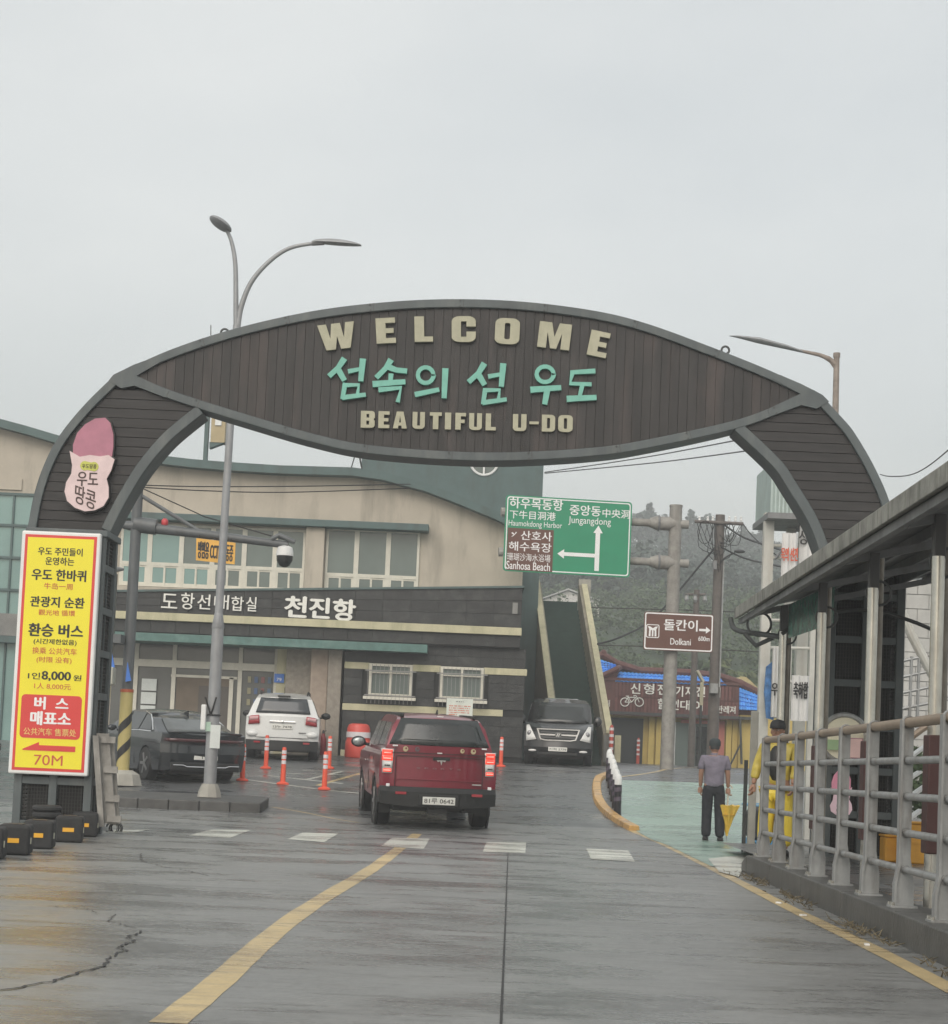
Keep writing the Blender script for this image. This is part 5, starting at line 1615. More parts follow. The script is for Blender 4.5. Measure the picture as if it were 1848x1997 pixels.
# solar floodlight pole
fl = T('floodlight_post', 'thin post with tilted pale solar panel between the two utility poles', 'post light', (P(1348, 1480, 55).x + .6, 55, zg(55)))
fp = P(1368, 1340, 55)
fl.part('case', MB().b2(P(1364, 1375, 55), P(1372, 1330, 55) + Vector((0, .1, 0))), mat('tan case', (.45, .42, .3), .6), world=True)
fl.part('panel', MB().prism([P(1358, 1308, 55), P(1362, 1306, 55), P(1374, 1328, 55), P(1371, 1331, 55)], (0, .4, 0)), mat('pale panel', (.5, .48, .38), .4), world=True)
fl.part('post', MB().tube([(fp.x - fl.loc.x, 0.05, 0), (fp.x - fl.loc.x, .05, P(1368, 1375, 55).z - fl.loc.z)], .04, 8), dark_steel)

# overhead cables
def cable(label, pts, r=.018, grp='overhead cables'):
    mb = MB().tube(smooth_pts([Vector(p) for p in pts], 6), r, 5)
    return solo('overhead_cable', label, 'cable', mb, black_p, grp)
cable('upper thin cable rising from behind the arch to the right leg of the arch', [P(1062, 921, 70), P(1250, 893, 60), P(1450, 856, 48)], .02)
cable('lower thin cable sloping up behind the right of the arch', [P(1062, 923, 70), P(1280, 902, 60), P(1480, 876, 48)], .02)
cable('thick dark cable falling from the utility pole to the staircase foot', [Up(1400, 1060), P(1375, 1090, 62), P(1280, 1200, 60), P(1215, 1240, 58), P(1165, 1256, 57)], .035)
cable('cable running from the utility pole crossarm to the white gantry', [Up(1412, 1026, -.2), P(1450, 1048, 60), P(1510, 1068, 55), P(1560, 1085, 50)], .035)
cable('second cable from the utility pole to the gantry, below the first', [Up(1404, 1068, -.2), P(1450, 1088, 60), P(1500, 1100, 55), P(1560, 1112, 50)], .03)
cable('cable dropping steeply from the right end of the crossarm', [Up(1447, 1023, -.2), P(1462, 1040, 61), P(1490, 1066, 60), P(1540, 1100, 60)], .02)
cable('sagging wire at far right from the arch up to the frame edge', [P(1716, 925, 40), P(1735, 929, 38), P(1775, 926, 35), P(1815, 905, 32), P(1880, 850, 28)], .012)
cable('long level wire across the hillside in front of the bushes', [P(1050, 1182, 80), P(1200, 1186, 80), P(1350, 1190, 80), P(1500, 1196, 80)], .025)
cable('lower level wire across the bushes below the brown sign', [P(1165, 1258, 80), P(1300, 1262, 80), P(1500, 1272, 80)], .025)
cable('upper wire crossing the cream wall of the terminal', [P(272, 946, 44), P(400, 949, 45), P(600, 948, 47), P(800, 944, 49)], .015)
cable('lower wire crossing the cream wall of the terminal', [P(272, 950, 44), P(400, 957, 45), P(560, 960, 47), P(800, 952, 49)], .015)
cable('thin stay wire left of the teal tower edge', [P(684, 915, 56), P(690, 895, 56), P(694, 880, 56)], .02)
cable('thicker stay wire close to the teal tower edge', [P(706, 915, 56), P(702, 895, 56), P(699, 876, 56)], .03)

# ------------------------------------------------------------------ delineator posts, bollards, barrel, extinguisher
def delineator(loc, label, h=.78):
    t = T('delineator_post', label, 'traffic post', loc, 0, 'orange delineator posts')
    t.part('base', MB().lathe([(.13, 0), (.13, .03), (.07, .06)], (0, 0, 0), 16), orange_p, smooth=40)
    t.part('post', MB().lathe([(.055, .05), (.045, h - .03), (.035, h)], (0, 0, 0), 14), orange_p, smooth=40)
    for k in range(3):
        z = h * (.55 + .135 * k)
        t.part('reflective_band', MB().lathe([(.051, z), (.05, z + .075)], (0, 0, 0), 14), white_r, smooth=40)
    return t
dl = delineator(G(551, 1530), 'orange banded delineator post standing alone midway between the sedan and the pickup')
for (px, py), lab in (((632, 1540), 'orange banded delineator post nearest the left tail lamp of the pickup'), ((472, 1523), 'orange banded delineator post partly hidden by the tail of the dark sedan'),
                      ((518, 1499), 'orange banded delineator post close behind the left rear wheel of the white SUV'), ((641, 1499), 'orange banded delineator post in front of the stone pier and fire extinguisher'),
                      ((976, 1495), 'orange banded delineator post between the pickup and the black van')):
    copy_thing(dl.o, G(px, py), lab)
far = [((1245, 1489), 'dark opening'), ((1284, 1489), 'yellow wall'), ((1326, 1491), 'glass door'), ((1356, 1491), 'utility pole foot')]
fdl = T('banded_bollard', 'red and white banded bollard before the dark opening of the rental shop', 'bollard', G(1243, 1489), 0, 'red and white bollards at the shop')
fdl.part('post', MB().lathe([(.07, 0), (.06, 1.0), (.03, 1.08)], (0, 0, 0), 10), mat('dull red post', (.45, .07, .05), .5), smooth=40)
for k_ in range(4): fdl.part('white_band', MB().lathe([(.068, .35 + .19 * k_), (.067, .43 + .19 * k_)], (0, 0, 0), 10), white_r)
for (q, lab) in far[1:]: copy_thing(fdl.o, G(*q), 'red and white banded bollard before the ' + lab + ' of the rental shop')
copy_thing(fdl.o, P(1190, 1486, 52.2) * 1, 'red and white banded bollard against the foot of the staircase parapet')

bol_b = mat('black bollard paint', (.02, .02, .025), .35)
bpos = [(34.3, 1204), (35.6, 1200), (37.0, 1196), (38.6, 1193), (40.4, 1189), (42.6, 1185)]
names_ = ['nearest', 'second', 'third', 'fourth', 'fifth', 'farthest']
for i, (Y_, px) in enumerate(bpos):
    h_ = .72
    loc = Vector((P(px, 1560, Y_).x, Y_, zg(Y_)))
    if i == 0:
        bo0 = T('striped_bollard', 'nearest black and white bollard of the row on the orange kerb', 'bollard', loc, 0, 'striped bollards along the mint path')
        bo0.part('post', MB().lathe([(.07, 0), (.07, h_ - .06)], (0, 0, 0), 14), bol_b, smooth=40)
        bo0.part('white_cap', MB().lathe([(.074, h_ - .16), (.074, h_ - .04), (.05, h_ + .03), (.02, h_ + .05)], (0, 0, 0), 14), white_p, smooth=50)
        sp_ = MB()
        for j in range(2):
            vs = []
            for q in range(17):
                a = 2 * math.pi * q / 16
                for dz in (0, .08): vs.append((.074 * math.cos(a), .074 * math.sin(a), .2 + j * .18 + dz + .07 * q / 16))
            sp_.add(vs, [(2 * q, 2 * q + 2, 2 * q + 3, 2 * q + 1) for q in range(16)])
        bo0.part('reflective_stripe', sp_, mat('violet grey stripe', (.1, .08, .11), .4))
    else: copy_thing(bo0.o, loc, names_[i] + ' black and white bollard of the row on the orange kerb')

bl = T('barrel_barrier', 'red plastic traffic barrel with white band by the terminal wall', 'traffic barrel', (P(697, 1470, 49.2).x, 49.2, zg(49.2)))
bl.part('barrel', MB().lathe([(.34, 0), (.36, .04), (.345, .45), (.33, .47), (.32, .49), (.315, .8), (.27, .9), (.2, .93)], (0, 0, 0), 24), mat('red barrel plastic', (.6, .08, .06), .4, 0, .06, 3), smooth=40)
bl.part('white_band', MB().lathe([(.333, .55), (.33, .7)], (0, 0, 0), 24), white_r, smooth=40)
fe = T('fire_extinguisher', 'dark red fire extinguisher standing at the foot of the stone pier', 'fire extinguisher', (P(628, 1475, 50.2).x, 50.2, zg(50.2)))
fe.part('tank', MB().lathe([(.085, 0), (.095, .03), (.095, .46), (.05, .55), (.04, .6)], (0, 0, 0), 16), mat('dark red tank', (.22, .02, .025), .35), smooth=40)
fe.part('valve', MB().lathe([(.035, .6), (.03, .66), (.015, .7)], (0, 0, 0), 8).tube([(0, 0, .66), (.09, -.03, .68)], .012, 5), black_p)
# notice board standing before the wall
nbd = T('notice_board', 'small white notice board with rows of print above the pickup roof', 'notice board', (P(894, 1400, 49.3).x, 49.3, zg(49.3)))
nc = P(896, 1381, 49.3) - nbd.loc
nbd.part('panel', MB().box(nc, (.72, .03, .52)), mat('pale notice panel', (.62, .66, .6), .5), bevel=.01)
nbd.part('post', MB().b2((nc.x - .02, .02, 0), (nc.x + .02, .05, nc.z + .1)), steel_dark)
rp_ = random.Random(8)
for k_ in range(6):
    pm_ = MB()
    x_ = -.29 if k_ else -.1
    z_ = .18 if k_ == 0 else .12 - .06 * k_
    while x_ < (.27 if k_ not in (0, 5) else (.1 if k_ == 0 else -.05)):
        w2 = rp_.uniform(.012, .03)
        pm_.b2((nc.x + x_, nc.y - .0185, nc.z + z_ - .014), (nc.x + x_ + w2, nc.y - .0155, nc.z + z_ + .014))
        x_ += w2 + rp_.choice((.008, .008, .03))
    nbd.part('print_line', pm_, black_p if k_ == 0 else ink['r'])
# ------------------------------------------------------------------ vehicles
tyre_m = mat('wet tyre rubber', (.018, .018, .019), .5, 0, .2, 10)
rim_m = mat('alloy rim', (.4, .4, .4), .3, .8)
chrome = mat('chrome trim', (.75, .75, .75), .12, .95)
trim_b = mat('black plastic trim', (.012, .013, .013), .5, 0, .2, 8)
plate_w = mat('licence plate', (.7, .7, .66), .4)
brake = mat('lit brake lamp', (.9, .06, .035), .25, 0, .35, 18, emit=.95)
tail_r = mat('red tail lamp lens', (.35, .03, .04), .15, coat=.6)
lens_w = mat('clear lamp lens', (.7, .7, .68), .15, coat=.6)
def wheel(t, x, y, r=.36, wd=.24, side=1):
    w_ = t.part('wheel', MB().lathe([(r * .62, -wd / 2), (r * .93, -wd / 2), (r, -wd / 2 + .035), (r, wd / 2 - .035), (r * .93, wd / 2), (r * .62, wd / 2)], (x, y, r - .015), 28, 'X'), tyre_m, smooth=40)
    ri = MB().lathe([(r * .63, 0), (r * .6, .02)], (x + side * (wd / 2 - .03), y, r - .015), 24, 'X')
    for k in range(5):
        a = 2 * math.pi * k / 5
        c = Vector((x + side * (wd / 2 - .002), y + math.cos(a) * r * .33, r - .015 + math.sin(a) * r * .33))
        ri.box(c, (.03, r * .58, r * .16), rx=a)
    t.part('rim', ri, rim_m, w_)
    return w_
def skirt_arch(prof, cy, r, zb_, n=8):
    """points of a wheel arch notch going in +y order, to splice into the bottom edge"""
    return [(cy + r * math.cos(math.pi - math.pi * i / n), max(zb_, .34) + r * math.sin(math.pi * i / n) * 1.0) for i in range(n + 1)]
def plate(t, c, text_, w=.52, h=.11, ndir=-1, tw=.9):
    """plate facing -y (ndir -1) or +y"""
    p_ = t.part('licence_plate', MB().box(c, (w, .012, h)), plate_w, bevel=.006)
    rt = (1, 0, 0) if ndir < 0 else (-1, 0, 0)
    txt(text_, p_, Vector(c) + Vector((0, ndir * .008, 0)), w * tw, h * .66, black_p, rt, (0, 0, 1), .012, .001)
    return p_
# ---- red pickup
red_paint = mat('dark cherry red car paint', (.2, .014, .03), .34, .25, .1, 3, .06, 90, coat=.6, dirt=(.14, .07, .07), dirt_amt=.5, streak=3)
pk_loc = Vector((P(851, 1610, 29.3).x, 29.3, zg(29.3)))
slope = math.atan2(zg(33.2) - zg(29.9), 3.3)
pu = T('pickup_truck', 'dark red pickup truck with hardtop and lit brake lamps seen from behind on the road', 'pickup truck', pk_loc, R(7.5), rx=slope * .6)
def hwp(z): return .965 - .10 * max(0, z - .95) ** 1.2 - .10 * max(0, .8 - z)
def fpu(x, y, z):
    k = hwp(z) / .97
    cy = (abs(x) / .97) ** 4
    if y < .6: y = y + cy * .14 * (1 - y / .6) + max(0, z - .7) * .03
    if y > 4.6: y = y - cy * .35 * ((y - 4.6) / .5)
    return (x * k, y, z)
prof = [(0, .56), (.62, .5)] + [(p[0], p[1]) for p in skirt_arch(None, 1.12, .45, .4)] + [(1.7, .42), (3.7, .42)] + skirt_arch(None, 4.15, .45, .4) + [(4.75, .45), (5.05, .55), (5.05, .9), (4.9, 1.08), (3.9, 1.18), (3.6, 1.23), (0, 1.23)]
body = extrude_deform(prof, .97, fpu, (-.85, -.6, 0, .6, .85), (.3, 2, 3, 4.6), (.7, .9, 1.05, 1.17))
pu.part('body', finish(body, red_paint), None)
def hwc(z): return .90 - (z - 1.2) * .30 - .35 * max(0, z - 1.68) ** 1.3
def fcab(x, y, z):
    k = hwc(z) / .9
    cy = (abs(x) / .9) ** 3
    if y < .8: y = y + cy * .10
    crown = -.05 * (abs(x) / .9) ** 2 if z > 1.75 else 0
    return (x * k, y, z + crown)
cabp = [(.03, 1.22), (.03, 1.34), (.27, 1.8), (.45, 1.845), (1.5, 1.87), (2.9, 1.86), (3.05, 1.83), (3.75, 1.22)]
cab = extrude_deform(cabp, .9, fcab, (-.7, -.4, 0, .4, .7), (.3, 1, 2), (1.34, 1.5, 1.65, 1.76))
pu.part('cab', finish(cab, red_paint), None)
def yr(z, x, s=1.0):   # rear surface of the cab at height z
    base = .03 if z < 1.34 else .03 + (z - 1.34) * .24 / .46
    return base + (abs(x) / .9) ** 3 * .10 * s
def rear_patch(corners, yfn, m, name, t, off=.008, nx=8, nz=4, parent=None, smooth=40):
    """corners: (xl,zl) bottom-left, bottom-right, top-right, top-left"""
    a, b, c, d = [Vector((p[0], p[1])) for p in corners]
    vs = []
    for j in range(nz + 1):
        for i in range(nx + 1):
            p = a.lerp(b, i / nx).lerp(d.lerp(c, i / nx), j / nz)
            vs.append((p.x, yfn(p.y, p.x) - off, p.y))
    mb = MB().add(vs, [(j * (nx + 1) + i, j * (nx + 1) + i + 1, (j + 1) * (nx + 1) + i + 1, (j + 1) * (nx + 1) + i) for j in range(nz) for i in range(nx)])
    me = mb.mesh(name, m, None, smooth)
    o = link(name, me, parent or t.o)
    s_ = o.modifiers.new('thick', 'SOLIDIFY')
    s_.thickness = .012
    s_.offset = 0
    return o
rear_patch([(-.82, 1.355), (.82, 1.355), (.63, 1.785), (-.63, 1.785)], lambda z, x: yr(z, x * 1.08), glass_dark, 'rear_window', pu, .012)
ypu = lambda z, x: (abs(x) / .97) ** 4 * .14 + max(0, z - .7) * .03
# tailgate panel lines and lamps
pu.part('tailgate_seam', MB().b2((-.7, -.002, 1.17), (.72, .03, 1.178)).b2((-.72, .0, .68), (-.712, .03, 1.17)).b2((.712, .0, .68), (.72, .03, 1.17)), black_p)
pu.part('tailgate_handle', MB().b2((-.11, -.01, 1.118), (.17, .02, 1.165)), trim_b, bevel=.01)
pu.part('tailgate_crease', MB().b2((-.7, -.012, .79), (.7, .005, .805)), red_paint, bevel=.005)
for s_ in (-1, 1):
    def q_p(x0, x1, z0, z1, m, nm, tap=0):
        o = rear_patch([(s_ * x0, z0), (s_ * x1, z0), (s_ * (x1 + tap), z1), (s_ * (x0 - tap * .3), z1)] if s_ > 0 else [(s_ * x1, z0), (s_ * x0, z0), (s_ * (x0 - tap * .3), z1), (s_ * (x1 + tap), z1)],
                       lambda z, x: ypu(z, x) if abs(x) < .9 else ypu(z, x) + (abs(x) - .9) * 1.2, m, nm, pu, .024 if nm == 'lamp_bar' else .018, 5, 2, lamp)
        return o
    lamp = rear_patch([(s_ * .765 if s_ > 0 else -.925, .885), (.925 if s_ > 0 else -.765, .885), (.945 if s_ > 0 else -.745, 1.275), (.745 if s_ > 0 else -.945, 1.275)], lambda z, x: ypu(z, x) + max(0, abs(x) - .9) * 1.2, lens_w, 'tail_lamp', pu, .012, 5, 3)
    q_p(.775, .905, .9, .955, brake, 'lower_red_lens')
    q_p(.765, .92, .963, 1.078, lens_w, 'clear_lens')
    q_p(.79, .885, .992, 1.018, trim_b, 'reversing_lens')
    q_p(.76, .925, 1.086, 1.157, brake, 'middle_red_lens')
    q_p(.765, .925, 1.163, 1.262, brake, 'upper_red_lens')
    for z_ in (.922, 1.115, 1.205): q_p(.785, .9, z_, z_ + .012, mat('hot lamp bar', (1, .45, .38), .3, emit=.9), 'lamp_bar')
    pu.part('bumper_reflector', MB().b2((s_ * .62 - .09, -.158, .555), (s_ * .62 + .09, -.14, .6)), tail_r, bevel=.01)
    pu.part('glare_sticker', MB().b2((s_ * .83 - .03, -.075, .672), (s_ * .83 + .03, -.04, .72)), white_s, bevel=.008)  # reflective sticker, its glare put in as plain white
bmp = extrude_deform([(-.14, .36), (-.15, .6), (-.08, .675), (.2, .68), (.25, .5), (.2, .34)], .95, lambda x, y, z: (x, y + (abs(x) / .95) ** 4 * .16, z + (.05 * (abs(x) / .95) ** 4 if z < .5 else 0)), (-.8, -.4, 0, .4, .8), (), ())
pu.part('bumper', finish(bmp, trim_b), None)
pu.part('bumper_step', MB().b2((-.33, -.165, .375), (.33, -.13, .57)), trim_b, bevel=.015)
plate(pu, (0, -.172, .47), '81루 0642', .53, .125)
pu.part('underbody', MB().b2((-.7, .3, .27), (.7, 4.6, .5)), trim_b)
pu.part('tow_bar', MB().b2((-.16, -.02, .25), (.16, .1, .34)).tube([(.45, .05, .3), (.45, .4, .3)], .03, 8), trim_b)
for (x_, y_, s_) in ((-.82, 1.12, -1), (.82, 1.12, 1), (-.82, 4.15, -1), (.82, 4.15, 1)): wheel(pu, x_, y_, .385, .25, s_)
for s_ in (-1, 1):
    pu.part('wheel_arch_trim', MB().ring((s_ * .93, 1.12, .36), .45, .028, (1, 0, 0), 28, 5), trim_b)
    pu.part('wheel_arch_trim', MB().ring((s_ * .93, 4.15, .36), .45, .028, (1, 0, 0), 28, 5), trim_b)
    pu.part('roof_rail', MB().b2((s_ * .6 - .03, .45, 1.8), (s_ * .6 + .03, 2.3, 1.86)), trim_b, bevel=.015)
    mr = pu.part('mirror', MB().ell((s_ * 1.1, 3.35, 1.3), (.135, .07, .1), 14, 8), trim_b, smooth=60)
    pu.part('mirror_glass', MB().ell((s_ * 1.1, 3.325, 1.3), (.115, .05, .083), 14, 8), mat('mirror glass', (.35, .38, .38), .08, .6), mr, smooth=60)
    pu.part('mirror_arm', MB().tube([(s_ * .9, 3.4, 1.25), (s_ * 1.02, 3.38, 1.27)], .03, 6), trim_b, mr)
    # side glass
    def side_patch(t, pts, hw, m, name, s=s_, off=.01):
        mb = MB().prism([(s * (hw(z) + off - .012), y, z) for y, z in pts], (s * .014, 0, 0))
        return t.part(name, mb, m)
    side_patch(pu, [(.55, 1.33), (1.5, 1.31), (1.5, 1.7), (.7, 1.7)], hwc, glass_dark, 'side_window')
    side_patch(pu, [(1.6, 1.3), (2.5, 1.28), (2.45, 1.7), (1.65, 1.7)], hwc, glass_dark, 'side_window')
    side_patch(pu, [(2.57, 1.28), (3.55, 1.27), (3.1, 1.69), (2.53, 1.7)], hwc, glass_dark, 'side_window')
    side_patch(pu, [(3.0, .98), (3.15, .98), (3.15, 1.01), (3.0, 1.01)], lambda z: hwp(z) + .0, chrome, 'door_handle', off=.02)
pu.part('hardtop_seam', MB().b2((-.86, .0, 1.222), (.86, .05, 1.23)), black_p)
for s_ in (-1, 1):
    for y_ in (1.56, 2.5): pu.part('door_seam', MB().b2((s_ * .958 - .006, y_, .5), (s_ * .958 + .006, y_ + .008, 1.1)), black_p)
pu.part('mudflap', MB().b2((-.97, .72, .2), (-.72, .74, .6)).b2((.72, .72, .2), (.97, .74, .6)), trim_b)
pu.part('shark_fin', MB().prism([(.0, .7, 1.86), (.0, .95, 1.86), (.0, .76, 1.94)], (.02, 0, 0)), trim_b)
pu.part('high_brake_lamp', MB().b2((-.03, .36, 1.81), (.07, .4, 1.835)), white_s)
silver = mat('silver badge', (.55, .53, .52), .3, .6)
for i, ch in enumerate('SPORTS'): txt(ch, pu.o, (-.34 + i * .133, -.004 + .006, .985), .06, .022, mat('dull badge', (.3, .2, .21), .4, .5), bold=.0, ex=.006)
shape([[(-.5, .35), (.5, .35), (.35, .1), (.12, .22), (0, -.3), (-.12, .22), (-.35, .1)]], pu.o, (.03, .0, 1.085), silver, w=.16, h=.085, ex=.008, name='wing_badge')
pu.part('small_badge', MB().b2((.55, -.004, .735), (.7, .01, .755)), silver)
stm = mat('pale gold sticker', (.5, .42, .25), .5)
stg = mat('grey sticker', (.12, .09, .1), .5)
ybs = -.02
for x_, m_, w_s in ((-.73, stg, .04), (-.56, stm, .085), (-.37, stg, .075), (.37, stm, .07), (.55, stm, .085)):
    shape([arc(0, 0, .5, 0, 330, 10), arc(.1, .1, .2, 0, 300, 6)], pu.o, (x_, .03 - .008, 1.285), m_, w=w_s, h=w_s * 1.05, ex=.002, name='round_sticker')
for x_, z_ in ((-.73, 1.335), (.73, 1.335), (.0, 1.235)): pu.part('white_sticker', MB().b2((x_ - .04, .012, z_ - .012), (x_ + .04, .03 + abs(x_) * .05, z_ + .01)), white_s)

# ---- generic SUV / van / sedan shells
def shell(t, prof, W, fn, xc, yc, zc, m, name='body', smooth=32):
    t.part(name, finish(extrude_deform(prof, W, fn, xc, yc, zc), m, smooth), None)
# ---- white SUV
white_car = mat('white car paint', (.66, .67, .66), .3, 0, .03, 2, coat=.6, dirt=(.5, .5, .48), dirt_amt=.4)
def make_suv(loc, rz, label, paint):
    t = T('parked_suv', label, 'car', loc, rz)
    def hw(z): return .93 - .06 * max(0, .75 - z) - .05 * max(0, z - .9)
    def f1(x, y, z):
        c = (abs(x) / .93) ** 4
        if y < .6: y += c * .2 * (1 - y / .6) + max(0, z - .62) * .06
        if y > 4.1: y -= c * .35 * ((y - 4.1) / .5)
        return (x * hw(z) / .93, y, z)
    pr_ = [(.0, .5), (.5, .45)] + skirt_arch(None, 1.0, .42, .34) + [(1.6, .35), (3.3, .35)] + skirt_arch(None, 3.75, .42, .34) + [(4.3, .4), (4.65, .5), (4.65, .85), (4.4, 1.02), (3.4, 1.12), (0, 1.12)]
    shell(t, pr_, .93, f1, (-.8, -.4, 0, .4, .8), (.3, 2, 3, 4.2), (.62, .75, .95), paint)
    def hg(z): return .90 - (z - 1.08) * .38 - .3 * max(0, z - 1.6)
    def f2(x, y, z):
        c = (abs(x) / .9) ** 3
        if y < .9: y += c * .12
        return (x * hg(z) / .9, y, z - (.035 * (abs(x) / .9) ** 2 if z > 1.6 else 0))
    shell(t, [(.03, 1.08), (.1, 1.2), (.3, 1.6), (.25, 1.68), (.9, 1.73), (2.4, 1.71), (2.7, 1.66), (3.5, 1.1)], .9, f2, (-.7, -.35, 0, .35, .7), (1, 2), (1.2, 1.4, 1.6), paint, 'cabin')
    yg = lambda z, x: (.1 + (z - 1.2) * .5 if z > 1.2 else .03 + (z - 1.08) * .58) + (abs(x) / .9) ** 3 * .12
    rear_patch([(-.69, 1.19), (.69, 1.19), (.585, 1.575), (-.585, 1.575)], yg, glass_grey if paint is not white_car else mat('smoky rear glass', (.035, .04, .045), .08, spec=.7), 'rear_window', t, .014)
    yb2 = lambda z, x: (abs(x) / .93) ** 4 * .2 + max(0, z - .62) * .06 + max(0, abs(x) - .86) * 1.0
    for s_ in (-1, 1):
        pts = [(.575, .92), (.865, .88), (.85, 1.1), (.6, 1.13)]
        pts = [(s_ * a, b) for a, b in pts]
        if s_ < 0: pts = [pts[1], pts[0], pts[3], pts[2]]
        tl_ = rear_patch(pts, yb2, tail_r, 'tail_lamp', t, .014, 6, 3)
        pts = [(.62, 1.02), (.85, .99), (.84, 1.08), (.62, 1.105)]
        pts = [(s_ * a, b) for a, b in pts]
        if s_ < 0: pts = [pts[1], pts[0], pts[3], pts[2]]
        rear_patch(pts, yb2, mat('pink white lens', (.6, .35, .36), .2), 'upper_lens', t, .02, 6, 2, tl_)
        t.part('roof_rail', MB().tube([(s_ * .58, .4, 1.66), (s_ * .6, .5, 1.745), (s_ * .61, 2.3, 1.755), (s_ * .6, 2.45, 1.68)], .022, 6), trim_b)
        mr_ = t.part('mirror', MB().ell((s_ * 1.05, 3.0, 1.2), (.13, .08, .09), 12, 8), trim_b, smooth=60)
        t.part('mirror_arm', MB().tube([(s_ * .86, 3.05, 1.14), (s_ * .98, 3.02, 1.16)], .025, 6), trim_b, mr_)
        t.part('bumper_reflector', MB().b2((s_ * .62 - .08, -.012, .43), (s_ * .62 + .08, .01, .47)), tail_r)
        for pts in ([(.6, 1.22), (1.25, 1.18), (1.25, 1.56), (.8, 1.56)], [(1.33, 1.17), (2.2, 1.15), (2.2, 1.56), (1.33, 1.56)], [(2.28, 1.15), (3.2, 1.13), (2.65, 1.56), (2.28, 1.56)]):
            t.part('side_window', MB().prism([(s_ * (hg(z) - .006), y, z) for y, z in pts], (s_ * .016, 0, 0)), glass_dark)
    lb_ = extrude_deform([(-.03, .26), (-.02, .5), (.1, .54), (.4, .5), (.4, .26)], .91, lambda x, y, z: (x, y + (abs(x) / .91) ** 4 * .18, z), (-.8, -.4, 0, .4, .8), (), ())
    t.part('lower_bumper', finish(lb_, trim_b), None)
    for s_ in (-1, 1): t.part('bumper_corner', MB().ell((s_ * .74, .12, .66), (.17, .10, .09), 12, 8), paint, smooth=60)
    t.part('bumper_seam', MB().b2((-.68, -.004, .565), (.68, .02, .58)), trim_b)
    t.part('trunk_chrome', MB().b2((-.33, -.012, .95), (.33, .04, .995)), chrome, bevel=.01)
    t.part('emblem', MB().ell((0, -.014, .975), (.045, .012, .04), 10, 6), chrome, smooth=60)
    plate(t, (0, -.008, .85), '13누 7478' if paint is white_car else '', .52, .11) if paint is white_car else None
    t.part('badge', MB().b2((.42, .004, .7), (.6, .012, .72)), trim_b)
    t.part('spoiler_lamp', MB().b2((-.16, .2, 1.6), (.16, .26, 1.645)), trim_b)
    t.part('antenna', MB().tube([(0, .55, 1.7), (0, .48, 1.86)], .008, 5), black_p)
    t.part('underbody', MB().b2((-.68, .3, .22), (.68, 4.3, .45)), trim_b)
    for (x_, y_, s_) in ((-.79, 1.0, -1), (.79, 1.0, 1), (-.79, 3.75, -1), (.79, 3.75, 1)): wheel(t, x_, y_, .365, .24, s_)
    return t
suv_loc = Vector((P(547, 1486, 45.4).x, 45.4, zg(45.4)))
suv = make_suv(suv_loc, R(4), 'white SUV with roof rails parked nose in at the terminal entrance', white_car)

# ---- black van (front faces the camera: local -y is the nose)
black_paint = mat('black car paint', (.009, .009, .01), .25, 0, .3, 3, .05, 90, coat=.6)
vloc = Vector((P(1086, 1488, 49.6).x, 49.6, zg(49.6)))
van = T('black_van', 'black passenger van with chrome grille facing the camera beside the staircase', 'van', vloc, R(-4))
def hwv(z): return .96 - .05 * max(0, .7 - z) - .06 * max(0, z - 1.1)
def fv1(x, y, z):
    c = (abs(x) / .96) ** 3
    if y < .8: y += c * .32 * (1 - y / .8)
    if y > 4.7: y -= c * .2 * (y - 4.7) / .4
    return (x * hwv(z) / .96, y, z)
shell(van, [(.06, .3), (.0, .5), (.03, .7), (.12, .92), (.3, 1.02), (.95, 1.2), (5.1, 1.2), (5.1, .4)] + [(p[0], p[1]) for p in skirt_arch(None, 4.2, .4, .34)][::-1] + [(3.6, .3), (1.6, .3)] + skirt_arch(None, .95, .4, .34)[::-1] + [(.45, .3)],
      .96, fv1, (-.85, -.5, 0, .5, .85), (.3, .8, 2, 3, 4.7), (.5, .7, .92, 1.05), black_paint)
def hgv(z): return .92 - (z - 1.18) * .16 - .5 * max(0, z - 1.75)
def fv2(x, y, z):
    c = (abs(x) / .92) ** 3
    if y < 2.2: y += c * .28
    return (x * hgv(z) / .92, y, z - (.03 * (abs(x) / .92) ** 2 if z > 1.8 else 0))
shell(van, [(.9, 1.16), (1.6, 1.78), (1.95, 1.9), (2.6, 1.93), (4.8, 1.92), (5.05, 1.85), (5.1, 1.16)], .92, fv2, (-.7, -.35, 0, .35, .7), (2.5, 3.5, 4.5), (1.35, 1.6, 1.78), black_paint, 'cabin')
wsm = mat('rain wet windscreen', (.03, .034, .034), .12, 0, .5, 1.2, spec=.6)
yw = lambda z, x: .9 + (z - 1.16) * .7 / .62 + (abs(x) / .92) ** 3 * .28
rear_patch([(-.84, 1.22), (.84, 1.22), (.74, 1.765), (-.74, 1.765)], yw, wsm, 'windscreen', van, .014, 8, 5)
yn = lambda z, x: (.03 + (z - .7) * .4 if z > .7 else .03 - (z - .5) * -.15 * 0) + (abs(x) / .96) ** 3 * .32 * .9
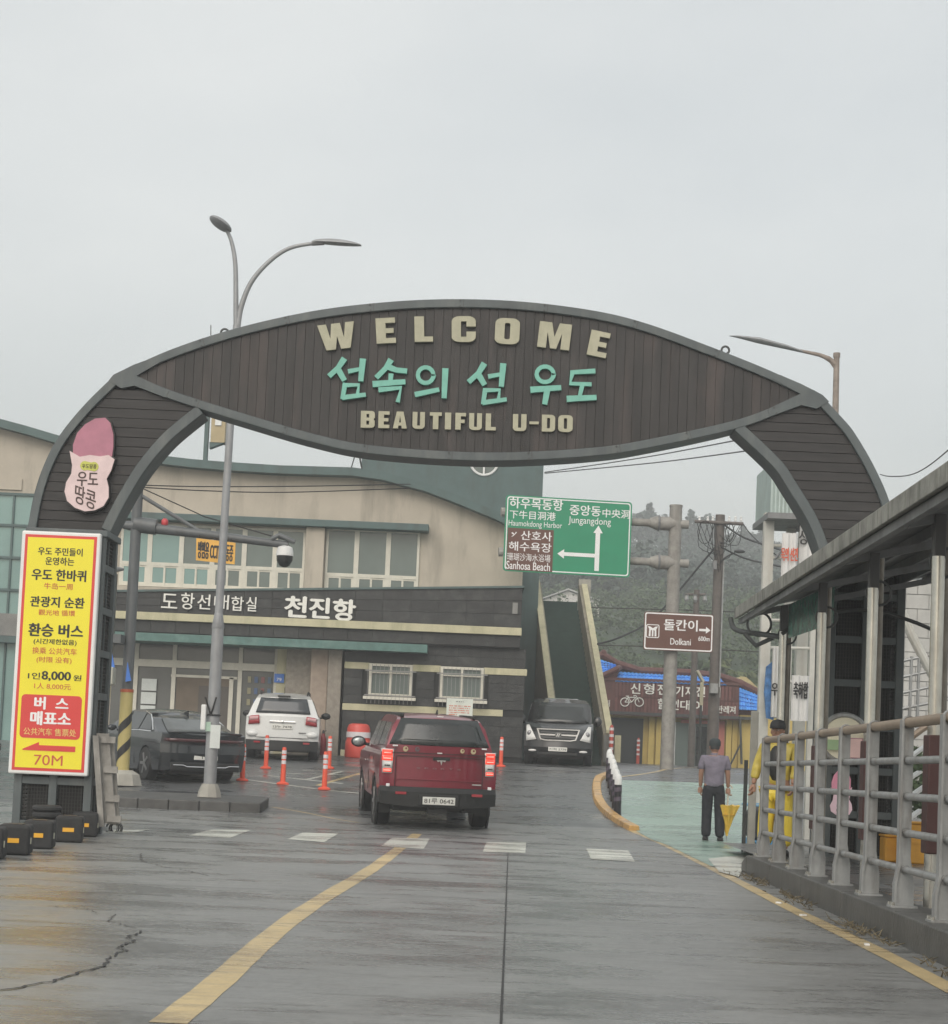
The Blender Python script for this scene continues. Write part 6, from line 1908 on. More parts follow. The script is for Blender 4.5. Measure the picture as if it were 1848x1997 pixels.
for s_ in (-1, 1):
    pts = [(.62, .72), (.86, .68), (.93, 1.06), (.86, 1.1)] 
    hl = [(s_ * .60, .71), (s_ * .89, .66), (s_ * .9, 1.1), (s_ * .82, 1.11)]
    if s_ < 0: hl = [hl[1], hl[0], hl[3], hl[2]]
    h_o = rear_patch(hl, lambda z, x: yn(z, x) + max(0, z - .92) * .35, lens_w, 'headlamp', van, .03, 6, 4)
    van.part('bulb', MB().ell((s_ * .80, yn(.86, .80) - .03, .88), (.07, .03, .07), 10, 6), mat('lamp bowl', (.25, .25, .26), .2, .5), h_o, smooth=60)
    van.part('fog_lamp', MB().ell((s_ * .7, yn(.4, .7) - .01, .4), (.12, .04, .035), 10, 6), lens_w, smooth=60)
    mr_ = van.part('mirror', MB().ell((s_ * 1.07, 1.15, 1.27), (.12, .07, .14), 12, 8), black_paint, smooth=60)
    van.part('mirror_arm', MB().tube([(s_ * .9, 1.2, 1.18), (s_ * 1.0, 1.18, 1.2)], .03, 6), trim_b, mr_)
    for pts in ([(1.6, 1.26), (2.3, 1.26), (2.3, 1.72), (1.85, 1.72)], [(2.4, 1.26), (3.6, 1.26), (3.6, 1.72), (2.4, 1.72)], [(3.7, 1.26), (4.8, 1.26), (4.75, 1.72), (3.7, 1.72)]):
        van.part('side_window', MB().prism([(s_ * (hgv(z) - .006), y, z) for y, z in pts], (s_ * .016, 0, 0)), glass_dark)
gr_o = shape([[(-.60, .16), (.60, .16), (.5, -.14), (.35, -.17), (-.35, -.17), (-.5, -.14)], [(-.55, .135), (.55, .135), (.47, -.115), (.34, -.14), (-.34, -.14), (-.47, -.115)]], van.o, (0, .0, .845), chrome, ex=.012, name='grille_frame')
shape([[(-.57, .15), (.57, .15), (.48, -.13), (.34, -.155), (-.34, -.155), (-.48, -.13)]], van.o, (0, .015, .845), trim_b, ex=.008, name='grille')
van.part('grille_bar', MB().b2((-.54, -.01, .825), (-.1, .01, .868)).b2((.1, -.01, .825), (.54, .01, .868)), chrome)
for z_ in (.775, .915): van.part('grille_slat', MB().b2((-.48, -.002, z_ - .008), (.48, .012, z_ + .008)), steel_dark)
shape([arc(0, 0, .5, 0, 350, 20), arc(0, 0, .44, 0, 350, 20)], van.o, (0, -.012, .845), chrome, w=.2, h=.11, ex=.004, name='emblem_ring')
shape([[(-.3, -.4), (-.15, -.4), (-.02, -.06), (.12, -.02), (.02, -.4), (.17, -.4), (.4, .4), (.25, .4), (.14, .06), (0, .02), (.1, .4), (-.05, .4)]], van.o, (0, -.013, .845), chrome, w=.12, h=.085, ex=.005, name='emblem_letter')
plate(van, (0, -.012, .45), '71허 3779', .52, .115)
van.part('air_intake', MB().b2((-.55, .0, .3), (.55, .03, .37)), trim_b)
van.part('wiper', MB().tube([(-.5, .93, 1.2), (.1, .95, 1.24)], .012, 5).tube([(.2, .93, 1.2), (.7, 1.02, 1.24)], .012, 5), black_p)
van.part('roof_shine_strip', MB().tube([(-.45, 1.93, 1.9), (.5, 1.93, 1.9)], .012, 5), chrome)
van.part('underbody', MB().b2((-.7, .4, .2), (.7, 4.8, .4)), trim_b)
for (x_, y_, s_) in ((-.82, .95, -1), (.82, .95, 1), (-.82, 4.2, -1), (.82, 4.2, 1)): wheel(van, x_, y_, .35, .23, s_)

# ---- dark sedan
slate_paint = mat('wet charcoal car paint', (.02, .025, .03), .24, .3, .2, 3, .05, 90, coat=.7)
def make_sedan(loc, rz, label, paint, dark=True, rx=0):
    t = T('parked_sedan', label, 'car', loc, rz, rx=rx)
    def hw(z): return .935 - .07 * max(0, .5 - z) - .12 * max(0, z - .75)
    def f1(x, y, z):
        c = (abs(x) / .93) ** 4
        if y < .7: y += c * .22 * (1 - y / .7) + max(0, .8 - z) * .08
        if y > 4.4: y -= c * .35 * ((y - 4.4) / .6)
        return (x * hw(z) / .93, y, z)
    pr_ = [(.08, .24), (.6, .22)] + skirt_arch(None, 1.1, .37, .3) + [(1.6, .18), (3.4, .18)] + skirt_arch(None, 3.9, .37, .3) + [(4.4, .2), (4.95, .3), (4.95, .6), (4.7, .75), (3.7, .93), (2.5, .98), (1.2, 1.0), (.5, 1.0), (.05, 1.01), (.0, .98), (.04, .8), (.0, .6)]
    shell(t, pr_, .93, f1, (-.8, -.45, 0, .45, .8), (.5, 1.6, 2.5, 3.4, 4.4), (.45, .6, .75, .9), paint)
    def hg(z): return .885 - (z - .95) * .50 - .25 * max(0, z - 1.38)
    def f2(x, y, z):
        c = (abs(x) / .84) ** 2.5
        if y < 1.6: y += c * .25
        return (x * hg(z) / .84, y, z - (.03 * (abs(x) / .84) ** 2 if z > 1.35 else 0))
    shell(t, [(.25, .97), (.7, 1.12), (1.2, 1.30), (1.65, 1.41), (2.2, 1.465), (2.7, 1.45), (3.0, 1.38), (3.75, .92)], .84, f2, (-.65, -.3, 0, .3, .65), (.8, 1.2, 1.6, 2.2, 2.7), (1.1, 1.25, 1.36), paint, 'cabin')
    yg = lambda z, x: (.25 + (z - .97) * 3.0 if z < 1.12 else .7 + (z - 1.12) * .5 / .18) + (abs(x) / .84) ** 2.5 * .25
    rear_patch([(-.68, 1.03), (.68, 1.03), (.56, 1.32), (-.56, 1.32)], yg, mat('wet rear screen', (.09, .1, .1), .1, 0, .3, 1.5, spec=.8), 'rear_window', t, .05, 8, 6)
    yb2 = lambda z, x: (abs(x) / .93) ** 4 * .22 + .03 - abs(z - .8) * .1 + max(0, abs(x) - .86) * .8
    rear_patch([(-.88, .83), (.88, .83), (.87, .9), (-.87, .9)], yb2, mat('dark tail lamp strip', (.06, .012, .014), .1, coat=.6), 'tail_lamp', t, .018, 14, 1)
    t.part('boot_lip', MB().tube([(-.8, .16, 1.02), (-.4, .03, 1.035), (0, .0, 1.04), (.4, .03, 1.035), (.8, .16, 1.02)], .022, 6), paint)
    plate(t, (0, -.012, .55), '', .52, .11) if False else None
    pl_ = t.part('licence_plate', MB().box((0, .04, .53), (.52, .012, .11)), plate_w, bevel=.006)
    txt('1435', pl_, (.06, .032, .53), .3, .07, black_p, bold=.01, ex=.001)
    t.part('diffuser', MB().b2((-.75, .02, .24), (.75, .12, .42)), trim_b, bevel=.03)
    t.part('diffuser_trim', MB().tube([(-.72, .0, .36), (-.5, -.005, .36), (-.42, -.005, .33), (.42, -.005, .33), (.5, -.005, .36), (.72, .0, .36)], .012, 6), chrome)
    for s_ in (-1, 1):
        g1_ = [(1.05, 1.03), (1.75, 1.03), (1.75, 1.36), (1.55, 1.33), (1.2, 1.2)]
        g2_ = [(1.82, 1.02), (2.65, 1.0), (2.6, 1.38), (1.82, 1.38)]
        g3_ = [(2.72, 1.0), (3.5, .96), (3.0, 1.31), (2.68, 1.38)]
        for pts in (g1_, g2_, g3_):
            t.part('side_window', MB().prism([(s_ * (hg(z) - .004), y + .0, z) for y, z in pts], (s_ * .016, 0, 0)), glass_dark)
        rim_pts = [(3.5, .94), (1.75, 1.0), (1.0, 1.0), (.92, 1.03), (1.2, 1.2), (1.5, 1.34), (1.9, 1.4)]
        t.part('window_chrome', MB().tube([(s_ * (hg(z) + .012), y, z) for y, z in rim_pts], .014, 6), chrome)
        mr_ = t.part('mirror', MB().ell((s_ * 1.0, 3.1, 1.0), (.11, .07, .07), 10, 6), paint, smooth=60)
        for y_ in (2.0, 2.95): t.part('door_handle', MB().b2((s_ * .885 - .01, y_, .82), (s_ * .885 + .03, y_ + .16, .85)), chrome, bevel=.006)
        [t.part('door_seam', MB().b2((s_ * .93 - .006, y_, .3), (s_ * .93 + .003, y_ + .01, .75)), black_p) for y_ in (1.78, 2.68)]
        t.part('sill_trim', MB().b2((s_ * .9 - .01, 1.6, .2), (s_ * .9 + .01, 3.4, .225)), chrome)
    t.part('shark_fin', MB().prism([(.0, 1.2, 1.31), (.0, 1.5, 1.4), (.0, 1.22, 1.46)], (.02, 0, 0)), trim_b)
    t.part('underbody', MB().b2((-.7, .4, .16), (.7, 4.6, .35)), trim_b)
    for (x_, y_, s_) in ((-.83, 1.1, -1), (.83, 1.1, 1), (-.83, 3.9, -1), (.83, 3.9, 1)): wheel(t, x_, y_, .35, .22, s_)
    return t
sloc = Vector((P(400, 1525, 37.0).x, 37.0, zg(37.2)))
make_sedan(sloc, R(30), 'dark charcoal sedan with chrome window line parked behind the yellow sleeved mast', slate_paint, rx=R(1.5))
make_sedan(Vector((P(-20, 1500, 40.5).x, 40.0, zg(40.5))), R(75), 'white car mostly hidden behind the left edge of the ticket sign', white_car)
# ------------------------------------------------------------------ right side: fence, shelter
def fxl(Y): return 3.2 - (19.7 - Y) * .031        # fence line
# kerb wall under the fence
pl = T('fence_kerb_wall', 'low dark wet concrete kerb wall carrying the metal railing on the right', 'kerb wall', (fxl(12), 12, zg(12)))
def zw_(Y): return zg(Y) + .2
ye = [20.35, 19.9, 18, 16, 14, 12, 10, 8, 6, 4, 2, 0]
kw = mat('wet dark concrete wall', (.085, .085, .08), .45, 0, .25, 4, .3, 30, dirt=(.04, .04, .038), dirt_amt=.7, streak=5)
for a, b in zip(ye, ye[1:]):
    x0, x1 = fxl(a) - .1, fxl(b) - .1
    za, zb2 = (zw_(a) if a < 20.2 else zg(a) + .1), zw_(b)
    g = .006
    pl.part('wall_block', MB().add([(x0, a - g, zg(a) - .2), (x0 + .34, a - g, zg(a) - .2), (x0 + .34, a - g, za), (x0, a - g, za),
                                    (x1, b + g, zg(b) - .2), (x1 + .34, b + g, zg(b) - .2), (x1 + .34, b + g, zb2), (x1, b + g, zb2)],
                                   [(0, 1, 2, 3), (7, 6, 5, 4), (0, 4, 5, 1), (1, 5, 6, 2), (2, 6, 7, 3), (3, 7, 4, 0)]), kw, world=True, bevel=.012)
# walkway behind the fence
sheet('walkway', lambda y: fxl(y) + .24, lambda y: 9.5, ysteps(0, 25.5, 2), ground_material('wet worn paving', (.13, .13, .125), (.06, .06, .06), True), .13)
fn_ = T('metal_railing', 'grey galvanised metal railing with flat posts and five round rails on the right', 'railing', (fxl(12) + .1, 12, zw_(12)))
npst = 17
first = None
post_me = None
def post_mesh():
    mb = MB()
    # plate standing across the fence line: x is across, z up; foot flares
    w2, th = .037, .012
    out = [(-w2, 1.27), (w2, 1.27), (w2, .34), (w2 + .012, .26), (w2 + .028, .16), (w2 + .028, 0), (-w2 - .022, 0), (-w2 - .022, .16), (-w2 - .0, .28)]
    mb.prism([(x, -th / 2, z) for x, z in out], (0, th, 0))
    # front flange along the road side edge
    fl_ = [(-w2, 1.29), (-w2, .28), (-w2 - .022, .16), (-w2 - .022, 0)]
    for (xa, za_), (xb2, zb3) in zip(fl_, fl_[1:]):
        mb.add([(xa - .016, -.035, za_), (xa - .016, .035, za_), (xa, .035, za_), (xa, -.035, za_), (xb2 - .016, -.035, zb3), (xb2 - .016, .035, zb3), (xb2, .035, zb3), (xb2, -.035, zb3)],
               [(0, 1, 2, 3), (7, 6, 5, 4), (0, 4, 5, 1), (1, 5, 6, 2), (2, 6, 7, 3), (3, 7, 4, 0)])
    mb.b2((-.105, -.065, 0), (.08, .065, .014))
    mb.ring((-.0, 0, 1.27), .04, .012, (0, 1, 0), 14, 5)
    return mb
pm = post_mesh()
pme = pm.mesh('post', steel)
bolt_me = MB().lathe([(.014, .012), (.014, .035)], (-.088, -.045, 0), 6).lathe([(.014, .012), (.014, .035)], (-.088, .045, 0), 6).mesh('bolt', stainless)
col_me = MB()
for z_ in (.26, .51, .76, 1.01): col_me.ring((-.0, 0, z_), .034, .009, (0, 1, 0), 12, 4)
col_me = col_me.mesh('rail_collar', steel)
Y0s = [19.7 - 1.21 * i for i in range(npst)]
for Y_ in Y0s:
    b = Vector((fxl(Y_) + .06, Y_, zw_(Y_))) - fn_.loc
    p_ = link('post', pme, fn_.o); p_.location = b
    c_ = link('rail_collar', col_me, p_)
    c_ = link('bolt', bolt_me, p_)
top_rail_m = mat('brown stained top rail', (.3, .235, .175), .5, .1, .2, 4, dirt=(.13, .1, .08), dirt_amt=.6, streak=0)
for i, z_ in enumerate((.26, .51, .76, 1.01, 1.27)):
    pts = [Vector((fxl(Y_) + .06, Y_, zw_(Y_) + z_)) for Y_ in [19.82] + Y0s]
    fn_.part('rail', MB().tube(pts, .036 if i == 4 else .026, 12), top_rail_m if i == 4 else steel, world=True, smooth=50)

# shelter
tube2 = mat('tarnished tube', (.22, .2, .17), .4, .5, .3, 6, dirt=(.08, .06, .05), dirt_amt=.6, streak=8)
sh = T('bus_shelter', 'long roofed waiting shelter with stainless posts behind the railing on the right', 'shelter', (3.3, 17, zg(17) + .1))
def rl_(Y): return 3.06 + (Y - 11.75) * .0327          # roof edge x
ZE = H + 1.93                            # outer edge height
roof_m = mat('mossy weathered fascia', (.25, .25, .225), .7, 0, .3, 4, .2, 40, dirt=(.045, .05, .035), dirt_amt=.95, streak=9)
under_m = mat('dull roof deck', (.2, .205, .205), .6, 0, .3, 2, dirt=(.07, .07, .07), dirt_amt=.6, streak=3)
ya, yb3 = 23.6, 4.0
def roof_pt(Y, u, dz=0):                 # u metres inward from the outer edge
    return Vector((rl_(Y) + u, Y, ZE + u * .23 + dz))
ysr_ = [ya - (ya - yb3) * i / 10 for i in range(11)]
tipx = lambda Y: .0
RW = 3.0
for i in range(10):
    a, b = ysr_[i], ysr_[i + 1]
    sh.part('fascia_board', MB().add([roof_pt(a, -.03, -.07), roof_pt(a, .03, -.07), roof_pt(a, .03, .075), roof_pt(a, -.03, .075), roof_pt(b + .008, -.03, -.07), roof_pt(b + .008, .03, -.07), roof_pt(b + .008, .03, .075), roof_pt(b + .008, -.03, .075)],
            [(0, 1, 2, 3), (7, 6, 5, 4), (0, 4, 5, 1), (1, 5, 6, 2), (2, 6, 7, 3), (3, 7, 4, 0)]), roof_m, world=True, bevel=.008)
sh.part('gutter_lip', MB().add([roof_pt(ya, .03, -.15), roof_pt(ya, .12, -.15), roof_pt(ya, .12, -.08), roof_pt(ya, .03, -.08), roof_pt(yb3, .03, -.15), roof_pt(yb3, .12, -.15), roof_pt(yb3, .12, -.08), roof_pt(yb3, .03, -.08)],
            [(0, 1, 2, 3), (7, 6, 5, 4), (0, 4, 5, 1), (1, 5, 6, 2), (2, 6, 7, 3), (3, 7, 4, 0)]), under_m, world=True)
# corrugated roof sheet: ribs across
rs_ = MB()
nrib = 66
for i in range(nrib):
    a = ya - (ya - yb3) * i / nrib
    b = ya - (ya - yb3) * (i + .5) / nrib
    c = ya - (ya - yb3) * (i + 1) / nrib
    e = .2 if a > 22.9 else 0
    rs_.add([roof_pt(a, .03 + 0, .02), roof_pt(a, RW, .02), roof_pt(b, RW, .05), roof_pt(b, .03, .05), roof_pt(c, .03, .02), roof_pt(c, RW, .02)], [(0, 1, 2, 3), (3, 2, 5, 4)])
sh.part('roof_sheet', rs_, under_m, world=True)
for u in (.25, .8, 1.35, 1.9, 2.45, 2.95):
    sh.part('purlin', MB().add([roof_pt(ya - .05, u - .03, -.09), roof_pt(ya - .05, u + .03, -.09), roof_pt(ya - .05, u + .03, .012), roof_pt(ya - .05, u - .03, .012),
                                roof_pt(yb3, u - .03, -.09), roof_pt(yb3, u + .03, -.09), roof_pt(yb3, u + .03, .012), roof_pt(yb3, u - .03, .012)],
            [(0, 1, 2, 3), (7, 6, 5, 4), (0, 4, 5, 1), (1, 5, 6, 2), (2, 6, 7, 3), (3, 7, 4, 0)]), steel_dark, world=True)
Yp = [22.06, 19.0, 16.06, 13.4, 10.6, 8.0]
sleeve = mat('maroon post sleeve', (.075, .03, .028), .5, 0, .15, 3, dirt=(.05, .02, .02), dirt_amt=.4, streak=5)
for Y_ in Yp:
    xx = 3.46 + (Y_ - 13.4) * .04
    zb4 = zg(Y_) + .12
    zt4 = roof_pt(Y_, xx - rl_(Y_)).z - .1
    dxp = .0
    po = sh.part('post', MB().tube([(xx, Y_, zb4), (xx, Y_, zt4 - .32)], .05, 14), stainless, world=True, smooth=50)
    sh.part('rear_tube', MB().tube([(xx + .085, Y_ + .14, zb4), (xx + .085, Y_ + .14, zt4)], .042, 12), tube2, po, world=True, smooth=50)
    sh.part('shaded_post_head', MB().b2((xx - .04, Y_ - .03, zt4 - .34), (xx + .05, Y_ + .06, zt4)), mat('shade toned post head', (.09, .09, .09), .5, .2), po, world=True, bevel=.01)  # dark colour stands in for shade on the upper end of the pipe
    sh.part('sleeve', MB().b2((xx - .055, Y_ - .07, zb4 + .42), (xx + .06, Y_ + .1, zb4 + 1.3)), sleeve, po, world=True, bevel=.01)
    sh.part('foot_plate', MB().b2((xx - .12, Y_ - .12, zb4), (xx + .22, Y_ + .28, zb4 + .02)), steel_dark, po, world=True)
    sh.part('ring', MB().ring((xx + .06, Y_ + .05, zt4 - .36), .11, .012, (0.05, 1, 0), 26, 6), dark_steel, po, world=True)
    sh.part('rafter', MB().add([roof_pt(Y_, .12, -.16), roof_pt(Y_, RW - .1, -.16), roof_pt(Y_, RW - .1, -.09), roof_pt(Y_, .12, -.09), roof_pt(Y_ + .07, .12, -.16), roof_pt(Y_ + .07, RW - .1, -.16), roof_pt(Y_ + .07, RW - .1, -.09), roof_pt(Y_ + .07, .12, -.09)],
            [(0, 1, 2, 3), (7, 6, 5, 4), (0, 4, 5, 1), (1, 5, 6, 2), (2, 6, 7, 3), (3, 7, 4, 0)]), steel_dark, world=True)
# transverse arched tie at the far end frame
sh.part('arched_tie', MB().tube(smooth_pts([P(x_, y_, 22.0) for x_, y_ in ((1524, 1236), (1560, 1217), (1610, 1199), (1660, 1190), (1720, 1194), (1790, 1216), (1850, 1244))], 4), .024, 8), dark_steel, world=True, smooth=50)
# nose bracket with ring at the far end
def Nb(px, py, Y=23.0): return P(px, py, Y)
nbk = MB().tube(smooth_pts([Nb(1424, 1206, 23.5), Nb(1430, 1224, 23.4), Nb(1448, 1232, 23.2), Nb(1480, 1236, 22.9), Nb(1522, 1242, 22.4)]), .035, 8)
nbk.tube([Nb(1452, 1236, 23.1), Nb(1474, 1259, 23), Nb(1508, 1243, 22.8)], .03, 6).ring(Nb(1480, 1217, 22.9), .15, .016, (.1, 1, 0), 28, 6)
sh.part('nose_bracket', nbk, dark_steel, world=True, smooth=50)
gl_ = MB().b2((3.84, 19.2, ZE - .42), (3.85, 21.9, ZE + .0))
sh.part('name_panel', gl_, mat('green translucent panel', (.08, .2, .16), .25, 0, .5, 6), world=True)
# weeds and litter by the kerb wall
rw_ = random.Random(11)
wd = MB()
for _ in range(420):
    Y_ = rw_.uniform(9, 20.2)
    dens = .5 + .5 * math.sin(Y_ * 2.1) 
    if rw_.random() > dens: continue
    x_ = fxl(Y_) - .12 - abs(rw_.gauss(0, .07))
    z_ = zg(Y_)
    a = rw_.uniform(0, 6.28)
    l_ = rw_.uniform(.03, .12)
    d = Vector((math.cos(a) * l_, math.sin(a) * l_, rw_.uniform(.005, .05)))
    wd.tube([(x_, Y_, z_ + .004), Vector((x_, Y_, z_ + .006)) + d], [.006, .002], 3)
o = solo('weeds', 'thin dead weeds and debris gathered along the foot of the kerb wall', 'weeds', wd, mat('dead weed stalk', (.13, .11, .07), .9, 0, .5, 20), kind='stuff')
for i, (x_, Y_) in enumerate(((2.62, 13.9), (2.6, 11.6), (2.66, 15.2))):
    lt = MB().box((x_, Y_, zg(Y_) + .012), (.05, .03, .012), rz=.5 + i)
    solo('litter', ('white paper scrap beside the kerb wall below the fifth railing post', 'white paper scrap nearest the camera beside the kerb wall', 'white paper scrap farthest along the kerb wall')[i], 'litter', lt, white_p)

# information signs and things behind the railing
def Rp(px, py, Y): return P(px, py, Y)
IY = 21.3
ic = Rp(1646, 1440, IY)
inf = T('information_disc', 'round cream information board with pink and green panels behind the railing', 'sign', (ic.x, IY, zg(IY) + .12))
rad = 46 * IY / F
icl = ic - inf.loc
inf.part('disc', MB().lathe([(rad, 0), (rad, .05)], icl, 36, 'Y'), mat('cream board print', (.85, .8, .62), .5, 0, .06, 3))
inf.part('rim', MB().ring(icl, rad, .03, (0, 1, 0), 36, 6), steel)
inf.part('pink_panel', MB().b2(icl + Vector((.02, -.06, -.22)), icl + Vector((.2, -.051, .0))), mat('pale pink print', (.8, .55, .52), .5))
inf.part('pink_frame', MB().b2(icl + Vector((.01, -.054, -.23)), icl + Vector((.21, -.0505, .01))), pink)
inf.part('cream_panel', MB().b2(icl + Vector((.215, -.06, -.13)), icl + Vector((.265, -.051, .06))), mat('pale peach print', (.65, .5, .4), .5))
inf.part('green_panel', MB().b2(icl + Vector((-.22, -.06, -.14)), icl + Vector((-.06, -.051, -.02))), mat('pale green print', (.35, .5, .28), .5))
inf.part('post', MB().tube([(icl.x, .08, 0), (icl.x, .08, icl.z + .1)], .03, 10), steel)
pp = T('peanut_plaque', 'small pink peanut shaped plaque behind the railing below the round board', 'plaque', Rp(1640, 1592, 21.0))
def ppx(x, y): return Rp(1344 + x * .2755, 1283 + y * .2755, 21.0)
lo_ = [(1000, 915), (1030, 955), (1080, 935), (1115, 950), (1150, 915), (1138, 960), (1128, 1000), (1146, 1035), (1150, 1075), (1130, 1108), (1090, 1120), (1040, 1112), (1002, 1085), (995, 1045), (1015, 1005), (1022, 965)]
up_ = [(1010, 930), (1008, 880), (1025, 830), (1060, 790), (1095, 783), (1125, 810), (1142, 860), (1140, 925), (1110, 945), (1060, 945)]
def pr2(pts, y0, dy): return MB().prism([Vector((ppx(*q).x, y0, ppx(*q).z)) for q in pts], (0, dy, 0))
pp.part('upper_panel', pr2(up_, 21.0, .03), mat('rose pink print', (.75, .3, .42), .5), world=True)
pp.part('lower_panel', pr2(lo_, 20.985, .03), mat('soft pink print', (.85, .62, .7), .5), world=True)
pp.part('post', MB().tube([Vector((ppx(1078, 1110).x, 21.06, zg(21) + .12)), Vector((ppx(1078, 820).x, 21.06, ppx(1078, 820).z))], .025, 8), steel, world=True)
txt('우도', pp.o, ppx(1080, 1045) - pp.loc + Vector((0, -.02, 0)), .14, .06, brown_ink, bold=.02)
txt('땅콩', pp.o, ppx(1080, 1085) - pp.loc + Vector((0, -.02, 0)), .14, .06, brown_ink, bold=.02)

# white steel gantry tower with banners
TY = 31.0
gt_ = T('steel_gantry', 'tall white steel gantry tower rising behind the shelter roof', 'gantry', (Rp(1530, 1500, TY).x, TY, zg(TY)))
gwm = mat('rust marked white steel', (.52, .52, .48), .55, 0, .12, 3, dirt=(.28, .2, .14), dirt_amt=.4, streak=6)
def leg_(pxt, pyt, pxb, w2, dy=0, nm='column'):
    a = Rp(pxt, pyt, TY + dy); b = Rp(pxb, 1520, TY + dy)
    gt_.part(nm, MB().b2((b.x - w2 / 2, TY + dy, zg(TY) - .1), (b.x + w2 / 2, TY + dy + w2, a.z)), gwm, world=True)
    return b.x
x1_ = leg_(1510, 1000, 1484, .17)
x2_ = leg_(1540, 978, 1528, .15, .9)
x3_ = leg_(1598, 978, 1580, .15)
x4_ = leg_(1570, 990, 1556, .2, 1.2, 'round_pipe')
for py in (1006, 1064, 1088, 1140, 1170, 1210, 1264, 1330):
    z_ = Rp(1530, py, TY).z
    gt_.part('cross_tube', MB().tube([(x1_ + .05, TY + .06, z_), (x3_, TY + .06, z_ + .02)], .03, 8), gwm, world=True)
gt_.part('round_beam', MB().tube([Rp(1560, 1345, TY + .5), Rp(1610, 1338, TY + .5)], .12, 12), gwm, world=True)
gt_.part('head_box', MB().b2(Rp(1501, 1002, TY - .3), Rp(1600, 905, TY - .3) + Vector((0, 1.6, 0))), mat('pale teal corrugated cladding', (.34, .42, .4), .5, 0, .1, 3, dirt=(.2, .2, .17), dirt_amt=.5, streak=8), world=True)
for i in range(12):
    xx = Rp(1503, 950, TY - .3).x + i * .068
    gt_.part('cladding_rib', MB().b2((xx, TY - .325, Rp(1501, 1002, TY - .3).z), (xx + .03, TY - .302, Rp(1501, 906, TY - .3).z)), mat('pale teal rib', (.42, .5, .48), .5), world=True)
gt_.part('underbeam', MB().b2(Rp(1497, 1010, TY - .35), Rp(1602, 1003, TY - .35) + Vector((0, 1.7, 0))), steel_dark, world=True)
gt_.part('brace', MB().tube([Rp(1511, 1090, TY), Rp(1575, 1005, TY)], .02, 6), steel_dark, world=True)
ban_m = mat('white banner cloth', (.66, .66, .65), .8, 0, .06, 3)
def banner(label, px0, py0, px1, py1, Y, texts):
    a, b = Rp(px0, py1, Y), Rp(px1, py0, Y)
    t = T('banner', label, 'banner', ((a.x + b.x) / 2, Y, a.z))
    n = 8
    mb = MB(); vs = []
    for i in range(n + 1):
        xx = a.x + (b.x - a.x) * i / n
        dy = .03 * math.sin(i * 1.7)
        vs += [(xx, Y + dy, a.z), (xx, Y + dy, b.z), (xx, Y + dy + .01, b.z), (xx, Y + dy + .01, a.z)]
    fs = []
    for i in range(n):
        for k in range(4): fs.append((i * 4 + k, i * 4 + (k + 1) % 4, (i + 1) * 4 + (k + 1) % 4, (i + 1) * 4 + k))
    t.part('cloth', mb.add(vs, fs), ban_m, world=True)
    for s_, x_0, x_1, y_0, y_1, m_ in texts:
        c = Rp((x_0 + x_1) / 2, (y_0 + y_1) / 2, Y - .045) - t.loc
        txt(s_, t.o, c, (x_1 - x_0) * Y / F, (y_1 - y_0) * Y / F, m_, (1, 0, .02), (0, 0, 1), .03)
banner('white banner with red Korean letters on the gantry', 1522, 1040, 1556, 1130, TY - .4, [('목의 선견', 1523, 1555, 1068, 1094, ink['r'])])
banner('white banner with black Korean letters under the arch leg', 1557, 1002, 1600, 1100, TY - .15, [('상 신', 1558, 1600, 1034, 1062, black_p)])
banner('white banner with black Korean letters low between the shelter posts', 1541, 1318, 1578, 1405, TY - .5, [('축하합', 1547, 1575, 1330, 1362, black_p)])
banner('narrow white banner beside the first shelter post', 1502, 1262, 1519, 1398, TY - .3, [('우', 1504, 1516, 1332, 1356, black_p)])
solo('blue_tarp', 'crumpled blue tarpaulin hanging by the left gantry column', 'tarpaulin', MB().prism([Rp(1494, 1300, TY - .2), Rp(1506, 1290, TY - .2), Rp(1512, 1340, TY - .2), Rp(1508, 1404, TY - .2), Rp(1494, 1400, TY - .2), Rp(1490, 1350, TY - .2)], (0, .06, 0)), mat('blue tarpaulin', (.06, .17, .38), .45, 0, .5, 12, .5, 20))

# right hand back: block building, pipe, railing, stair treads, crates
bw = T('block_building', 'pale block walled building behind the shelter at the right edge', 'building', Rp(1800, 1480, 48))
blk = mat('pale block wall', (.45, .45, .43), .8, 0, .1, 3, dirt=(.3, .3, .28), dirt_amt=.4, streak=5, rnd=.06)
a, b = Rp(1758, 1470, 48), Rp(1758, 1130, 48)
x_0 = a.x
bw.part('wall', MB().b2((x_0 + .01, 48.02, zg(48)), (x_0 + 5, 53, b.z)), mat('mortar', (.25, .25, .24), .9), world=True)
hblk = (b.z - zg(48)) / 14
for j in range(14):
    for i in range(4):
        xo = x_0 + (i - .5 * (j % 2)) * .62
        if xo + .6 < x_0: continue
        bw.part('block', MB().b2((max(x_0, xo), 47.97, zg(48) + j * hblk + .01), (xo + .605, 48.05, zg(48) + (j + 1) * hblk - .01)), blk, world=True)
rp2 = T('ramp_structure', 'white pipe framed ramp with slanting rails behind the right pillar', 'ramp', Rp(1790, 1600, 27))
RY = 27.0
rp2.part('stay_pipe', MB().tube([Rp(1758, 1192, RY), Rp(1778, 1240, RY), Rp(1822, 1325, RY)], .07, 10), gwm, world=True)
for k in range(5):
    rp2.part('rail', MB().tube([Rp(1754, 1290 + 31 * k, RY), Rp(1860, 1268 + 31 * k, RY)], .022, 8), steel, world=True)
for px in (1772, 1787, 1840): rp2.part('baluster', MB().tube([Rp(px, 1420, RY), Rp(px + 5, 1280, RY)], .025, 6), steel, world=True)
rp2.part('handrail', MB().tube([Rp(1766, 1445, RY), Rp(1800, 1420, RY), Rp(1856, 1390, RY)], .05, 8), top_rail_m, world=True)
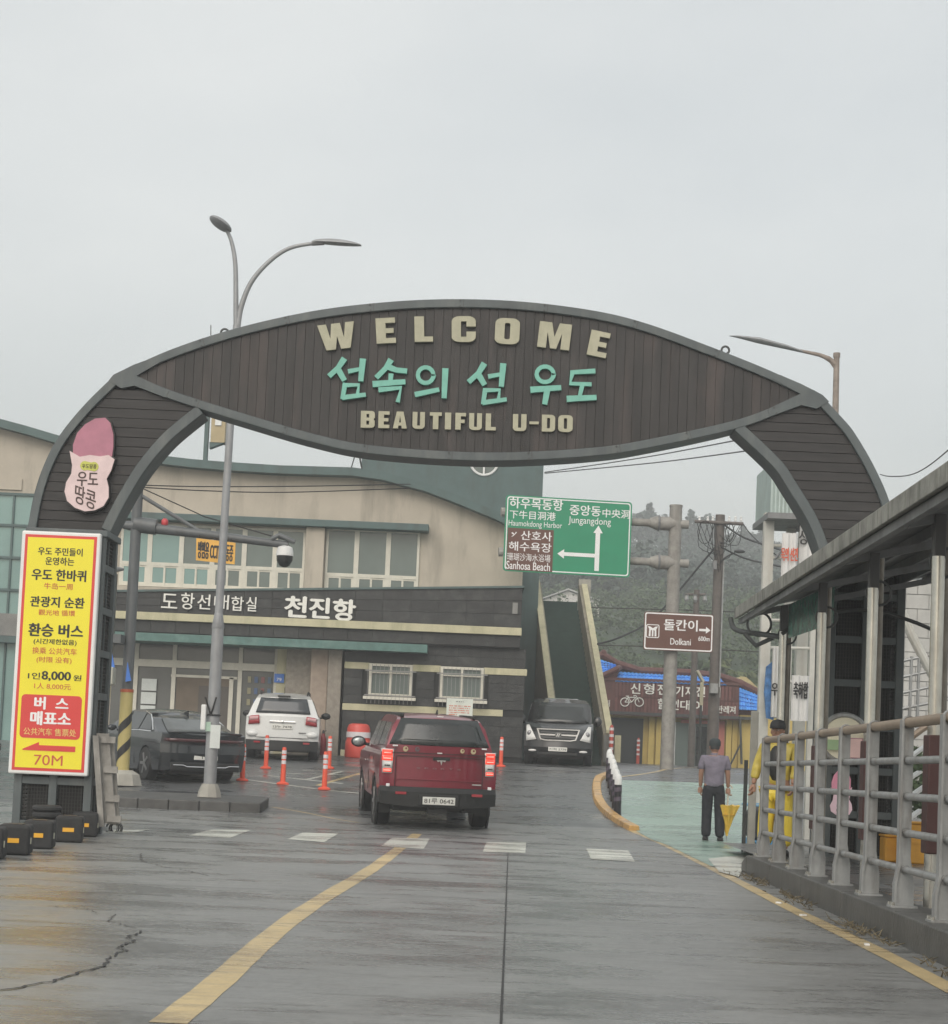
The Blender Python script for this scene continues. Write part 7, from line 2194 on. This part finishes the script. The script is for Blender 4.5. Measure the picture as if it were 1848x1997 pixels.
for (xa2, ya2, xb2, yb2_) in ((1769, 1481, 1813, 1449), (1767, 1522, 1797, 1503), (1766, 1560, 1808, 1531), (1766, 1601, 1800, 1578)):
    p0, p1 = Rp(xa2, ya2, 24.5), Rp(xb2, yb2_, 24.5)
    d = (p1 - p0)
    rp2.part('tread_edge', MB().prism([p0, p1, p1 + Vector((0, 0, -.035)), p0 + Vector((0, 0, -.035))], (0, .28, 0)), white_p, world=True)
bsh = MB()
rb = random.Random(2)
for _ in range(40):
    c_ = Rp(rb.uniform(1770, 1840), rb.uniform(1470, 1600), rb.uniform(28, 30))
    leaves(bsh, c_, (.25, .3, .25), 40, .06, rb)
o = solo('leafy_bush', 'dark green leafy bush seen through the railing under the ramp', 'bush', bsh, lf_mid)
cr2 = mat('orange yellow crate plastic', (.6, .3, .03), .5, 0, .1, 4, dirt=(.3, .17, .04), dirt_amt=.4, streak=5)
for i, (px0, px1, pyt, Y_) in enumerate(((1726, 1764, 1632, 21.4), (1770, 1806, 1606, 21.1))):
    a = Rp(px0, pyt, Y_); b = Rp(px1, pyt, Y_)
    z0 = zg(Y_) + .13
    t = T('orange_box', ('lower orange yellow box at the foot of the right pillar', 'taller orange yellow box right of the other one behind the railing')[i], 'box', ((a.x + b.x) / 2, Y_, z0))
    t.part('case', MB().b2((a.x, Y_, z0), (b.x, Y_ + .3, a.z)), cr2, world=True, bevel=.02)
    t.part('rib', MB().b2((a.x + .02, Y_ - .012, (z0 + a.z) / 2), (b.x - .02, Y_ - .001, (z0 + a.z) / 2 + .03)), cr2, world=True)
    t.part('lid', MB().b2((a.x - .01, Y_ - .015, a.z), (b.x + .01, Y_ + .31, a.z + .025)), cr2, world=True, bevel=.008)

# cart under a dark cover behind the old man, utility post
ct = T('covered_cart', 'dark covered cart with sky blue edge standing behind the man with the umbrella', 'cart', Rp(1428, 1600, 30.5))
ca = Rp(1404, 1604, 30.5); cb2 = Rp(1449, 1526, 30.5)
z0 = zg(30.5)
cvm = mat('dark cart cover', (.03, .032, .035), .6, 0, .4, 3, .3, 12)
cov = MB()
prf = [(.0, .1), (.0, .45), (.1, .52), (.3, .56), (.52, .62), (.62, .6), (.68, .5), (.68, .1)]
cov.prism([(ca.x + .03 + p[0] * .58, 27.2, z0 + .05 + p[1]) for p in prf], (0, .9, 0))
ct.part('cover', cov, cvm, world=True, bevel=.04, bseg=3)
ct.part('rim', MB().tube([(ca.x, 27.18, z0 + .64), (ca.x + .42, 27.18, z0 + .66), (ca.x + .42, 28.1, z0 + .66), (ca.x, 28.1, z0 + .64), (ca.x, 27.18, z0 + .64)], .018, 6), mat('light blue edge', (.2, .42, .62), .5), world=True)
ct.part('tray', MB().b2((ca.x, 27.2, z0 + .05), (ca.x + .42, 28.1, z0 + .12)), mat('blue tray', (.1, .3, .5), .5), world=True)
for dx in (.06, .36): ct.part('wheel', MB().lathe([(.06, -.02), (.06, .02)], (ca.x + dx, 27.25, z0 + .06), 12, 'X'), tyre_m, world=True)
pb2 = T('grey_post_pair', 'pale square post and thin dark post left of the railing end', 'posts', Rp(1462, 1590, 25.5))
pa = Rp(1466, 1600, 25.5)
pb2.part('pale_post', MB().b2((pa.x - .05, 25.5, zg(25.5)), (pa.x + .05, 25.6, Rp(1470, 1386, 25.5).z)), conc_l, world=True, bevel=.01)
pb2.part('dark_post', MB().b2((Rp(1452, 1600, 25.6).x - .03, 25.6, zg(25.5)), (Rp(1452, 1600, 25.6).x + .02, 25.65, Rp(1455, 1482, 25.6).z)), dark_steel, world=True)
pb2.part('foot', MB().b2((pa.x - .1, 25.4, zg(25.5)), (pa.x + .16, 25.8, zg(25.5) + .12)), conc, world=True, bevel=.01)

# ------------------------------------------------------------------ left side: rubber blocks, tyres, leaning frames
def rblock(loc, rz, label, s=(.31, .4, .29)):
    t = T('rubber_block', label, 'rubber block', loc, rz, 'black rubber blocks by the left pillar')
    t.part('block', MB().b2((-s[0] / 2, 0, 0), (s[0] / 2, s[1], s[2])), rubber, bevel=.03, bseg=3)
    t.part('amber_reflector', MB().b2((-.07, -.008, .12), (.055, .004, .165)), amber)
    t.part('side_reflector', MB().b2((s[0] / 2 - .004, .06, .11), (s[0] / 2 + .008, .09, .17)), mat('pale reflector', (.5, .5, .4), .4))
    t.part('top_recess', MB().b2((-s[0] / 2 + .08, .08, s[2] + .0005), (s[0] / 2 - .08, s[1] - .08, s[2] + .006)), trim_b)
    return t
bks = [((24, 1668), .14, 'black rubber block nearest the camera with amber reflector, second from the frame edge'), ((72, 1656), .14, 'black rubber block with amber reflector just in front of the stacked tyres'),
       ((133, 1643), .18, 'black rubber block with amber reflector right of the stacked tyres'), ((163, 1632), .16, 'black rubber block at the right end of the row by the leaning frames'),
       ((-30, 1676), .14, 'black rubber block cut by the left edge of the frame')]
rb0 = None
for q, rz_, lab in bks:
    loc = G(*q)
    if rb0 is None: rb0 = rblock(loc, rz_, lab)
    else: copy_thing(rb0.o, loc, lab, rz_)
ty = T('tyre_stack', 'stack of old black tyres behind the rubber blocks against the left pillar', 'tyres', G(88, 1634))
for k in range(5): ty.part('tyre', MB().lathe([(.09, 0), (.15, .004), (.172, .025), (.172, .05), (.15, .072), (.09, .076)], (.006 * (k % 2), .01 * (k % 3), .077 * k), 28), rubber, smooth=40)
# leaning grey frames
lf = T('leaning_frames', 'weathered grey timber frames leaning upright against the side of the left pillar', 'timber frames', G(208, 1604))
wg = mat('weathered grey timber', (.26, .25, .23), .8, 0, .3, 5, .3, 60, dirt=(.1, .09, .08), dirt_amt=.5, streak=8)
LYf = 22.0
for (x0_, x1_l, y0_, y1_l, w_b, dy) in ((186, 197, 1434, 1612, .035, 0), (200, 214, 1430, 1606, .075, .1), (214, 226, 1440, 1606, .045, .18), (205, 222, 1432, 1608, .05, .25)):
    a, b = P(x0_, y0_, LYf + dy), P(x1_l, y1_l, LYf + dy)
    lf.part('batten', MB().prism([a - Vector((w_b, 0, 0)), a + Vector((w_b, 0, 0)), b + Vector((w_b, 0, 0)), b - Vector((w_b, 0, 0))], (0, .05, 0)), wg, world=True)
for py in (1442, 1500, 1556, 1596):
    a = P(198 + (py - 1430) * .07, py, LYf + .1)
    lf.part('crosspiece', MB().b2((a.x, LYf + .06, a.z - .04), (a.x + .17, LYf + .1, a.z + .04)), wg, world=True)
hp = MB()
hpb = P(222, 1450, LYf + .5)
wm = T('wire_bundle', 'tangled wire and scraps on the ground at the foot of the leaning frames', 'wire', G(212, 1622))
wmb = MB()
rwm = random.Random(6)
for _ in range(7): wmb.ring((rwm.uniform(-.12, .14), rwm.uniform(-.05, .05), .05), rwm.uniform(.05, .09), .007, (rwm.uniform(-1, 1), 1, rwm.uniform(-.4, .4)), 14, 4)
wm.part('coil', wmb, black_p)
wm.part('scrap', MB().box((-.06, -.05, .04), (.1, .05, .05), rz=.4), steel)

# ------------------------------------------------------------------ people
skin_m = mat('tanned skin', (.34, .19, .13), .55, 0, .06, 10)
def skin(name, joints, bones, root=0, sub=2):
    """joints: list of (xyz, radius or (rx, ry)); bones: index pairs"""
    me = D.meshes.new(name)
    me.from_pydata([j[0] for j in joints], bones, [])
    ob = D.objects.new(name, me)
    C.objects.link(ob)
    ob.modifiers.new('skin', 'SKIN')
    for i, j in enumerate(joints):
        r_ = j[1] if isinstance(j[1], tuple) else (j[1], j[1])
        me.skin_vertices[0].data[i].radius = r_
        me.skin_vertices[0].data[i].use_root = (i == root)
    s_ = ob.modifiers.new('sub', 'SUBSURF'); s_.levels = sub; s_.render_levels = sub
    dg = bpy.context.evaluated_depsgraph_get()
    m2 = D.meshes.new_from_object(ob.evaluated_get(dg))
    D.objects.remove(ob)
    m2.name = name
    return m2
def finish_skin(me, m):
    me.materials.clear(); me.materials.append(m)
    for p in me.polygons: p.use_smooth = True
    return me
def hand(t, wrist, d, curl_axis, parent, m, s=1.0, side=1, grip=.0):
    """hand with palm, four curled fingers and a thumb; d = direction of the forearm"""
    d = Vector(d).normalized(); ca = Vector(curl_axis).normalized()
    n_ = d.cross(ca).normalized()
    mb = MB()
    w0 = Vector(wrist)
    palm_end = w0 + d * .085 * s
    mb.tube([w0 - d * .01, w0 + d * .03 * s, palm_end], [.026 * s, .042 * s, .04 * s], 10, flat=.5)
    for k, ln in enumerate((.068, .078, .072, .055)):
        o_ = ca * (.03 - .02 * k) * s
        p0 = palm_end + o_ - d * .01
        p1 = p0 + (d * .9 + n_ * (.25 + grip)) .normalized() * ln * .5 * s
        p2 = p1 + (d * (.7 - grip) + n_ * (.7 + grip)).normalized() * ln * .32 * s
        p3 = p2 + (d * (.2 - grip) + n_ * 1.0).normalized() * ln * .28 * s
        mb.tube([p0, p1, p2, p3], [.0095 * s, .009 * s, .008 * s, .0065 * s], 7)
    t0 = w0 + d * .03 * s + ca * .034 * s
    mb.tube([t0, t0 + (d * .6 + ca * .6 + n_ * .3).normalized() * .035 * s, t0 + (d * 1.0 + ca * .4 + n_ * .6).normalized() * .066 * s], [.012 * s, .011 * s, .008 * s], 7)
    return t.part('hand', mb, m, parent, smooth=60)
# --- man walking away with a closed yellow umbrella
ml = G(1388, 1640)
man = T('person', 'man from behind in lilac shirt, black trousers and dark cap with a yellow umbrella', 'person', ml, R(-4))
# built facing +y (away from the camera)
J = [((0, 0, .90), (.15, .11)), ((0, .01, 1.08), (.145, .10)), ((0, .0, 1.28), (.17, .11)), ((0, .02, 1.37), (.075, .07)), ((0, .045, 1.43), (.052, .055)),
     ((-.17, 0, 1.34), .058), ((-.215, -.01, 1.10), .046), ((-.215, .05, .87), .03),
     ((.17, 0, 1.34), .058), ((.22, -.01, 1.10), .046), ((.232, .03, .87), .03),
     ((-.095, 0, .84), (.085, .09)), ((-.10, .02, .46), .06), ((-.105, -.02, .09), .045),
     ((.095, 0, .84), (.085, .09)), ((.105, .01, .46), .06), ((.12, -.03, .09), .045)]
Bn = [(0, 1), (1, 2), (2, 3), (3, 4), (2, 5), (5, 6), (6, 7), (2, 8), (8, 9), (9, 10), (0, 11), (11, 12), (12, 13), (0, 14), (14, 15), (15, 16)]
body_o = man.part('body', finish_skin(skin('body', J, Bn), skin_m), None)
hm = MB()
hc = Vector((0, .07, 1.535))
hm.ell(hc, (.076, .095, .112), 18, 12)
hm.ell(hc + Vector((0, .095, -.01)), (.014, .022, .022), 8, 6)     # nose (away from camera)
for s_ in (-1, 1): hm.ell(hc + Vector((s_ * .078, -.005, -.01)), (.012, .022, .032), 8, 6)
hm.tube([(0, .04, 1.38), (0, .06, 1.46)], [.052, .05], 10)
head = man.part('head', hm, skin_m, smooth=70)
for s_ in (-1, 1): man.part('eye', MB().ell(hc + Vector((s_ * .03, .086, .015)), (.012, .008, .008), 8, 6), white_p, head, smooth=60)
man.part('mouth', MB().b2(hc + Vector((-.022, .083, -.052)), hc + Vector((.022, .092, -.046))), mat('lips', (.3, .12, .1), .6), head)
hr = MB().ell(hc + Vector((0, -.012, .0)), (.079, .088, .085), 16, 10)
man.part('hair', hr, mat('grey black hair', (.06, .06, .062), .8, 0, .3, 40), head, smooth=70)
capm = mat('dark grey knit cap', (.045, .055, .058), .85, 0, .15, 40)
cp_ = MB().lathe([(.092, 0), (.096, .03), (.094, .065), (.075, .1), (.04, .118), (.01, .122)], hc + Vector((0, -.005, .02)), 20)
cp_.lathe([(.097, 0), (.098, .02)], hc + Vector((0, -.005, .012)), 20)
cp_.prism([hc + Vector((x, y, .03)) for x, y in ((-.07, .06), (-.055, .13), (0, .155), (.055, .13), (.07, .06))], (0, 0, .012))
man.part('cap', cp_, capm, smooth=50)
shirt_m = mat('lilac grey shirt', (.2, .18, .225), .85, 0, .14, 6, .9, 6, .05)
JS = [((0, 0, .84), (.185, .145)), ((0, 0, .98), (.172, .125)), ((0, .0, 1.1), (.178, .125)), ((0, -.005, 1.27), (.195, .125)), ((0, .015, 1.375), (.09, .08)),
      ((-.185, -.005, 1.335), .075), ((-.215, -.01, 1.14), .07), ((.185, -.005, 1.335), .075), ((.22, -.01, 1.14), .07)]
sm_ = skin('shirt', JS, [(0, 1), (1, 2), (2, 3), (3, 4), (3, 5), (5, 6), (3, 7), (7, 8)])
man.part('shirt', finish_skin(sm_, shirt_m), None)
man.part('collar', MB().lathe([(.074, 0), (.066, .045)], (0, .028, 1.385), 16), shirt_m, smooth=50)
trs = mat('black trousers', (.018, .02, .026), .75, 0, .25, 6, .9, 6, .05)
JT = [((0, 0, 1.0), (.14, .105)), ((0, 0, .93), (.155, .12)), ((-.092, 0, .82), (.108, .112)), ((-.1, .02, .46), (.088, .09)), ((-.105, -.02, .05), (.076, .085)), ((.092, 0, .82), (.108, .112)), ((.105, .01, .46), (.088, .09)), ((.12, -.03, .05), (.076, .085))]
man.part('trousers', finish_skin(skin('trousers', JT, [(0, 1), (1, 2), (2, 3), (3, 4), (1, 5), (5, 6), (6, 7)]), trs), None)
man.part('belt', MB().lathe([(.15, 0), (.15, .03)], (0, 0, .945), 24), black_p).scale = (1.0, .76, 1)
for s_, x_, y_ in ((-1, -.11, .02), (1, .13, .01)):
    so = MB()
    so.ell((x_, y_, .04), (.052, .135, .045), 14, 8)
    so.b2((x_ - .045, y_ - .12, .0), (x_ + .045, y_ + .12, .022))
    man.part('shoe', so, mat('black shoes', (.015, .015, .016), .4), smooth=50)
hand(man, (-.215, .052, .86), (0, .1, -1), (0, 1, 0), body_o, skin_m, 1.0, -1)
hand(man, (.232, .032, .86), (.03, 0, -1), (0, 1, 0), body_o, skin_m, 1.0, 1, .5)
# umbrella, held point down in the right hand
ul = ml + Matrix.Rotation(R(-4), 3, 'Z') @ Vector((.235, .03, 0))
um = T('umbrella', 'closed yellow umbrella hanging point down from the right hand of the man in lilac shirt', 'umbrella', (ul.x, ul.y, ul.z + .02))
un = MB()
vs, fs = [], []
nu = 32
for j in range(13):
    t = j / 12
    z_ = .07 + .5 * t
    rad_ = .014 + .155 * t ** 1.25
    for i in range(nu):
        a = 2 * math.pi * i / nu
        rr_ = rad_ * (1 + .22 * math.sin(a * 8 + t * 1.2) + .05 * math.sin(a * 3)) 
        zz_ = z_ + (.012 * math.sin(a * 8) if j == 12 else 0)
        vs.append((rr_ * math.cos(a), rr_ * math.sin(a), zz_))
for j in range(12):
    for i in range(nu): fs.append((j * nu + i, j * nu + (i + 1) % nu, (j + 1) * nu + (i + 1) % nu, (j + 1) * nu + i))
fs.append(tuple(12 * nu + i for i in range(nu)))
fs.append(tuple(range(nu))[::-1])
um.part('canopy', un.add(vs, fs), mat('yellow umbrella cloth', (.78, .52, .08), .55, 0, .15, 8), smooth=45)
um.part('tie_band', MB().lathe([(.13, .40), (.132, .42)], (0, 0, 0), 24), mat('yellow strap', (.5, .3, .04), .6))
um.part('ferrule', MB().tube([(0, 0, -.02), (0, 0, .1)], [.004, .008], 8), steel)
um.part('handle', MB().tube([(0, 0, .55), (0, 0, .80)], .013, 8).tube(smooth_pts([Vector((0, 0, .79)), Vector((0, 0, .86)), Vector((.03, 0, .895)), Vector((.06, 0, .87)), Vector((.062, 0, .84))]), .014, 8), mat('pale umbrella handle', (.6, .58, .5), .4), smooth=50)
WSC = .93
# --- worker in yellow rain suit behind the railing
WY = 21.2
wl_ = Vector((Rp(1511, 1650, WY).x, WY, zg(WY) + .14))
wk = T('person', 'worker in yellow rain suit and dark cap behind the far end of the railing', 'person', wl_, R(155))
ry_m = mat('yellow rain suit', (.72, .55, .05), .4, 0, .12, 5, .8, 6, .05)
J2 = [((0, 0, .92), (.15, .11)), ((0, 0, 1.1), (.145, .10)), ((0, 0, 1.3), (.17, .11)), ((0, .01, 1.42), (.07, .07)), ((0, .03, 1.47), (.05, .05)),
      ((-.18, 0, 1.38), .058), ((-.25, .0, 1.13), .046), ((-.23, .12, .92), .03),
      ((.18, 0, 1.38), .058), ((.26, .02, 1.13), .046), ((.285, .08, .90), .03),
      ((-.095, 0, .86), (.085, .09)), ((-.11, .0, .47), .06), ((-.12, -.02, .09), .045), ((.095, 0, .86), (.085, .09)), ((.12, .0, .47), .06), ((.14, -.02, .09), .045)]
wk.o.scale = (WSC, WSC, WSC)
b2_ = wk.part('body', finish_skin(skin('body', J2, Bn), skin_m), None)
h2 = MB()
hc = Vector((0, .05, 1.585))
h2.ell(hc, (.078, .096, .115), 18, 12)
h2.ell(hc + Vector((0, .098, -.012)), (.014, .022, .024), 8, 6)
for s_ in (-1, 1): h2.ell(hc + Vector((s_ * .08, -.005, -.01)), (.012, .022, .032), 8, 6)
h2.tube([(0, .02, 1.42), (0, .04, 1.5)], [.054, .052], 10)
hd2 = wk.part('head', h2, skin_m, smooth=70)
for s_ in (-1, 1):
    wk.part('eye', MB().ell(hc + Vector((s_ * .03, .088, .015)), (.012, .008, .007), 8, 6), white_p, hd2, smooth=60)
    wk.part('pupil', MB().ell(hc + Vector((s_ * .03, .094, .015)), (.005, .004, .005), 6, 4), black_p, hd2)
wk.part('mouth', MB().b2(hc + Vector((-.022, .085, -.055)), hc + Vector((.022, .094, -.049))), mat('lips', (.3, .12, .1), .6), hd2)
wk.part('hair', MB().ell(hc + Vector((0, -.015, .0)), (.081, .088, .085), 16, 10), black_p, hd2, smooth=70)
c3 = MB().lathe([(.097, 0), (.1, .03), (.095, .07), (.07, .105), (.02, .12)], hc + Vector((0, -.003, .03)), 20)
c3.prism([hc + Vector((x, y, .035)) for x, y in ((-.075, .06), (-.065, .15), (0, .185), (.065, .15), (.075, .06))], (0, 0, .012))
wk.part('cap', c3, mat('black cap', (.02, .022, .025), .7), smooth=50)
JS2 = [((0, 0, .86), (.19, .14)), ((0, 0, 1.1), (.185, .135)), ((0, 0, 1.32), (.195, .13)), ((0, .01, 1.43), (.09, .085)), ((-.19, 0, 1.375), .078), ((-.25, 0, 1.13), .068), ((-.235, .1, .97), .06), ((.19, 0, 1.375), .078), ((.26, .02, 1.13), .068), ((.28, .07, .96), .06)]
jk = wk.part('jacket', finish_skin(skin('jacket', JS2, [(0, 1), (1, 2), (2, 3), (2, 4), (4, 5), (5, 6), (2, 7), (7, 8), (8, 9)]), mat('dull yellow rain jacket', (.5, .4, .07), .45, 0, .2, 6, .8, 6, .05)), None)
wk.part('black_vest_panel', MB().ell((0, .075, 1.17), (.11, .085, .24), 14, 10), black_p, jk, smooth=60)
JT2 = [((0, 0, .9), (.175, .13)), ((-.1, 0, .8), (.12, .12)), ((-.115, 0, .45), (.11, .11)), ((-.125, -.02, .12), (.1, .1)), ((.1, 0, .8), (.12, .12)), ((.13, 0, .45), (.11, .11)), ((.145, -.02, .12), (.1, .1))]
wk.part('trousers', finish_skin(skin('trousers', JT2, [(0, 1), (1, 2), (2, 3), (0, 4), (4, 5), (5, 6)]), ry_m), None)
for x_ in (-.125, .145):
    wk.part('boot', MB().ell((x_, .03, .05), (.055, .14, .055), 14, 8).b2((x_ - .05, -.1, 0), (x_ + .05, .15, .025)), black_p, smooth=50)
hand(wk, (-.23, .122, .91), (0, .3, -1), (0, 1, .3), b2_, skin_m)
hand(wk, (.287, .082, .89), (.05, .2, -1), (0, 1, .2), b2_, skin_m)

# ------------------------------------------------------------------ air
hz = MB().b2((-240, -6, -3), (320, 440, 62))
hzm = D.materials.new('wet sea air')
hzm.use_nodes = True
t = hzm.node_tree
t.nodes.clear()
ho = t.nodes.new('ShaderNodeOutputMaterial')
pv = t.nodes.new('ShaderNodeVolumePrincipled')
pv.inputs['Color'].default_value = (.93, .95, .97, 1)
pv.inputs['Density'].default_value = .0019
pv.inputs['Anisotropy'].default_value = .2
t.links.new(pv.outputs[0], ho.inputs['Volume'])
link('haze', hz.mesh('haze', hzm), None, None, 'stuff')
